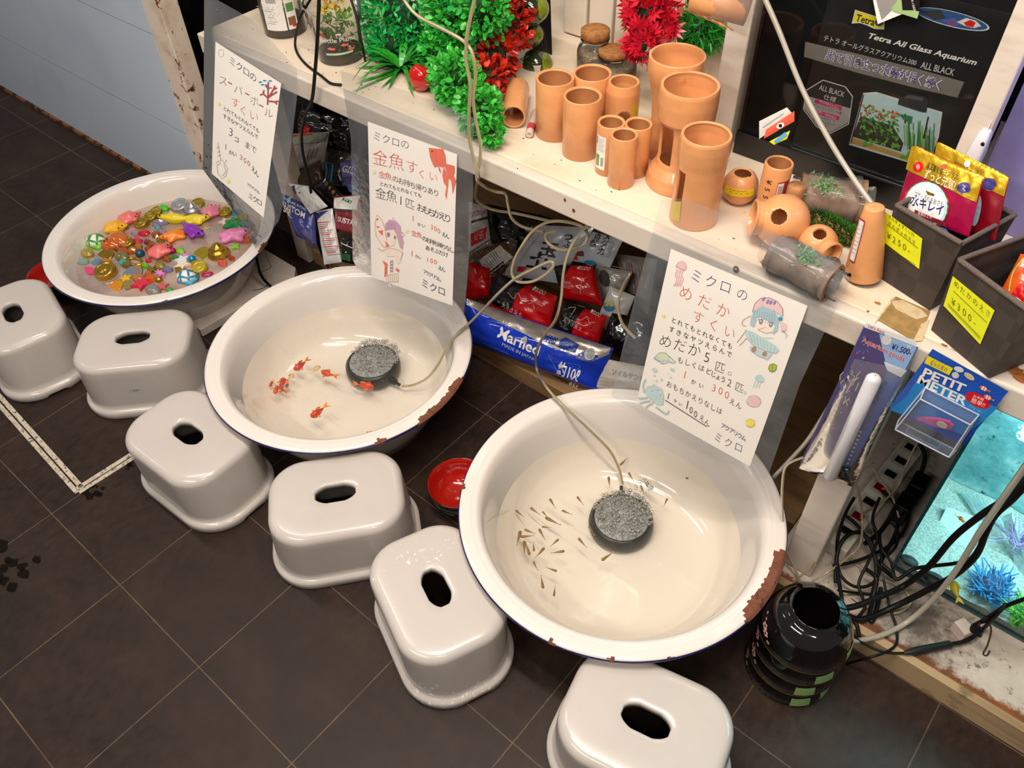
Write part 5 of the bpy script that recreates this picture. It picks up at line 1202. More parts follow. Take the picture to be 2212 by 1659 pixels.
for i in range(9): I.quad([(f-46+(i % 2)*4, .080-.005*i), (f-6-(i % 3)*7, .080-.005*i), (f-6-(i % 3)*7, .078-.005*i), (f-46+(i % 2)*4, .078-.005*i)], SLV, 3)
for i in range(3): I.quad([(f+13, .118-.033*i), (f+34, .118-.033*i), (f+34, .098-.033*i), (f+13, .098-.033*i)], flat('#5a8a4a') if i < 2 else flat('#8a5a3a'), 3)
I.quad([(f+22, .032), (f+36, .032), (f+36, .027), (f+22, .027)], RD, 2); m.build('paper_label', t_, world=False)
def sprigs(t_, z0, z1, r, n, mats, seed, size=.02):
    m = MB(); rs = random.Random(seed)
    for i in range(n):
        a, k, z = rs.uniform(0, 2*PI), r*math.sqrt(rs.random()), rs.uniform(z0, z1); q = Vector((k*math.cos(a), k*math.sin(a), z)); o = Vector((rs.gauss(0, 1), rs.gauss(0, 1), rs.uniform(0, 1.5))).normalized(); s_ = o.cross(Vector((0, 0, 1))).normalized(); L = size*rs.uniform(.6, 1.2)
        m.poly([q, q + o*L*.5 + s_*L*.25, q + o*L, q + o*L*.5 - s_*L*.25], mats[i % len(mats)])
    m.build('plants_inside', t_, world=False)
sprigs(t_, .04, .17, r*.75, 90, leafmat('#6a9a2c', '#8ab84a'), 3, .026)
b = Zp(737, 122, ZS); r = rad(b, 96)
t_ = jar('clear plastic cup of bottle plants with yellow flowers poking out', b, [(.001, .001), (r*.92, 0), (r, .005), (r*1.10, .088), (r*1.2, .092), (r*1.24, .128), (r*1.27, .130)], [(.001, .003), (r*.90, .003), (r*.94, .008), (r*.95, .022), (.001, .026)], M('#4a2c1c', .9, 0, .4, 90), name='plant_cup', glass=see_through('plastic_cup', '#f8f6f2', '#cfcac2', .10, .08, 1.5))
sprigs(t_, .026, .10, r*.85, 150, leafmat('#4a8a1c', '#7ab83a'), 9, .022); sprigs(t_, .10, .165, r*.6, 110, leafmat('#d8a81c', '#b8b82c'), 10, .018)
m = MB(); f = facing(b); I = Ink(m, on_cyl((0, 0), r*1.08, 0), .0012)
vs, fs = glyph_mesh('Bottle Plants'); wd = max(v[0] for v in vs); m.add([I.fn(f - 44 + 84*x/wd, .060 + .015*y, .003) for x, y in vs], fs, WH, False)
I.quad([(f-48, .078), (f-30, .078), (f-30, .073), (f-48, .073)], flat('#c83a2c'), 2); I.quad([(f-4, .079), (f+8, .079), (f+8, .076), (f-4, .076)], WH, 2)
for a, z in ((-20, .045), (12, .052), (26, .040)): I.fill([(f+a-9, z), (f+a-3, z+.004), (f+a+6, z+.001), (f+a+10, z+.004), (f+a+9, z-.003), (f+a-3, z-.003)], ORNG)
I.quad([(f-34, .034), (f+30, .036), (f+30, .031), (f-34, .029)], flat('#b8c8a8')); m.build('print', t_, world=False)
# stacked green balls in front of a black card
BALLG = M('#2c3a16', .08, 0, .5, 18, .8, .6, 0, .25)
b = Yp(1157, 168, 1.47); b.z = ZS; t_ = thing('ball_ornament', 'glossy green three-ball ornament in front of a black card', 'ornament', b)
for (u, v), rr in (((1158, 140), .036), ((1142, 75), .030), ((1148, 20), .036)):
    c = Yp(u, v, 1.47); m = MB(); m.ball(c, rr, BALLG, 24); m.ball(c + Vector((.009, .004, .002)), rr*.84, M('#6f7f18', .1, 0, .3, 20, .6, .6), 20); m.build('ball', t_)
m = MB(); m.box((b.x-.03, b.y-.03, ZS), (b.x+.03, b.y+.03, ZS+.012), M('#d8d0c4', .4)); m.build('base', t_)
q = [(1085, -40), (1188, -30), (1194, 178), (1088, 165)]
def dcard(I):
    for k in range(2): I.chars('水景に合わせて置ける石', (1176-9*k, 62-10*k), (1186-9*k, 150-8*k), 7, WH)
pack('backing_card', 'black card with tiny white vertical writing behind the green balls', 'card', q, (0, 1.53, 1), (0, -1, 0), .0, BK, dcard, part='card', N=2)
# clay tube in a clear bag hanging at the top of the photo
c = Yp(1560, 6, 1.30); t_ = thing('bagged_clay_tube', 'terracotta tube in a clear bag at the top edge, left of the black tank', 'pot', c)
m = MB(); T = Matrix.Translation(c) @ Vector((.9, .25, -.1)).to_track_quat('Z', 'Y').to_matrix().to_4x4(); m.lathe([(.020, -.05), (.026, -.05), (.026, .045), (.020, .045), (.019, .0), (.019, -.05)], TERRA, 30, T); m.build('clay_tube', t_)
s = Soft([(1500, -60), (1652, -60), (1610, 78), (1478, 22)], (0, 1.285, 1), (0, -1, 0), .012, .006); m = MB(); s.body(m, BAGP, 16); m.build('clear_bag', t_)

# ------------------------------------------------------------------ black all-glass tank with its printed box
GLASS = see_through('tank_glass', '#fbfdfc', '#7f8a88', .012, .03, 1.0); GLOSSB = M('#0d0c0e', .22, var=.2, coat=.3)
X0, X1, Y0, Y1 = -.606, -.2155, 1.412, 1.74
t_ = thing('black_tank', 'empty black-framed glass aquarium on the shelf', 'aquarium', ((X0+X1)/2, Y0, ZS))
m = MB(); m.box((X0-.004, Y0-.004, ZS), (X1, Y1, ZS + .018), GLOSSB); m.box((X0-.004, Y0-.004, ZS+.018), (X1, Y0+.004, ZS+.048), GLOSSB); m.box((X0-.004, Y1-.008, ZS+.018), (X1, Y1, ZS+.048), GLOSSB); m.box((X0-.004, Y0+.004, ZS+.018), (X0+.004, Y1-.008, ZS+.048), GLOSSB); m.build('base_frame', t_)
m = MB(); m.box((X0, Y0, ZS+.049), (X1-.001, Y0+.003, 1.12), GLASS); m.build('front_pane', t_)
m = MB(); m.box((X0, Y0+.004, ZS+.049), (X0+.003, Y1, 1.12), GLASS); m.build('side_pane', t_)
m = MB(); m.box((X0-.001, Y0-.001, ZS+.048), (X0+.005, Y0+.005, 1.12), GLOSSB); m.build('corner_seal', t_)
m = MB(); m.box((X0-.001, Y1-.006, ZS+.048), (X0+.005, Y1, 1.12), GLOSSB); m.build('corner_seal', t_)
m = MB(); m.box((X0+.004, Y1-.003, ZS+.049), (X1-.001, Y1, 1.12), GLOSSB); m.build('back_pane', t_)
# the printed carton standing in it
BX0, BX1 = -.500, -.222
t_ = thing('aquarium_carton', 'black printed aquarium carton standing inside the black-framed tank', 'box', ((BX0+BX1)/2, 1.45, ZS+.019))
m = MB(); m.box((BX0, 1.4195, ZS+.019), (BX1, 1.62, 1.16), M('#100e12', .35, var=.2)); m.build('carton', t_, .0015)
m = MB(); q = A_(3.393, 1560, 0)
I = Ink(m, lambda u, v, h: Vector((0, -h, 0)) + Yp(u, v, 1.4190), .0005)
def T4(st, a, b, size, mt, thin=0.0, shear=0.0, up=None): TX(I, st, q(*a), q(*b), size/3.393, mt, thin, shear, up and (up[0], up[1]))
LW, GYB = flat('#d8d6d8', .4), flat('#77716d', .4)
UPV = (.30, -.95)
I.fill([q(600, 415), q(610, 305), q(1000, 395), q(1420, 500), q(1775, 600), q(1725, 715), q(1400, 640), q(1000, 535)], GYB)
T4('テトラ オールグラスアクアリウム300', (737, 292), (1418, 478), 50, LW, 0, 0, UPV); T4('ALL BLACK', (1452, 497), (1695, 555), 72, LW, 0, 0, UPV)
T4('Tetra All Glass Aquarium', (1058, 275), (1862, 478), 58, WH, .022, .25, UPV)
for th, mt in ((.050, WH), (.006, flat('#33288c', .4))): T4('黒で引き立つ水景が長く続く', (752, 425), (1602, 655), 84, mt, th, 0, UPV)
I.fill([q(975, 70), q(1195, 140), q(1188, 215), q(1120, 212), (q(1060, 185)), q(1010, 168), q(950, 172)], LW); I.fill([q(982, 78), q(1188, 145), q(1182, 206), q(1120, 204), q(1062, 177), q(1010, 160), q(960, 163)], YL)
T4('Tetra', (975, 152), (1112, 188), 76, BK, .02, 0, UPV); I.ell(q(1150, 165), 9, 8, flat('#2c3a86'), .3)
I.ell(q(1690, 140), 82, 17, LW, .24, 30); I.ell(q(1686, 138), 79, 15.5, flat('#1d4a86'), .24, 30); I.fill([q(1450, 80), q(1600, 70), q(1640, 130), q(1560, 150)], flat('#26282c')); I.fill([q(1610, 150), q(1700, 130), q(1760, 180), q(1680, 190)], flat('#4a52a8'))
I.fill([q(1720, 160), q(1790, 130), q(1860, 150), q(1900, 190), q(1850, 205), q(1780, 190)], flat('#d8d0cc')); I.fill([q(1770, 165), q(1820, 145), q(1860, 165), q(1840, 200), q(1790, 190)], RD); I.fill([q(1650, 170), q(1700, 150), q(1700, 185)], flat('#a8263a'))
oc = [(740, 583), (905, 632), (960, 705), (930, 910), (795, 980), (690, 930), (595, 800), (612, 660)]
I.fill([q(*p) for p in oc], LW); oi = [((x-775)*.965+775, (y-780)*.965+780) for x, y in oc]; I.fill([q(*p) for p in oi], flat('#1a181c')); I.fill([q(600, 695), q(945, 795), q(922, 900), q(795, 968), q(697, 922), q(605, 795)], flat('#a8a2a4'))
T4('ALL BLACK', (708, 655), (890, 712), 56, LW, 0, 0, UPV); T4('仕様', (740, 722), (830, 750), 46, LW, 0, 0, UPV)
for (a, b), s in ((((680, 738), (878, 795)), '汚れが目立たない'), (((662, 810), (858, 868)), '水槽と一体感のある')):
    I.line([q(*a), q(*b)], 8.5, MAG); T4(s, (a[0]+28, a[1]+8), (b[0]-26, b[1]+6), 22, LW, 0, 0, UPV)
for s, a, b in (('ブラックシリコン水槽', (664, 776), (872, 840)), ('ブラックタイプ', (678, 858), (822, 898)), ('オートワンタッチ', (664, 885), (822, 925)), ('フィルター', (690, 915), (785, 942))): T4(s, a, b, 26, BK, 0, 0, UPV)
# photograph of a planted tank
I.fill([q(1035, 680), q(1130, 672), q(1615, 820), q(1590, 1000), q(1500, 1230), q(930, 1060)], LW); I.fill([q(1042, 690), q(1130, 682), q(1605, 828), q(1580, 1000), q(1495, 1218), q(942, 1050)], flat('#b9d3dc'))
I.fill([q(950, 1005), q(1330, 1130), q(1500, 1200), q(1492, 1216), q(944, 1049)], flat('#c29a4c')); I.fill([q(1015, 850), q(1250, 920), q(1330, 1050), q(1310, 1110), q(955, 1000)], flat('#3a2a1e'))
rs = random.Random(4); tones = [flat(c, .4) for c in ('#3f8a2c', '#2c6a22', '#6aa83a', '#a8552c', '#c98a5a', '#7fae4a', '#1f5a2a', '#b8402c')]
for i in range(210):
    s_ = rs.random(); x = 1010 + 290*s_; y = 750 + 260*rs.random() + 80*s_; top = y < 870
    mt = tones[rs.choice((3, 4, 7, 2)) if top and rs.random() < .7 else rs.choice((0, 1, 2, 5, 6))]
    I.ell(q(x, y), rs.uniform(1.8, 5), rs.uniform(1.2, 2.8), mt, rs.uniform(0, 3), 8)
for i in range(46): x = rs.uniform(1330, 1560); y = 1090 + (x-1330)*.35 - abs(rs.gauss(0, 20)); I.line([q(x, y), q(x + rs.uniform(-14, 14), y - rs.uniform(70, 230))], 1.6, tones[rs.choice((0, 2, 5, 6))])
for x, y in ((1290, 1080), (1080, 1040), (1350, 1130)):
    for k in range(6): I.ell(q(x + rs.uniform(-40, 40), y + rs.uniform(-25, 25)), 5, 3, tones[2], rs.uniform(0, 3), 8)
I.fill([q(1335, 700), q(1370, 675), q(1490, 705), q(1515, 735), q(1500, 820), q(1460, 815), q(1290, 760), q(1300, 720)], flat('#1b1a1e')); I.fill([q(1335, 712), q(1370, 690), q(1480, 715), q(1470, 735)], flat('#4a4a50')); I.line([q(1345, 830), q(1345, 900)], 3, BK); I.line([q(1515, 850), q(1480, 1010)], 3, BK); I.line([q(1040, 690), q(945, 1048)], 2, BK)
I.fill([q(1300, 830), q(1400, 850), q(1390, 905), q(1330, 870)], flat('#2c7a4a'))
m.build('printing', t_)
# leaflets lying in the left of the tank
for qd, c, lab, k in (([(1640, 262), (1700, 232), (1716, 250), (1640, 300)], flat('#cfcac2'), 'white leaflet in the left of the black-framed tank', 0), ([(1655, 280), (1716, 240), (1716, 262), (1650, 300)], flat('#d8573a'), 'orange and white leaflet in the left of the black-framed tank', 1), ([(1662, 306), (1707, 282), (1700, 300), (1672, 313)], YL, 'yellow-edged leaflet at the bottom left of the black-framed tank', 2)):
    def dl(I, k=k, qd=qd):
        c0 = ((qd[0][0]+qd[2][0])/2, (qd[0][1]+qd[2][1])/2)
        if k == 0: I.line([(qd[0][0]+8, qd[0][1]+12), (qd[1][0]-8, qd[1][1]+12)], 2, SLV)
        if k == 1: I.ell(c0, 9, 6, WH, -.5); I.ell(c0, 4, 4, BK, 0)
        if k == 2: I.line([(qd[3][0]+2, qd[3][1]-6), (qd[2][0]-2, qd[2][1]-12)], 8, flat('#4a9ac0'))
    pack('leaflet', lab, 'leaflet', qd, (0, 1.455 - .006*k, .8), (.5, -.8, .3), .001, c, dl, 'leaflets in the black tank', part='paper', N=3)
# hanging card with a drawn plant at the top edge
def dpl(I):
    I.fill([(1888, -20), (1940, -20), (1938, 10), (1905, 42)], flat('#8f8a88'))
    for a in range(7): I.fill([(1925, 18), (1950 + 6*a, -12 + 6*a), (1958 + 4*a, -8 + 8*a), (1930, 24)], flat('#9ab87a'))
    I.fill([(1945, -30), (1990, -30), (1986, 22), (1950, 22)], BK); TX(I, '9-1560', (1968, 0), (1974, 22), 7, WH)
pack('hanging_card', 'white card with a plant drawing hanging over the carton at the top edge', 'card', [(1880, -30), (1992, -30), (1950, 30), (1896, 52)], (0, 1.398, 1), (0, -1, 0), .0, WH, dpl, part='card', N=2)

# ------------------------------------------------------------------ right end: lit wall, brick, white hand tool
m = MB(); m.box((-.174, 1.46, ZS + .0005), (.12, 1.50, 1.7), M('#8f86b8', .35, var=.08)); tag(m.solo('violet_lit_panel', 'shiny panel lit violet-blue beside the right white upright', 'panel'))  # violet light is put into the panel's base colour
m = MB(); m.box((-.06, 1.34, ZS + .0005), (.02, 1.40, ZS + .15), worn('crumbling_brick', '#a07a62', '#74503e', '#4a3226', .5, 30, .9)); tag(m.solo('broken_brick', 'crumbling brown brick edge right of the woven basket', 'brick', bevel=.006))
m = MB(); m.box((.035, 1.30, ZS + .0005), (.13, 1.345, 1.0), M('#3d63b0', .9, 0, .15, 160, .3, 0, .8)); tag(m.solo('blue_cloth', 'blue textured cloth at the right edge behind the baskets', 'cloth'))
L = bpy.data.lights.new('violet_tube_lamp', 'AREA'); L.energy = 1.2; L.color = (.30, .34, 1.0); L.shape = 'RECTANGLE'; L.size = .3; L.size_y = .03
lo = bpy.data.objects.new('violet_tube_lamp', L); COL.objects.link(lo); lo.location = (.10, 1.43, 1.28); lo.rotation_euler = Vector((-.5, .3, -.8)).to_track_quat('-Z', 'Y').to_euler()
a, b = Yp(2128, 288, 1.34), Yp(2098, 352, 1.34); T = Matrix.Translation(b + (b-a)*.5) @ (a - b).to_track_quat('Z', 'Y').to_matrix().to_4x4(); Lh = (a-b).length*1.6
t_ = thing('white_hand_tool', 'white plastic hand tool with a wire leaning on the right white upright', 'tool', b)
m = MB(); rows = []
for z, w, d in ((0, .021, .012), (Lh*.55, .020, .012), (Lh*.85, .014, .010), (Lh*.97, .010, .008), (Lh, .007, .006)): rows.append([T @ Vector((x, y, z)) for x, y in rrect(w, d, d*.6, 4)])
m.grid(rows, M('#d9d4d6', .3), True); m.add(rows[-1], [tuple(range(len(rows[-1])))], M('#d9d4d6', .3)); m.build('handle', t_)
m = MB(); c = Yp(2122, 312, 1.326); m.ball(c, .0032, BLACK, 10, (1, .5, 1.3)); m.build('eyelet', t_)
m = MB(); m.tube([Yp(2128, 288, 1.34), Yp(2142, 262, 1.35), Yp(2165, 220, 1.36), Yp(2180, 170, 1.37), Yp(2216, 115, 1.38)], .0013, M('#c8bfae', .4), 6); m.build('wire', t_)

# ------------------------------------------------------------------ woven baskets with price tags and food pouches
def woven():
    t = NT('woven_band'); tc = t.n('ShaderNodeTexCoord'); ck = t.n('ShaderNodeTexChecker'); ck.inputs['Scale'].default_value = 1.0
    t.l(tc.outputs['UV'], ck.inputs[0]) if False else None
    mp = t.n('ShaderNodeMapping'); mp.inputs['Scale'].default_value = (27, 27, 27); t.l(tc.outputs['Object'], mp.inputs[0]); t.l(mp.outputs[0], ck.inputs[0])
    wv = t.n('ShaderNodeTexWave'); wv.inputs['Scale'].default_value = 180; t.l(tc.outputs['Object'], wv.inputs[0])
    c = t.mix(ck.outputs['Fac'], lin('#443b35'), lin('#4e453e')); c = t.mix(t.math('MULTIPLY', wv.outputs['Fac'], .35), c, lin('#2a2420'))
    t.l(c, t.b.inputs['Base Color']); t.b.inputs['Roughness'].default_value = .7; t.bump(wv.outputs['Fac'], .5); return t.m
WOV, WOVR = woven(), M('#6a5c52', .7, 0, .2, 400, .4, 0, .5)
def basket(label, bl, br, depth, h, quad, lines):
    A, B = Zp(*bl, ZS + .001), Zp(*br, ZS + .001); f = (B - A); w = f.length; f.normalize(); s = Vector((-f.y, f.x, 0))
    ang_ = math.atan2(f.y, f.x); t_ = thing('woven_basket', label, 'basket', A, ang_, 'dark woven baskets'); fl = .006
    def ring(i, z, o): return [Vector((-o + i, -o + i, z)), Vector((w + o - i, -o + i, z)), Vector((w + o - i, depth + o - i, z)), Vector((-o + i, depth + o - i, z))]
    m = MB(); rows = [ring(0, .0, 0), ring(0, h*.5, fl*.5), ring(0, h, fl), ring(.004, h, fl), ring(.004, h*.5, fl*.5), ring(.004, .004, 0)]
    m.grid(rows, WOV, True, False); m.add(ring(0, 0, 0), [(3, 2, 1, 0)], WOV, False); m.add(ring(.004, .004, 0), [(0, 1, 2, 3)], WOV, False); m.build('woven_body', t_, world=False)
    m = MB(); c = ring(.002, h + .001, fl); c.append(c[0])
    for i in range(4): m.tube([c[i], c[i].lerp(c[i+1], .5), c[i+1]], .0042, WOVR, 8, 3)
    m.build('rim', t_, world=False)
    n = Vector((f.y, -f.x, .0)).normalized(); n = (n - Vector((0, 0, fl/h))).normalized(); p0 = A - s*.0018
    m = MB(); TAG = flat('#e6ea1c', .5); s_ = Soft(quad, p0, n, .0); s_.body(m, TAG, 4)
    I = Ink(m, s_.fn, .0006); lines(I); m.build('price_tag', t_)
    return t_, s
OLIV = flat('#5a5a14')
def tag1(I):
    I.chars('きんぎょすくいの', (1922, 468), (1972, 506), 9, OLIV, (.1, -1)); I.chars('きんぎょのえさ', (1922, 482), (1974, 522), 10, OLIV, (.1, -1)); I.line([(1916, 484), (1984, 536)], 1, OLIV)
    I.chars('¥250-', (1921, 510), (1966, 541), 19, OLIV, (.1, -1)); I.line([(1914, 530), (1978, 572)], .8, OLIV); I.line([(1914, 533), (1978, 575)], .8, OLIV)
def tag2(I):
    I.chars('めだかのえさ', (2066, 614), (2134, 676), 16, OLIV, (.1, -1)); I.line([(2060, 628), (2133, 697)], 1, OLIV)
    I.chars('¥300-', (2060, 652), (2108, 697), 21, OLIV, (.1, -1)); I.line([(2049, 656), (2118, 728)], .8, OLIV); I.line([(2049, 660), (2118, 732)], .8, OLIV)
basket('left dark woven basket with a yellow 250 yen tag, holding gold and magenta pouches', (1889, 592), (2008, 670), .118, .135, [(1910, 456), (1992, 516), (1985, 581), (1905, 520)], tag1)
basket('right dark woven basket with a yellow 300 yen tag', (2011, 712), (2137, 817), .155, .135, [(2058, 597), (2148, 671), (2117, 744), (2038, 660)], tag2)
GOLDF, MAGF = M('#c9a21c', .25, .5, .1, 40), M('#b3124a', .18, .25, .15, 30, .6, .3)
def food(I):
    q = A_(2.86, 1840, 280); up = (.28, -.96)
    def T(st, a, b, size, mt, th=0, sh=0): TX(I, st, q(*a), q(*b), size/2.86, mt, th, sh, up)
    I.fill([q(335, 240), q(560, 330), q(775, 445), q(815, 290), q(395, 100), q(370, 105)], GOLDF)
    I.ell(q(430, 228), 14, 13.5, GOLDF, 0); I.ell(q(430, 228), 12, 11.5, RD, 0); I.ell(q(430, 228), 4, 6, flat('#e08a8a'), 0); I.ell(q(713, 358), 15, 14, GOLDM, 0); I.ell(q(713, 358), 13, 12, PURP, 0); I.line([q(705, 340), q(722, 350), q(706, 362), q(720, 376)], 2, flat('#b0aad0'))
    I.ell(q(588, 230), 6, 6, flat('#b8401c'), 0)
    T('善玉菌を毎日プラス', (478, 232), (672, 308), 40, BK); 
    for th, mt in ((.03, flat('#b89410')), (.0, WH)): T('ずっと元気!', (465, 288), (660, 372), 66, mt, th)
    I.ell(q(480, 470), 52, 56, GOLDM, .3); I.ell(q(480, 470), 49, 53, flat('#b9d6e6'), .3); I.ell(q(478, 470), 44, 48, flat('#e9ecee'), .3); I.fill([q(490, 370), q(515, 385), q(545, 395), q(540, 410), q(500, 400)], GOLDM)
    T('コケ・汚れをおさえ', (408, 405), (592, 475), 40, BK); T('水キレイ', (380, 455), (588, 525), 76, PURP, .02)
    I.fill([q(352, 468), q(610, 575), q(600, 605), q(348, 500)], DRED); T('金魚のエサ', (425, 520), (515, 556), 32, WH); I.ell(q(385, 495), 9, 6, WH, .4); T('ゴールドプロス', (385, 545), (515, 598), 34, BK); I.ell(q(562, 640), 17, 13, flat('#2a6aa8'), .3)
pn = (-.30, -.93, .30)
pack('food_pouch', 'front gold and magenta fish food pouch in the left basket', 'pouch', [(1978, 314), (2126, 382), (2093, 512), (1936, 452)], (-.18, 1.235, .9), pn, .010, MAGF, food, 'fish food pouches in the left basket', .002)
def food2(I):
    q = A_(2.86, 1840, 280); I.fill([q(510, 180), q(945, 410), q(972, 300), q(955, 280), q(545, 78), q(525, 84)], GOLDF); I.ell(q(866, 335), 15, 15, GOLDM, 0); I.ell(q(866, 335), 13, 13, PURP, 0); I.ell(q(730, 212), 6, 6, WH, 0); I.ell(q(790, 500), 9, 34, flat('#9ab8c8'), .2)
    TX(I, '善玉菌を毎日プラス', q(640, 220), q(815, 290), 12, flat('#6a4a0a'), 0, 0, (.3, -.95))
pack('food_pouch', 'second gold-topped fish food pouch, standing behind the front one', 'pouch', [(2026, 306), (2180, 384), (2150, 520), (2000, 470)], (-.17, 1.275, .9), pn, .008, M('#8f0f22', .2, .2, .15, 30, .6, .3), food2, 'fish food pouches in the left basket', .002)
def food3(I): I.line([(2212, 560), (2190, 590), (2182, 630)], 3, GRN_, smooth=5); I.fill([(2185, 640), (2200, 620), (2240, 600), (2240, 660)], RD); I.ell((2197, 652), 13, 8, flat('#c8d4da'), .4)
pack('food_pouch', 'orange fish food pouch lying in the right basket at the photo edge', 'pouch', [(2205, 548), (2270, 560), (2262, 690), (2150, 650)], (.02, 1.18, .83), (-.2, -.75, .6), .008, M('#d8541c', .25, 0, .15, 30, .5, .3), food3, None, .002)

# ------------------------------------------------------------------ blister packs hanging on the front rail
YH = 1.076
def aqg(I):
    q = A_(4.007, 1660, 640); up = (.36, -.93)
    def T(st, a, b, size, mt, th=0): TX(I, st, q(*a), q(*b), size/4.007, mt, th, 0, up)
    I.fill([q(830, 265), q(960, 320), q(1030, 640), q(560, 1500), q(275, 1440)], flat('#4a3f74')); 
    I.fill([q(960, 320), q(1290, 435), q(1150, 700), q(1030, 640)], flat('#8fb0dc')); I.fill([q(1000, 560), q(1200, 640), q(1150, 700), q(1030, 640)], flat('#d4dde6')); I.fill([q(1000, 700), q(1150, 700), q(690, 1620), q(560, 1590)], flat('#3f5fae'))
    I.fill([q(845, 228), q(1270, 380), q(1290, 435), q(830, 265)], flat('#e3e2e6'))
    rs = random.Random(2)
    for i in range(120):
        t = rs.random(); x = 800 - 480*t + rs.uniform(-60, 170)*(1-.3*t); y = 300 + 1120*t + rs.uniform(-30, 30)
        if I.surf.holds(*q(x, y), .06): I.ell(q(x, y), rs.uniform(1, 5), rs.uniform(1, 2.5), flat(rs.choice(('#2a2050', '#6a5aa0', '#b8a8c8', '#7fae9a', '#9a86b8', '#3a2a6a', '#4a6ac0', '#b84a78'))), rs.uniform(0, 3), 8)
    for i in range(14): x, y = 700 + rs.uniform(-150, 60), 740 + rs.uniform(-40, 260); I.line([q(x, y), q(x+rs.uniform(-20, 40), y-40), q(x+rs.uniform(-20, 60), y-70)], 1.6, flat('#d4c8c0'))
    I.ell(q(400, 1380), 12, 16, flat('#c04a6a'), .3)
    T("Let's Aqua", (862, 262), (1005, 322), 38, RD); T('Aquarium goods', (812, 388), (1172, 560), 62, flat('#e8e4ea'), .03); T('Aquarium goods', (812, 388), (1172, 560), 62, RD, .005); T('¥1.500-', (1062, 452), (1232, 508), 74, flat('#1c2358'), .01)
    I.ell(q(1025, 375), 11, 11, flat('#cfd0cc'), 0); T('Vi', (1196, 438), (1232, 450), 40, WH, .02)
    for i, c in enumerate('海水水槽用'): I.chars(c, q(1010-24*i, 745+42*i), q(1012-24*i, 746+42*i), 11, flat('#2a2a3a'), up)
    for i, c in enumerate('クリップ'): I.chars(c, q(905-18*i, 965+48*i), q(906-18*i, 966+48*i), 11, RD, up)
    for i in range(9): I.ell(q(800-14*i, 1170+34*i), 3.2, 2.2, WH, .4, 8)
    I.fill([q(640, 1460), q(690, 1420), q(640, 1620), q(600, 1600)], flat('#3a86c8'))
t_, s_ = pack('aquarium_goods_pack', 'hanging pack with a white tube in clear plastic, priced 1,500 yen', 'pack', [(1866, 704), (1984, 750), (1838, 1050), (1726, 1010)], (0, YH, .6), (0, -1, 0), .0, flat('#5a6a9a'), aqg, part='backing_card', N=4)
m = MB(); a, b = Yp(1889, 815, YH - .018), Yp(1792, 1030, YH - .018); ax = b - a; L = ax.length; T = Matrix.Translation(a) @ ax.to_track_quat('Z', 'Y').to_matrix().to_4x4(); r = .0125
m.lathe([(.001, -.004), (r*.6, -.003), (r, .003), (r, L - .004), (r*.7, L + .002), (.001, L + .003)], M('#d9d6dc', .25, sss=.1), 24, T); m.build('white_tube', t_)
m = MB(); s2 = Soft([(1846, 775), (1962, 800), (1842, 1052), (1726, 1012)], (0, YH - .003, .6), (0, -1, 0), .026, .0); m.grid([[s2.S(i/16, j/16) for i in range(17)] for j in range(17)], BAGP); m.build('clear_bag', t_)
BLUEC = M('#1b52b8', .3, 0, .1, 20, .5, .2)
def petit(I):
    q = A_(4.007, 1660, 640); up = (.42, -.91)
    def T(st, a, b, size, mt, th=0): TX(I, st, q(*a), q(*b), size/4.007, mt, th, 0, up)
    I.fill([q(1200, 860), q(1300, 700), q(1990, 960), q(1880, 1060), q(1700, 1200), q(1050, 980)], flat('#1f7fc4'))
    I.fill([q(1380, 510), q(1600, 620), q(1565, 680), q(1350, 575)], YL); T('コンパクト', (1408, 552), (1535, 605), 44, PURP); T('海水比重計', (1388, 585), (1545, 652), 44, PURP)
    T('PETIT', (1322, 678), (1690, 832), 102, WH, .03); T('METER', (1280, 740), (1705, 945), 102, WH, .03); T('プチメーター', (1730, 950), (1850, 1015), 30, flat('#9ac0dc'))
    I.ell(q(1812, 898), 29, 14, RD, .48); T('簡単!!', (1748, 908), (1868, 958), 48, WH, 0); T('お手軽', (1768, 866), (1862, 904), 28, WH)
    for x, y in ((1865, 795), (1900, 872)): I.ell(q(x, y), 9, 5, ORNG, .5); I.ell(q(x-8, y-4), 1.8, 4.5, WH, .5); I.ell(q(x+14, y+6), 1.6, 4.5, WH, .5); I.fill([q(x+30, y+14), q(x+60, y+18), q(x+50, y+38)], ORNG)
    I.ell(q(1650, 630), 11, 6, flat('#d0d2d8'), .3); I.ell(q(1620, 680), 8, 7, flat('#c4c8d0'), .3); I.ell(q(1740, 690), 13, 6, flat('#c9b79a'), .6)
t_, s_ = pack('petit_meter_pack', 'blue blister pack with a pink gauge hanging on the front rail', 'pack', [(2014, 754), (2178, 846), (2082, 962), (1920, 884)], (0, YH, .68), (0, -1, 0), .0, BLUEC, petit, part='backing_card', N=4)
m = MB(); Y2 = YH - .026; q8 = [(1988, 862), (2096, 918), (2050, 988), (1934, 928)]; fr = [Yp(u, v, Y2) for u, v in q8]; ctr = sum(fr, Vector())/4; bk = [ctr + (p - ctr)*1.08 + Vector((0, Y2*0 + .0245, 0)) for p in fr]
BLIS = see_through('blister', '#e6eaf4', '#b8c0d8', .10, .05, 2.0)
m.grid([fr + [fr[0]], bk + [bk[0]]], BLIS, False, False); m.add(fr, [(0, 1, 2, 3)], BLIS, False); m.build('clear_blister', t_)
m = MB(); EDG = M('#c3cbe0', .15, 0, .05, 20, .6, .4, 0, .3)
for ring_ in (fr, bk):
    for i in range(4): m.tube([ring_[i], ring_[(i+1) % 4]], .0014, EDG, 6, 1)
for i in range(4): m.tube([fr[i], bk[i]], .0012, EDG, 6, 1)
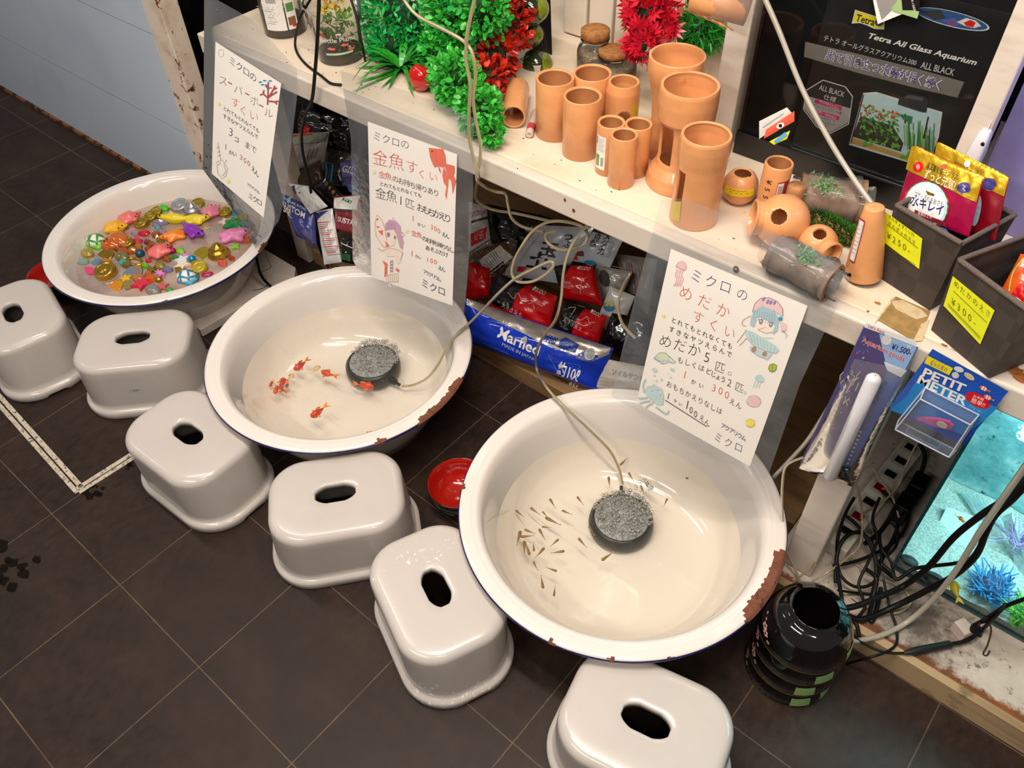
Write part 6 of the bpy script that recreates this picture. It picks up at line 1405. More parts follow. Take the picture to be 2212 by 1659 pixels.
m.tube([bk[3].lerp(bk[2], .2), bk[3].lerp(bk[2], .2) + Vector((0, -.004, -.012)), bk[3].lerp(bk[2], .75) + Vector((0, -.004, -.012)), bk[3].lerp(bk[2], .75)], .002, EDG, 6, 1); m.build('blister_edges', t_)
m = MB(); PK = M('#d84a8a', .3); a, b = Yp(1978, 906, YH - .012), Yp(2058, 924, YH - .012); pts = [(0, 0), (.25, .10), (.6, .17), (.9, .16), (1, .04), (.95, -.1), (.6, -.12), (.25, -.06)]
ex = (b - a); ez = Vector((ex.z*-1, 0, ex.x)); m.prism([a + ex*x + ez*z for x, z in pts], (0, .006, 0), PK); m.build('pink_gauge', t_)
m = MB(); c = Yp(2034, 919, YH - .0185); m.prism([c + Vector((.008*math.cos(t), 0, .005*math.sin(t))) for t in [2*PI*i/16 for i in range(16)]], (0, .003, 0), flat('#e0cfa8')); m.build('gauge_label', t_)

# ------------------------------------------------------------------ lit tank under the shelf
TX0, TX1, TY0, TY1, TZ0, TZ1 = .011, .66, 1.216, 1.52, .066, .600
GEDGE = M('#1d5a60', .1, 0, .1, 20, .6, .3, 0, .3); GL2 = see_through('lit_tank_glass', '#f6fcfc', '#9fd0d4', .03, .03, 1.0)
t_ = thing('lit_aquarium', 'glass aquarium glowing blue-green under the right end of the shelf', 'aquarium', (.3, 1.36, TZ0))
m = MB(); m.box((TX0, TY0, TZ0), (TX1, TY1, TZ0 + .008), GEDGE); m.build('base_glass', t_)
m = MB(); m.box((TX0 + .0065, TY0, TZ0 + .0085), (TX1, TY0 + .005, TZ1), GL2); m.build('front_pane', t_)
m = MB(); m.box((TX0, TY0, TZ0 + .0085), (TX0 + .006, TY1, TZ1), GEDGE); m.build('side_pane', t_)
def algae():
    t = NT('algae_back'); n = t.tex(9, 7, .7); k = t.tex(26, 4, .7)
    c = t.ramp(n, [(.38, lin('#5fa3a6')), (.5, lin('#8cc4c6')), (.62, lin('#c4e4e2'))]); c = t.mix(t.ramp(k, [(.60, (0,)*3), (.66, (1,)*3)]), c, lin('#2f5558'))
    t.l(c, t.b.inputs['Base Color']); t.b.inputs['Roughness'].default_value = .6; return t.m
m = MB(); m.box((TX0 + .0065, TY1 - .006, TZ0 + .0085), (TX1, TY1, TZ1), algae()); m.build('back_pane', t_)
m = MB(); rows = []; rs = random.Random(1)
for j in range(22): rows.append([Vector((TX0 + .007 + (TX1-TX0-.01)*i/40, TY0 + .006 + (TY1-TY0-.014)*j/21, TZ0 + .024 + .010*noise.noise(Vector((i*.3, j*.3, 0))))) for i in range(41)])
GRAV = M('#c3cdc2', .8, 0, .22, 200, .4, 0, .6); m.grid(rows, GRAV); m.box((TX0 + .007, TY0 + .006, TZ0 + .0085), (TX1 - .003, TY1 - .008, TZ0 + .014), GRAV); o = m.build('gravel', t_); o['kind'] = 'stuff'
m = MB(); m.box((TX0 + .007, TY0 + .0055, .545), (TX1 - .003, TY1 - .0065, .5455), see_through('tank_water', '#eefafa', '#9fd4d8', .06, .03, 1.0, .2)); m.build('tank_water', t_)
m = MB(); m.box((TX0 + .05, 1.30, .615), (.63, 1.35, .635), M('#d4d8da', .4)); m.box((TX0 + .06, 1.305, .6135), (.62, 1.345, .6148), M('#c8f4ff', .5, emit=2.5)); o = m.build('lamp_bar', t_)
L = bpy.data.lights.new('tank_lamp', 'AREA'); L.shape = 'RECTANGLE'; L.size = .5; L.size_y = .12; L.energy = 9.0; L.color = (.66, .95, 1.0)
lo = bpy.data.objects.new('tank_lamp', L); COL.objects.link(lo); lo.location = (.33, 1.33, .608)
def intank(u, v, y): return Yp(u, v, y)
REFLW = M('#e4ece8', .3)
def tank_thing(m, name, label, cat, gp=None): return m.solo(name, label, cat, gp)
m = MB(); p = [intank(2045, 1095, 1.40), intank(2118, 1120, 1.40), intank(2080, 1212, 1.32), intank(1998, 1190, 1.32)]; m.prism(p, (0, .012, -.014), REFLW); tank_thing(m, 'reflection_slab', 'pale slab leaning inside the lit tank, left of the blue anemone', 'slab')  # solid slab modelled in place of a glowing reflection
m = MB(); a, b = intank(2080, 1060, 1.47), intank(2110, 1110, 1.44)
for k in range(6): d = Vector((.012*k, 0, 0)); m.tube([a + d, b + d], .0055, see_through('clear_rib', '#dff2f2', '#d8ecec', .3, .1, 1.2), 8, 1)
tank_thing(m, 'ribbed_filter', 'clear ribbed filter part at the back of the lit tank', 'filter')
def tuft(c, n, L, mt, label, seed, spread=(1, 1, 1.2), r=.0022):
    m = MB(); rs = random.Random(seed); c = Vector(c)
    for i in range(n):
        d = Vector((rs.gauss(0, 1)*spread[0], rs.gauss(0, 1)*spread[1], abs(rs.gauss(0, 1))*spread[2] + .2)).normalized(); k = L*rs.uniform(.6, 1.1); s_ = Vector((rs.gauss(0, 1), rs.gauss(0, 1), 0))*k*.18
        b0 = c + Vector((rs.gauss(0, 1)*.012, rs.gauss(0, 1)*.008, 0)); tip = b0 + d*k + s_
        tip.x = min(max(tip.x, TX0+.012), TX1-.02); tip.y = min(max(tip.y, TY0+.010), TY1-.016)
        m.tube([b0, b0 + d*k*.5, tip], r, mt, 5, 3, lambda t: 1.2 - .6*t)
    return m.solo('water_plant', label, 'plant', 'artificial plants in the lit tank')
tuft(Zp(2140, 1278, .095), 230, .052, M('#2fa0d8', .4, 0, .15, 60), 'bright blue anemone-like plant in the lit tank', 1)
tuft(Zp(2168, 1225, .10) + Vector((0, .05, .03)), 34, .06, M('#b9a0dc', .4, 0, .15, 60), 'thin lilac branching plant behind the blue anemone', 2, r=.0014)
tuft(Zp(2222, 1345, .095), 110, .06, M('#5ad83a', .4, 0, .15, 60), 'vivid green plant at the right edge of the lit tank', 3)
m = MB(); p = [intank(2165, 1120, 1.42), intank(2185, 1112, 1.42), intank(2228, 1260, 1.34), intank(2205, 1268, 1.34)]; m.prism(p, (0, .008, 0), M('#cfe0e0', .6, 0, .2, 90, .4, 0, .8)); tank_thing(m, 'ribbed_strip', 'pale ribbed strip leaning behind the anemone in the lit tank', 'strip')
for (u, v), r, lab in (((1958, 1222), .016, 'dark pebble at the left front of the lit tank'), ((2012, 1262), .020, 'larger dark pebble in the middle front of the lit tank')):
    c = Zp(u, v, .094); m = MB(); m.ball(c + Vector((0, .012, .004)), r, M('#26302f', .6, 0, .3, 80), 14, (1.2, .8, .55)); tank_thing(m, 'pebble', lab, 'stone', 'pebbles in the lit tank')
fish((2060, 1255), (2073, 1305), .125, (M('#c8b82c', .4), M('#d8c84a', .4)), 'yellow fish near the front glass of the lit tank', 'yellow_fish', 'fish in the lit tank', .34)
fish((2085, 1128), (2060, 1110), .20, (M('#d8883a', .4), M('#e0a860', .4)), 'small orange fish above the pale slab in the lit tank', 'orange_fish', 'fish in the lit tank', .3)

# ------------------------------------------------------------------ power strip, adaptors, small box
a, b = Vector((-.100, 1.165, .066)), Vector((-.072, 1.62, .066)); d = (b - a); L = d.length; rz = math.atan2(d.y, d.x)
t_ = thing('power_strip', 'white power strip with black switches lying beside the lit tank', 'power strip', a + Vector((0, 0, 0)), rz)
m = MB(); m.box((0, -.026, .0005), (L, .026, .040), M('#cfc8ba', .4)); m.build('housing', t_, .003, world=False)
LIT = M('#d81410', .2, emit=.6)
for i in range(8):
    x = .045 + i*(L-.07)/7.4; lit = i in (1, 3)
    m = MB(); m.box((x - .017, -.018, .0402), (x + .017, .020, .0418), M('#b8b2a6', .4)); m.build('socket', t_, world=False)
    m = MB(); m.box((x - .009, -.012, .042), (x + .009, .012, .0455), M('#4a0c0c', .2, emit=.15) if lit else GLOSSB); sw = m.build('switch', t_, .001, world=False)
    if lit: m = MB(); m.box((x - .004, -.010, .0457), (x + .003, -.005, .0463), LIT); m.build('pilot_light', t_, world=False)
def box_at(name, label, cat, u, v, z, sx, sy, sz, rz, mt):
    c = Zp(u, v, z); T = Matrix.Translation(c) @ Matrix.Rotation(rz, 4, 'Z'); m = MB(); m.box((-sx/2, -sy/2, 0), (sx/2, sy/2, sz), mt, T); return m.solo(name, label, cat, bevel=.002)
for i, (x, y) in enumerate(((-.028, 1.355), (-.025, 1.430))):
    m = MB(); m.box((x - .017, y - .026, .0655), (x + .019, y + .026, .124), GLOSSB); m.solo('plug_adaptor', ('black plug adaptor standing by the power strip, nearer one', 'black plug adaptor standing by the power strip, farther one')[i], 'adaptor', 'black plug adaptors', .004)
box_at('small_box', 'small white cardboard box on the platform in front of the lit tank', 'box', 2072, 1368, .0655, .032, .026, .032, -.5, M('#c9b8ae', .7))
a, b = Zp(1952, 1411, .074), Zp(2056, 1391, .074); ax = (b - a); T = Matrix.Translation(a) @ ax.to_track_quat('Z', 'Y').to_matrix().to_4x4(); L = ax.length; m = MB()
m.lathe([(.0025, 0), (.004, .003), (.0078, L*.22), (.0078, L*.96), (.004, L), (.001, L)], M('#17161a', .5), 20, T); m.solo('inline_connector', 'black inline cable connector lying on the dirty platform', 'connector')

# ------------------------------------------------------------------ cables and air tubes
CAB, CAB2 = M('#0e0c0a', .5, var=.2, spec=.3), M('#15110d', .5, var=.2, spec=.3); TUB = M('#b3a47c', .22, 0, .05, 20, .5, .3, 0, .25); TUBW = M('#bdb6a6', .25, 0, .05, 20, .5, .2, 0, .2); CLR = M('#b9a988', .2, 0, .1, 30, .5, .3, 0, .35)
def P3(p): return Zp(p[0], p[1], p[3]) if len(p) == 4 else Yp(*p)
def hose(name, label, cat, pts, r, mt, gp=None):
    m = MB(); m.tube([P3(p) for p in pts], r, mt, 10, 7); m.solo(name, label, cat, gp)
AT = 'cream air tubes'
hose('air_tube', 'cream air tube running over the rim to the air stone in the nearest basin', 'tube', [(1345, 1046, 0, .046), (1337, 1012, 0, .075), (1318, 975, 0, .125), (1283, 938, 0, .165), (1235, 893, 0, .215), (1196, 855, 0, .232), (1176, 830, 0, .228), (1160, 800, 1.165), (1158, 765, 1.15), (1172, 730, 1.14), (1200, 690, 1.135), (1212, 645, 1.13), (1216, 600, 1.125), (1222, 565, 1.12), (1235, 530, 1.12), (1255, 500, 1.125), (1285, 475, 1.14)], .0034, TUB, AT)
hose('air_tube', 'cream air tube dipping into the goldfish basin and looping over the bags', 'tube', [(868, 835, 0, .047), (895, 831, 0, .055), (925, 815, 0, .09), (948, 785, 0, .15), (968, 745, 0, .195), (992, 717, 0, .222), (1014, 698, 0, .232), (1044, 668, 1.13), (1075, 635, 1.12), (1112, 602, 1.115), (1150, 582, 1.115), (1185, 566, 1.11), (1196, 572, 1.11), (1180, 592, 1.11), (1150, 608, 1.11), (1118, 608, 1.115), (1106, 590, 1.12), (1112, 560, 1.12), (1128, 530, 1.12), (1150, 500, 1.125), (1180, 481, 1.13), (1215, 478, 1.135), (1255, 488, 1.14), (1268, 505, 1.14), (1262, 525, 1.14), (1235, 538, 1.14), (1205, 538, 1.14), (1182, 522, 1.14), (1180, 505, 1.145), (1200, 500, 1.16)], .0034, TUB, AT)
hose('air_tube', 'cream air tube draped from above the green plants down past the shelf edge', 'tube', [(862, -20, 1.12), (880, 10, 1.11), (905, 36, 1.10), (955, 62, 1.09), (1000, 88, 1.08), (1020, 115, 1.075), (1027, 160, 1.072), (1022, 210, 1.07), (1028, 260, 1.07), (1037, 305, 1.068), (1037, 345, 1.068), (1030, 385, 1.07), (1045, 402, 1.095), (1068, 413, 1.12), (1092, 419, 1.13), (1097, 440, 1.14), (1105, 470, 1.15), (1130, 490, 1.16), (1175, 500, 1.17)], .0034, TUB, AT)
hose('air_tube', 'cream air tube hanging straight down just right of the draped one', 'tube', [(1030, -20, 1.085), (1018, 30, 1.08), (1009, 75, 1.075), (1007, 130, 1.07), (1016, 185, 1.066), (1013, 240, 1.064), (1014, 300, 1.064), (1024, 345, 1.064), (1034, 378, 1.067), (1028, 408, 1.12), (1030, 432, 1.16), (1062, 452, 1.19), (1120, 462, 1.20), (1190, 478, 1.21)], .0034, TUB, AT)
hose('air_tube', 'cream air tube passing behind the right edge of the film over the nearest basin', 'tube', [(1362, 590, 1.18), (1345, 620, 1.16), (1335, 660, 1.15), (1345, 700, 1.15), (1372, 730, 1.16)], .0034, TUB, AT)
hose('air_tube', 'pale straight tube slanting across the front of the black-framed tank', 'tube', [(1640, -30, 1.36), (1680, 60, 1.35), (1732, 190, 1.33), (1790, 300, 1.31), (1840, 380, 1.29), (1886, 444, 1.27)], .0045, TUBW, AT)
hose('air_tube', 'pale tube leaning beside the right leg of the shelf', 'tube', [(1790, 880, 1.17), (1745, 950, 1.17), (1700, 1000, 1.17), (1668, 1034, 1.17)], .0045, TUBW, AT)
hose('air_tube', 'milky white tube curving over the lit tank to the dirty platform', 'tube', [(1806, 1385, 0, .069), (1860, 1383, 0, .070), (1915, 1368, 0, .074), (1965, 1340, 0, .085), (2010, 1300, 1.125), (2060, 1240, 1.13), (2110, 1160, 1.13), (2150, 1100, 1.13), (2185, 1050, 1.13), (2220, 1000, 1.13)], .0055, TUBW, AT)
BC = 'black cables by the lit tank'
for lab, pts, r, mt in [
 ('upper thick black cable crossing the front of the lit tank', [(1812, 1316, 0, .125), (1850, 1309, 0, .12), (1890, 1293, 0, .12), (1950, 1267, 1.168), (2005, 1225, 1.17), (2060, 1161, 1.17), (2120, 1112, 1.17), (2172, 1075, 1.17), (2225, 1000, 1.17)], .0062, CAB),
 ('lower thick black cable crossing the front of the lit tank', [(1820, 1318, 0, .085), (1838, 1333, 0, .078), (1868, 1337, 0, .075), (1929, 1312, 0, .085), (2005, 1274, 1.145), (2060, 1244, 1.148), (2108, 1200, 1.15), (2130, 1150, 1.15), (2150, 1112, 1.15), (2190, 1075, 1.15), (2225, 1035, 1.15)], .0062, CAB),
 ('thin black cable with a knot in front of the lit tank', [(1903, 1218, 0, .12), (1925, 1235, 0, .12), (1938, 1252, 0, .12), (1974, 1229, 1.19), (2020, 1222, 1.195), (2062, 1217, 1.195), (2095, 1208, 1.192), (2125, 1165, 1.19)], .0038, CAB),
 ('black cable looped high beside the right shelf leg', [(1806, 1108, 0, .12), (1830, 1116, 0, .13), (1860, 1145, 0, .13), (1885, 1190, 0, .11), (1893, 1240, 0, .09), (1880, 1300, 0, .07)], .0040, CAB),
 ('black cable forming a tall loop in the tangle', [(1805, 1260, 0, .08), (1808, 1200, 0, .11), (1822, 1165, 0, .13), (1850, 1150, 0, .13), (1880, 1168, 0, .12), (1895, 1215, 0, .10), (1920, 1240, 0, .09), (1935, 1250, 0, .075)], .0042, CAB),
 ('black cable rising from the tangle towards the power strip', [(1868, 1175, 0, .10), (1900, 1150, 0, .10), (1925, 1115, 0, .10), (1945, 1085, 0, .10), (1975, 1050, 0, .10), (1990, 1020, 0, .10), (1998, 985, 0, .11), (1985, 955, 0, .12)], .0050, CAB2),
 ('black cable running down from the plug adaptors', [(1905, 1060, 0, .13), (1930, 1085, 0, .11), (1942, 1110, 0, .10), (1935, 1150, 0, .09), (1918, 1185, 0, .08), (1900, 1215, 0, .075)], .0042, CAB),
 ('black cable hanging vertically left in the tangle', [(1808, 1225, 0, .14), (1812, 1255, 0, .12), (1818, 1290, 0, .10), (1822, 1325, 0, .085), (1848, 1345, 0, .072), (1856, 1375, 0, .070)], .0042, CAB),
 ('short black cable curl in the middle of the tangle', [(1872, 1230, 0, .12), (1893, 1250, 0, .11), (1886, 1290, 0, .10), (1878, 1330, 0, .075), (1884, 1342, 0, .072), (1893, 1318, 0, .075), (1903, 1270, 0, .08)], .0045, CAB),
 ('thin black cable lying across the dirty platform', [(1810, 1275, 0, .09), (1850, 1281, 0, .072), (1900, 1283, 0, .071), (1940, 1278, 0, .071)], .0026, CAB),
 ('thin black cable looping over the platform edge', [(1836, 1362, 0, .085), (1858, 1385, 0, .072), (1905, 1408, 0, .070), (1952, 1411, 0, .073)], .0026, CAB),
 ('thin black cable drooping in a long loop to the floor', [(1908, 1250, 0, .10), (1922, 1310, 0, .08), (1936, 1355, 0, .073), (1936, 1390, 0, .071), (1915, 1408, 0, .076), (1880, 1420, 0, .073), (1850, 1428, 0, .04), (1830, 1434, 0, .005)], .0026, CAB),
 ('thin black cable making a wide loop over the left of the tangle', [(1845, 1075, 0, .14), (1822, 1120, 0, .13), (1808, 1180, 0, .11), (1815, 1240, 0, .10), (1850, 1268, 0, .09), (1890, 1255, 0, .09), (1905, 1200, 0, .10), (1888, 1140, 0, .12)], .0034, CAB),
 ('thin black cable snaking down the middle of the tangle', [(1900, 1075, 0, .15), (1885, 1120, 0, .14), (1895, 1165, 0, .13), (1875, 1215, 0, .12), (1855, 1262, 0, .10), (1868, 1310, 0, .08), (1846, 1340, 0, .072)], .0032, CAB2),
 ('black cable passing low behind the tangle', [(1800, 1222, 0, .09), (1840, 1215, 0, .085), (1885, 1198, 0, .082), (1930, 1172, 0, .08), (1958, 1135, 0, .085), (1962, 1085, 0, .095)], .0036, CAB2),
 ('small black cable ring at the right of the tangle', [(1918, 1200, 0, .13), (1935, 1180, 0, .13), (1940, 1150, 0, .13), (1922, 1130, 0, .13), (1902, 1150, 0, .13), (1905, 1185, 0, .13), (1925, 1215, 0, .12), (1932, 1248, 0, .10)], .0030, CAB),
 ('black cable from the inline connector to the twisted bundle', [(2056, 1391, 0, .074), (2085, 1385, 0, .074), (2108, 1372, 0, .078), (2130, 1352, 0, .085), (2150, 1330, 1.15), (2172, 1310, 1.15), (2225, 1290, 1.15)], .0040, CAB)]:
    hose('black_cable', lab, 'cable', pts, r, mt, BC)
m = MB()
for k in range(4):
    o = k*5; m.tube([P3(p) for p in ((2118 + o*.4, 1375 - o, 1.138 - .003*k), (2098 + o, 1362 - o*.6, 1.135 - .003*k), (2106 + o, 1348 - o*.5, 1.134), (2136, 1340 - o*.6, 1.135 - .003*k), (2160 + o*.4, 1318 - o*.5, 1.136), (2172, 1306, 1.136), (2150, 1332, 1.131 - .003*k), (2122, 1362, 1.134), (2118, 1374, 1.136))], .0028, CAB, 7, 5)
m.tube([P3(p) for p in ((2136, 1345, 1.132), (2141, 1362, 1.13), (2134, 1392, 1.12), (2124, 1412, 1.115), (2132, 1416, 1.113), (2138, 1406, 1.114))], .0018, M('#4a3020', .5), 7, 5)
m.solo('cable_bundle', 'bundle of black cable twisted together in front of the lit tank', 'cable')
CLG = 'clear amber cords by the right shelf leg'
for lab, pts in [('amber clear cord hanging in a loop beside the nearest basin', [(1745, 985, 1.078), (1700, 1005, 1.075), (1690, 1050, 1.072), (1690, 1120, 1.07), (1692, 1170, 1.07), (1710, 1215, 1.07), (1726, 1250, 1.06), (1722, 1275, 1.05)]),
 ('amber clear cord running along the bottom of the right shelf leg', [(1665, 1290, 0, .02), (1700, 1268, 0, .05), (1740, 1235, 0, .10), (1770, 1195, 0, .14), (1790, 1150, 0, .16)]),
 ('pair of amber clear cords behind the black bowls', [(1745, 1262, 0, .07), (1790, 1235, 0, .10), (1830, 1205, 0, .10), (1858, 1175, 0, .12), (1862, 1110, 0, .16), (1852, 1050, 0, .16)]),
 ('pale cord arching from the power strip', [(1848, 1040, 0, .15), (1862, 1012, 0, .15), (1885, 1012, 0, .15), (1905, 1040, 0, .14), (1930, 1080, 0, .12), (1942, 1118, 0, .10)]),
 ('pale cord running up to the blister pack', [(1862, 1110, 0, .11), (1905, 1085, 0, .12), (1940, 1050, 0, .14), (1960, 1000, 0, .18), (1985, 950, 0, .22)]),
 ('tan cord winding across the dirty platform', [(1800, 1160, 0, .075), (1830, 1200, 0, .07), (1880, 1240, 0, .07), (1940, 1265, 0, .07), (1965, 1290, 0, .07), (1962, 1310, 0, .07), (1930, 1325, 0, .07), (1880, 1315, 0, .07), (1840, 1290, 0, .07)])]:
    hose('clear_cord', lab, 'cord', pts, .0026, CLR, CLG)
hose('hanging_cable', 'black cable hanging over the shelf front left of the goldfish sign', 'cable', [(690, -20, 1.10), (688, 30, 1.09), (686, 80, 1.08), (681, 150, 1.072), (674, 215, 1.07), (660, 245, 1.10), (652, 285, 1.14), (654, 330, 1.155), (668, 390, 1.16), (676, 450, 1.165), (682, 500, 1.17), (694, 545, 1.175), (710, 580, 1.17)], .0040, CAB)
hose('loose_cable', 'thinner black cable lying in a curve on the shelf between jar and cup', 'cable', [(682, -20, 1.2), (664, 10, 1.19), (648, 40, 1.18), (638, 85, 0, ZS + .02), (641, 112, 0, ZS + .004), (660, 138, 0, ZS + .003), (695, 165, 0, ZS + .003), (715, 180, 0, ZS + .003), (738, 183, 0, ZS + .003)], .0030, CAB)
hose('loose_cable', 'thin black cable leaning on the clear plant cup', 'cable', [(752, -20, 1.16), (768, 30, 1.15), (778, 75, 1.14), (786, 115, 1.135), (789, 132, 1.14)], .0028, CAB)
# black strap and green wire over the rim of the toy basin
hose('black_strap', 'black strap hanging over the right rim of the toy basin', 'strap', [(543, 518, 0, .205), (547, 514, 0, .218), (550, 524, 0, .213), (553, 538, 0, .19), (555, 561, 0, .15), (561, 587, 0, .10), (570, 604, 0, .07), (584, 618, 0, .034)], .0042, CAB)
hose('green_wire', 'thin green wire twisted beside the black strap on the toy basin', 'wire', [(542, 520, 0, .207), (549, 508, 0, .222), (562, 510, 0, .216), (568, 522, 0, .20), (572, 541, 0, .17), (579, 561, 0, .13), (585, 577, 0, .10), (568, 586, 0, .09), (557, 588, 0, .09), (575, 600, 0, .06), (572, 620, 0, .034), (546, 627, 0, .034)], .0009, M('#1f6a44', .4))

# ------------------------------------------------------------------ lacquer bowls
LACQ, LRED, LGRN, LGOLD, SAK = M('#0c090a', .10, 0, .2, 20, .6, .8), M('#b01c10', .12, 0, .06, 20, .6, .7), M('#8fb070', .3), M('#6a5a2a', .25, .3), M('#c99a94', .4)
OUTP = [(.0425, .0), (.0445, .001), (.045, .006), (.054, .0095), (.067, .021), (.0775, .044), (.0845, .068), (.0875, .090)]
def bowl(label, c, z, k, invert, rz=0.0, squares=()):
    t_ = thing('lacquer_bowl', label, 'bowl', (c[0], c[1], z), rz, 'lacquer bowls')
    fz = (lambda q: .0905 - q) if invert else (lambda q: q)
    dp = .030 if invert else .0105  # foot recess sunk deeper and matt black: shade put into shape and colour
    m = MB(); m.lathe([(r*k, fz(q)*k) for r, q in OUTP] + [(.0865*k, fz(.0905)*k)], LACQ, 64); m.lathe([(r*k, fz(q)*k) for r, q in ((.0425, 0), (.041, .001), (.040, dp), (.001, dp + .0004))], M('#040303', .95, spec=.0), 48); m.build('black_outside', t_, world=False)
    m = MB(); m.lathe([(r*k, fz(max(q, .036 if invert else 0))*k) for r, q in ((.0865, .0905), (.0845, .089), (.081, .066), (.074, .044), (.062, .026), (.045, .017), (.001, .0145))], LRED, 64); m.build('red_inside', t_, world=False)
    def fn(u, v, h):     # u: degrees, v: 0 foot .. 1 rim
        s = .012 + v*.078
        for i in range(len(OUTP)-1):
            if OUTP[i][1] <= s <= OUTP[i+1][1] + 1e-9: w = (s - OUTP[i][1])/(OUTP[i+1][1]-OUTP[i][1] + 1e-12); r = OUTP[i][0] + (OUTP[i+1][0]-OUTP[i][0])*w; break
        else: r = OUTP[-1][0]
        return Vector(((r*k + h)*math.cos(math.radians(u)), (r*k + h)*math.sin(math.radians(u)), fz(s)*k))
    m = MB(); I = Ink(m, fn, .0007)
    for u0, v0 in squares:
        I.quad([(u0, v0), (u0 + 26, v0), (u0 + 26, v0 + .30), (u0, v0 + .30)], LGRN, 6)
    for u0, v0, s_ in ((-158, .62, 1), (-150, .70, .9), (-140, .80, .5), (-165, .5, .4), (-172, .42, .4)):
        for a in range(5): I.ell((u0 + 4.2*s_*math.cos(a*1.257), v0 + .055*s_*math.sin(a*1.257)), 2.6*s_, .034*s_, SAK, 0, 8)
    I.quad([(-200, .985), (-60, .985), (-60, .955), (-200, .955)], LGOLD, 16)
    m.build('painted_pattern', t_, world=False); return t_
bc = (-.062, .913)
for i, lab in enumerate(('lowest upturned black bowl of the stack beside the platform', 'second upturned black bowl from the floor in the stack', 'third upturned black bowl from the floor in the stack', 'topmost upturned black bowl of the stack beside the platform')):
    bowl(lab, bc, .0008 + .0505*i, 1.0, True, math.radians((0, 14, 6, 20)[i]), (((-62, .62), (-20, .62)), ((-78, .62), (-36, .30)), ((-52, .62), (-16, .32)), ((-28, .62),))[i])
c = Zp(990, 1043, .075); bowl('red-lined black bowl standing on the floor under the left rim of the nearest basin', c, .0008, .84, False, math.radians(20), ((-132, .45), (-106, .15)))
c = Zp(112, 590, .075); bowl('red-lined bowl half hidden by the toy basin and the leftmost stool', c, .0008, .84, False)
c = Zp(462, 872, .06); bowl('red-lined bowl hidden under the left rim of the goldfish basin', (c.x, c.y), .0008, .62, False)

# ------------------------------------------------------------------ bags of soil and packets stuffed under the shelf
BN = Vector((.22, -.80, .56)).normalized(); BP = Vector((-1.0, 1.240, .145))
def bag(name, label, q, k, thick, mat, draw, wr=.004, gp='bags under the shelf', n=None, seed=None):
    return pack(name, label, 'bag', q, BP - BN*k, n or BN, thick, mat, draw, gp, wr, 0, seed if seed is not None else q[0][0] * .37, .5, .0016)
def gloss(c, r=.16): return M(c, r, 0, .08, 30, .6, .35)
BAGBLUE, BAGRED, BAGBK, BAGW, BAGWB, BAGGR = gloss('#1a3cc0'), gloss('#dc0f16', .2), gloss('#141216'), gloss('#d9d6d4', .3), gloss('#c9d0d8', .25), gloss('#a39a92', .35)
FOILS = M('#c4bdb6', .25, .6, .12, 40)
q2 = A_(3.172, 1010, 560)
def marf(I):
    up = (.33, -.94)
    def T(st, a, b, size, mt, th=0): TX(I, st, q2(*a), q2(*b), size/3.172, mt, th, 0, up)
    I.fill([q2(0, 270), q2(60, 290), q2(400, 410), q2(985, 605), q2(975, 650), q2(870, 690), q2(560, 560), q2(30, 318), q2(0, 312)], FOILS)
    I.fill([q2(560, 520), q2(600, 510), q2(660, 540), q2(640, 575), q2(570, 555)], BL_); I.fill([q2(672, 545), q2(700, 530), q2(790, 580), q2(770, 635), q2(660, 590)], BL_); I.fill([q2(790, 640), q2(820, 620), q2(915, 655), q2(870, 720), q2(780, 670)], BL_); I.ell(q2(862, 640), 10.5, 12.5, WH, .3); I.ell(q2(862, 640), 9, 11, SLV, .3)
    T('Marfied', (246, 518), (530, 648), 100, WH, .02); I.ell(q2(444, 542), 5.5, 7.5, SLV, .2); T('MADE IN JAPAN', (280, 580), (505, 690), 34, flat('#c8cede')); T('約10ℓ', (640, 770), (775, 832), 110, WH, .02)
    for a, b in (((700, 860), (760, 890)),): T('赤玉土', a, b, 34, WH)
    for p in (((330, 370), (420, 460)), ((600, 640), (650, 760)), ((720, 700), (800, 720), (760, 760)), ((140, 570), (320, 640))): I.line([q2(*x) for x in p], 1.4, flat('#5a78d0'), smooth=4)
bag('soil_bag', 'large blue and silver soil bag lying lowest, marked 10 litres', [(1004, 644), (1326, 752), (1288, 846), (1004, 734)], 0, .045, BAGBLUE, marf, .006)
def sudo(blk, logo, words, cut):
    def d(I):
        I.fill([q2(*p) for p in blk], BK)
        TX(I, '●SUDO', q2(*logo[0]), q2(*logo[1]), 10, WH, .01, 0, (.45, -.89))
        for st, a, b, sz in words: TX(I, st, q2(*a), q2(*b), sz/3.172, WH, 0, 0, (.45, -.89))
        for p in cut: I.line([q2(*x) for x in p], 1.1, flat('#f0c8c4'), smooth=4)
    return d
bag('soil_bag', 'red and black glossy soil bag leaning on the blue one, left of its twin', [(1078, 592), (1204, 640), (1182, 720), (1048, 664)], .045, .028, BAGRED, sudo([(215, 95), (420, 170), (372, 215), (330, 330), (290, 345), (180, 310), (145, 270), (150, 190)], ((450, 205), (535, 245)), [('メダカの天然素材', (235, 110), (372, 150), 30), ('大きさ玉土', (248, 318), (390, 392), 40), ('ソイル', (220, 290), (310, 312), 22)], [((300, 220), (345, 265), (370, 225), (410, 300)), ((440, 300), (470, 295), (480, 340))]), .006)
bag('soil_bag', 'red and black glossy soil bag leaning on the right end of the blue one', [(1214, 650), (1312, 684), (1288, 752), (1196, 714)], .045, .026, BAGRED, sudo([(650, 290), (810, 325), (770, 400), (720, 520), (590, 480), (640, 380)], ((842, 360), (912, 396)), [('大きさ玉土', (662, 415), (800, 485), 34), ('やわらかソイル', (680, 400), (780, 440), 20)], [((770, 400), (800, 410), (830, 390), (850, 430)), ((700, 330), (750, 330), (720, 390))]), .006)
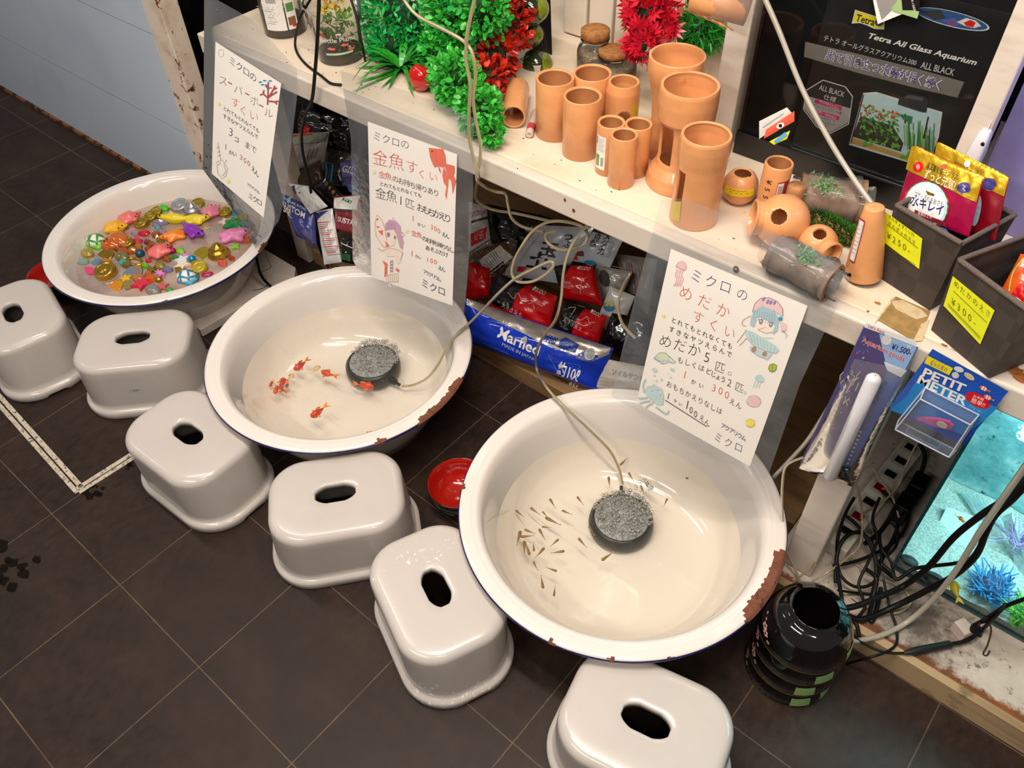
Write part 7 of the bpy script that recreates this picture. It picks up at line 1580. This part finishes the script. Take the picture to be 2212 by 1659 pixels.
bag('soil_bag', 'red and black soil bag lying above the other two red ones', [(1196, 574), (1280, 574), (1302, 660), (1214, 644)], .095, .024, BAGRED, sudo([(590, 50), (720, 20), (690, 90), (660, 200), (620, 150)], ((755, 65), (840, 75)), [('大きさ玉土', (660, 190), (730, 195), 26), ('天然素材', (650, 160), (720, 165), 20)], [((790, 230), (800, 150), (830, 120))]), .005)
q4 = A_(3.342, 960, 380); q1b = A_(3.95, 560, 200)
def tsu(I):
    up = (.30, -.95)
    for c, x, y, s_ in (('つ', 905, 440, 62), ('ぶ', 905, 492, 60), ('玉', 765, 530, 120), ('土', 690, 610, 140)): vs, fs = glyph_mesh(c, .03); h = I.up(); u0, v0 = q4(x, y); I.mb.add([I.fn(u0 + (a-.5)*s_/3.342*1.1 + (b-.36)*up[0]*s_/3.342, v0 + (a-.5)*s_/3.342*.16 + (b-.36)*up[1]*s_/3.342, h) for a, b in vs], fs, BK, False)
    for i in range(3): I.line([q4(690-30*i, 430+34*i), q4(640-30*i, 500+34*i), q4(600-20*i, 560+26*i)], .9, SLV)
    I.fill([q4(585, 598), q4(660, 565), q4(600, 590)], ORNG); I.fill([q4(545, 650), q4(610, 655), q4(575, 690), q4(530, 690)], RD)
bag('white_packet', 'white packet with big black brushed characters under the coiled tube', [(1166, 486), (1284, 492), (1204, 612), (1080, 592)], .125, .012, BAGWB, tsu, .004)
def mdk(I):
    up = (.35, -.94)
    for c, x, y, s_ in (('メ', 1180, 440, 56), ('ダ', 1160, 490, 60), ('カ', 1140, 545, 62), ('自', 1110, 440, 50), ('然', 1085, 485, 56)): vs, fs = glyph_mesh(c, .01); h = I.up(); u0, v0 = q4(x, y); I.mb.add([I.fn(u0 + (a-.5)*s_/3.342 + (b-.36)*up[0]*s_/3.342, v0 + (a-.5)*s_/3.342*.2 + (b-.36)*up[1]*s_/3.342, h) for a, b in vs], fs, BK, False)
    for i in range(4): I.line([q4(1230-14*i, 470), q4(1190-14*i, 590)], .8, SLV)
    I.fill([q4(950, 545), q4(1010, 540), q4(1015, 580), q4(950, 575)], flat('#6a2420')); I.fill([q4(905, 580), q4(960, 570), q4(970, 605), q4(910, 605)], RD); I.ell(q4(1058, 628), 13, 6, flat('#2a8ac0'), .1)
bag('white_packet', 'pale packet with black brushed writing tucked below the shelf rail', [(1278, 500), (1346, 518), (1318, 578), (1226, 562)], .13, .010, BAGWB, mdk, .003)
bag('grey_packet', 'grey paper packet with a dark oval window beside the red bags', [(1288, 572), (1366, 588), (1330, 668), (1268, 640)], .14, .008, BAGGR, lambda I: (I.ell(q4(1162, 738), 11, 19, flat('#3a2a24'), -.3), [I.line([q4(1210, 650+22*i), q4(1290, 668+22*i)], .9, SLV) for i in range(5)]), .002)
bag('white_packet', 'white packet with a round blue and yellow sticker right of the red bags', [(1318, 618), (1372, 640), (1330, 740), (1290, 690)], .105, .008, BAGW, lambda I: (I.ell((1309 + 8, 662), 13, 10, flat('#2a8ac0'), .2), I.fill([(1306, 660), (1312, 652), (1326, 653), (1330, 662)], YL)), .002)
bag('black_packet', 'black glossy packet behind the film, right of the red bags', [(1322, 676), (1412, 690), (1396, 800), (1298, 742)], .05, .020, BAGBK, lambda I: (I.line([(1327, 690), (1327, 722)], 1, SLV), I.line([(1345, 735), (1362, 722), (1352, 745)], 1, SLV), TX(I, '10', (1318, 720), (1330, 724), 9, SLV)), .006)
bag('white_packet', 'off-white sand packet lying low at the right, next to the nearest basin', [(1312, 776), (1436, 800), (1424, 862), (1278, 836)], .0, .012, M('#cfc6ba', .4), lambda I: (TX(I, 'ソイルサンド', (1322, 806), (1392, 822), 15, flat('#8a857e'), .01), [I.line([(1290, 812+8*i), (1318, 816+8*i)], .8, SLV) for i in range(3)]), .003)
bag('printed_packet', 'packet with red and grey print at the right under the rail', [(1330, 548), (1420, 560), (1400, 680), (1352, 640)], .19, .010, M('#8c8580', .4), lambda I: ([I.line([(1345+7*i, 570), (1360+6*i, 640)], 1.4, flat('#8a8a88') if i % 3 else RD) for i in range(8)]), .004)
def barc(I):
    I.fill([q4(262, 610), q4(410, 498), q4(500, 585), q4(350, 728)], WH)
    for i in range(8): I.line([q4(285+12*i, 625-13*i+0), q4(335+12*i, 685-13*i)], 1.2, BK)
    I.fill([q4(340, 690), q4(440, 610), q4(450, 640), q4(355, 720)], BK); I.line([q4(350, 705), q4(442, 630)], 3.2, WH)
bag('brown_bag', 'brown soil bag with a white barcode label left of the coiled tube', [(1020, 545), (1092, 520), (1120, 570), (1046, 640)], .13, .016, gloss('#6a4a32'), barc, .005)
bag('red_bag', 'plain glossy red bag beside the film over the goldfish basin', [(1012, 566), (1058, 580), (1064, 640), (1006, 648)], .08, .026, BAGRED, lambda I: I.line([(1030, 580), (1036, 590)], 2, flat('#f0c8c4')), .004)
def cust2(I):
    I.fill([(1020, 505), (1054, 490), (1052, 516), (1020, 532)], RD); TX(I, 'い不要!', (1022, 524), (1050, 512), 11, WH); TX(I, 'CUSTOM', (1016, 470), (1054, 462), 15, flat('#c88a8a'), .02); I.line([(1022, 480), (1054, 470)], 5, BK)
    for i in range(4): I.line([(1024, 488+5*i - i), (1052, 477+5*i)], .9, SLV)
bag('white_packet', 'white and red printed packet behind the right edge of the goldfish sign', [(1012, 436), (1050, 446), (1060, 522), (1012, 556)], .20, .014, BAGW, cust2, .004)
bag('striped_packet', 'brown and white printed packet below the white and red one', [(1012, 545), (1058, 516), (1074, 545), (1016, 590)], .17, .012, gloss('#8a7a6a', .3), lambda I: [I.line([(1018, 575-8*i), (1060, 545-8*i)], 1.2, WH if i % 2 else BK) for i in range(4)], .004)
bag('black_bag', 'black plastic bag in the dark behind the coiled tubes', [(1050, 440), (1190, 470), (1200, 560), (1060, 560)], .26, .03, BAGBK, lambda I: I.fill([(1095, 530), (1112, 512), (1128, 520), (1116, 552), (1106, 560), (1104, 540)], FOILS), .012)
# left bay, between the toy sign and the goldfish sign
def cs(I):
    up = (.12, -.99)
    TX(I, 'CUSTOM', q1b(200, 962), q1b(412, 1075), 17, WH, .02, 0, up); TX(I, 'SOIL', q1b(206, 1010), q1b(310, 1072), 17, WH, .02, 0, up); TX(I, 'AQUA SOIL', q1b(220, 905), q1b(420, 1010), 6, WH, 0, 0, up)
    I.fill([q1b(255, 900), q1b(285, 880), q1b(280, 950), q1b(260, 940)], flat('#6ab0d8')); I.fill([q1b(330, 1160), q1b(470, 1190), q1b(480, 1290), q1b(400, 1250)], flat('#4a4470'))
bag('soil_bag', 'blue-purple soil bag with white capital lettering at the left end', [(606, 416), (680, 452), (684, 532), (640, 510)], .02, .018, gloss('#3a3f86', .25), cs, .005)
def lab1(I):
    I.fill([q1b(285, 800), q1b(310, 790), q1b(330, 860), q1b(305, 870)], PURP); I.ell(q1b(360, 855), 1.8, 1.8, RD)
    for i in range(9): I.line([q1b(440+11*i, 900+10*i), q1b(428+11*i, 970+8*i)], 1.1 if i % 2 else .6, SLV)
    I.line([q1b(330, 820), q1b(380, 790)], .9, SLV)
bag('white_packet', 'white-topped packet with a barcode folded over the blue-purple bag', [(622, 396), (668, 402), (708, 446), (670, 462)], .0, .010, BAGW, lab1, .003)
def rtx(I):
    I.fill([q1b(485, 1030), q1b(600, 1005), q1b(500, 1090)], PURP)
    for i in range(17): a = (510 + 6*i, 1110 + 17*i); I.line([q1b(*a), q1b(a[0]+110 - (i % 4)*14, a[1] - 8)], 1.5, (RD, flat('#9a9590'), flat('#b8605a'))[i % 3])
bag('white_packet', 'tall white packet with rows of small red print behind the hanging cable', [(682, 456), (718, 450), (738, 566), (700, 572)], .015, .014, BAGW, rtx, .003)
def sus(I):
    I.fill([q1b(655, 900), q1b(850, 880), q1b(850, 1000), q1b(640, 990)], WH); I.fill([q1b(730, 895), q1b(815, 925), q1b(800, 950), q1b(715, 915)], flat('#1f7a5a')); I.fill([q1b(630, 985), q1b(860, 1005), q1b(860, 1025), q1b(630, 1005)], flat('#3a3434'))
    TX(I, 'SUSTAR', q1b(688, 1095), q1b(850, 1140), 15, WH, .02, .25, (.1, -.99)); I.line([q1b(700, 1045), q1b(840, 1070)], 2, flat('#5a1a20'))
bag('soil_bag', 'maroon and white soil packet by the left edge of the goldfish sign', [(720, 424), (778, 420), (782, 512), (724, 494)], .02, .016, gloss('#8a2a34', .22), sus, .005)
bag('black_packet', 'black packet with white and green print lowest beside the goldfish sign', [(736, 512), (790, 514), (786, 574), (738, 566)], .0, .012, BAGBK, lambda I: (I.line([q1b(705, 1280), q1b(815, 1325)], 1.6, WH), I.fill([q1b(700, 1370), q1b(800, 1380), q1b(790, 1440), q1b(705, 1420)], flat('#1f5a2c')), I.line([q1b(755, 1365), q1b(770, 1355)], 1.4, WH)), .004)
bag('soil_bag', 'lavender soil packet with big white letters behind the goldfish sign edge', [(734, 352), (772, 342), (776, 424), (742, 398)], .06, .014, gloss('#6a68a8', .25), lambda I: (TX(I, 'GIL', (741, 370), (768, 376), 20, WH, .02, .2), I.fill([(738, 384), (772, 380), (772, 402), (742, 394)], flat('#3c3a70')), I.fill([(750, 404), (776, 408), (776, 424), (756, 414)], flat('#4a86b8'))), .004)
bag('black_tag', 'black tag with gold vertical characters in the left bay', [(704, 384), (744, 424), (720, 446), (678, 406)], .035, .006, BAGBK, lambda I: I.chars('日本産天', (707, 397), (730, 424), 9, flat('#b08a2c'), (.5, -.86)), .001)
bag('brown_bag', 'dark brown soil bag in the middle of the left bay', [(622, 384), (692, 344), (700, 392), (664, 414)], .10, .018, gloss('#4a3420', .35), lambda I: None, .005)
def lb3(I):
    I.fill([q1b(290, 350), q1b(590, 345), q1b(560, 420), q1b(285, 450)], flat('#9aa38a')); I.fill([q1b(290, 360), q1b(480, 345), q1b(470, 365), q1b(290, 380)], flat('#c0352c'))
    for i in range(8): I.line([q1b(500+11*i, 400-3*i), q1b(498+11*i, 430-3*i)], .8, BK)
    for i in range(3): I.line([q1b(460+30*i, 480-4*i), q1b(430+30*i, 570-8*i)], 1, BK)
bag('white_packet', 'dim white and green packet high in the left bay', [(634, 290), (712, 284), (700, 350), (624, 372)], .14, .012, M('#a8a096', .4), lb3, .005)
bag('black_bag', 'black shiny plastic bag at the top of the left bay', [(644, 222), (764, 262), (752, 328), (640, 300)], .17, .022, BAGBK, lambda I: (I.line([(738, 254), (748, 268), (756, 274)], 2.2, flat('#9ac0d0')), I.fill([(655, 272), (682, 276), (676, 290), (652, 290)], RD)), .012)  # the pale blue streak is the plastic's shine, drawn on as colour
bag('striped_bag', 'dark packet with bright blue stripes in the left bay', [(702, 348), (738, 350), (744, 404), (700, 396)], .09, .010, gloss('#15161c', .3), lambda I: (I.line([(708, 354), (709, 376), (704, 390)], 3.5, flat('#2a86c0'), smooth=4), I.line([(722, 356), (722, 378), (716, 398)], 3.5, flat('#2a86c0'), smooth=4)), .003)
bag('grey_bag', 'dark grey bag filling the back of the left bay', [(700, 300), (780, 320), (770, 380), (690, 370)], .20, .02, gloss('#4a443e', .4), lambda I: None, .008)
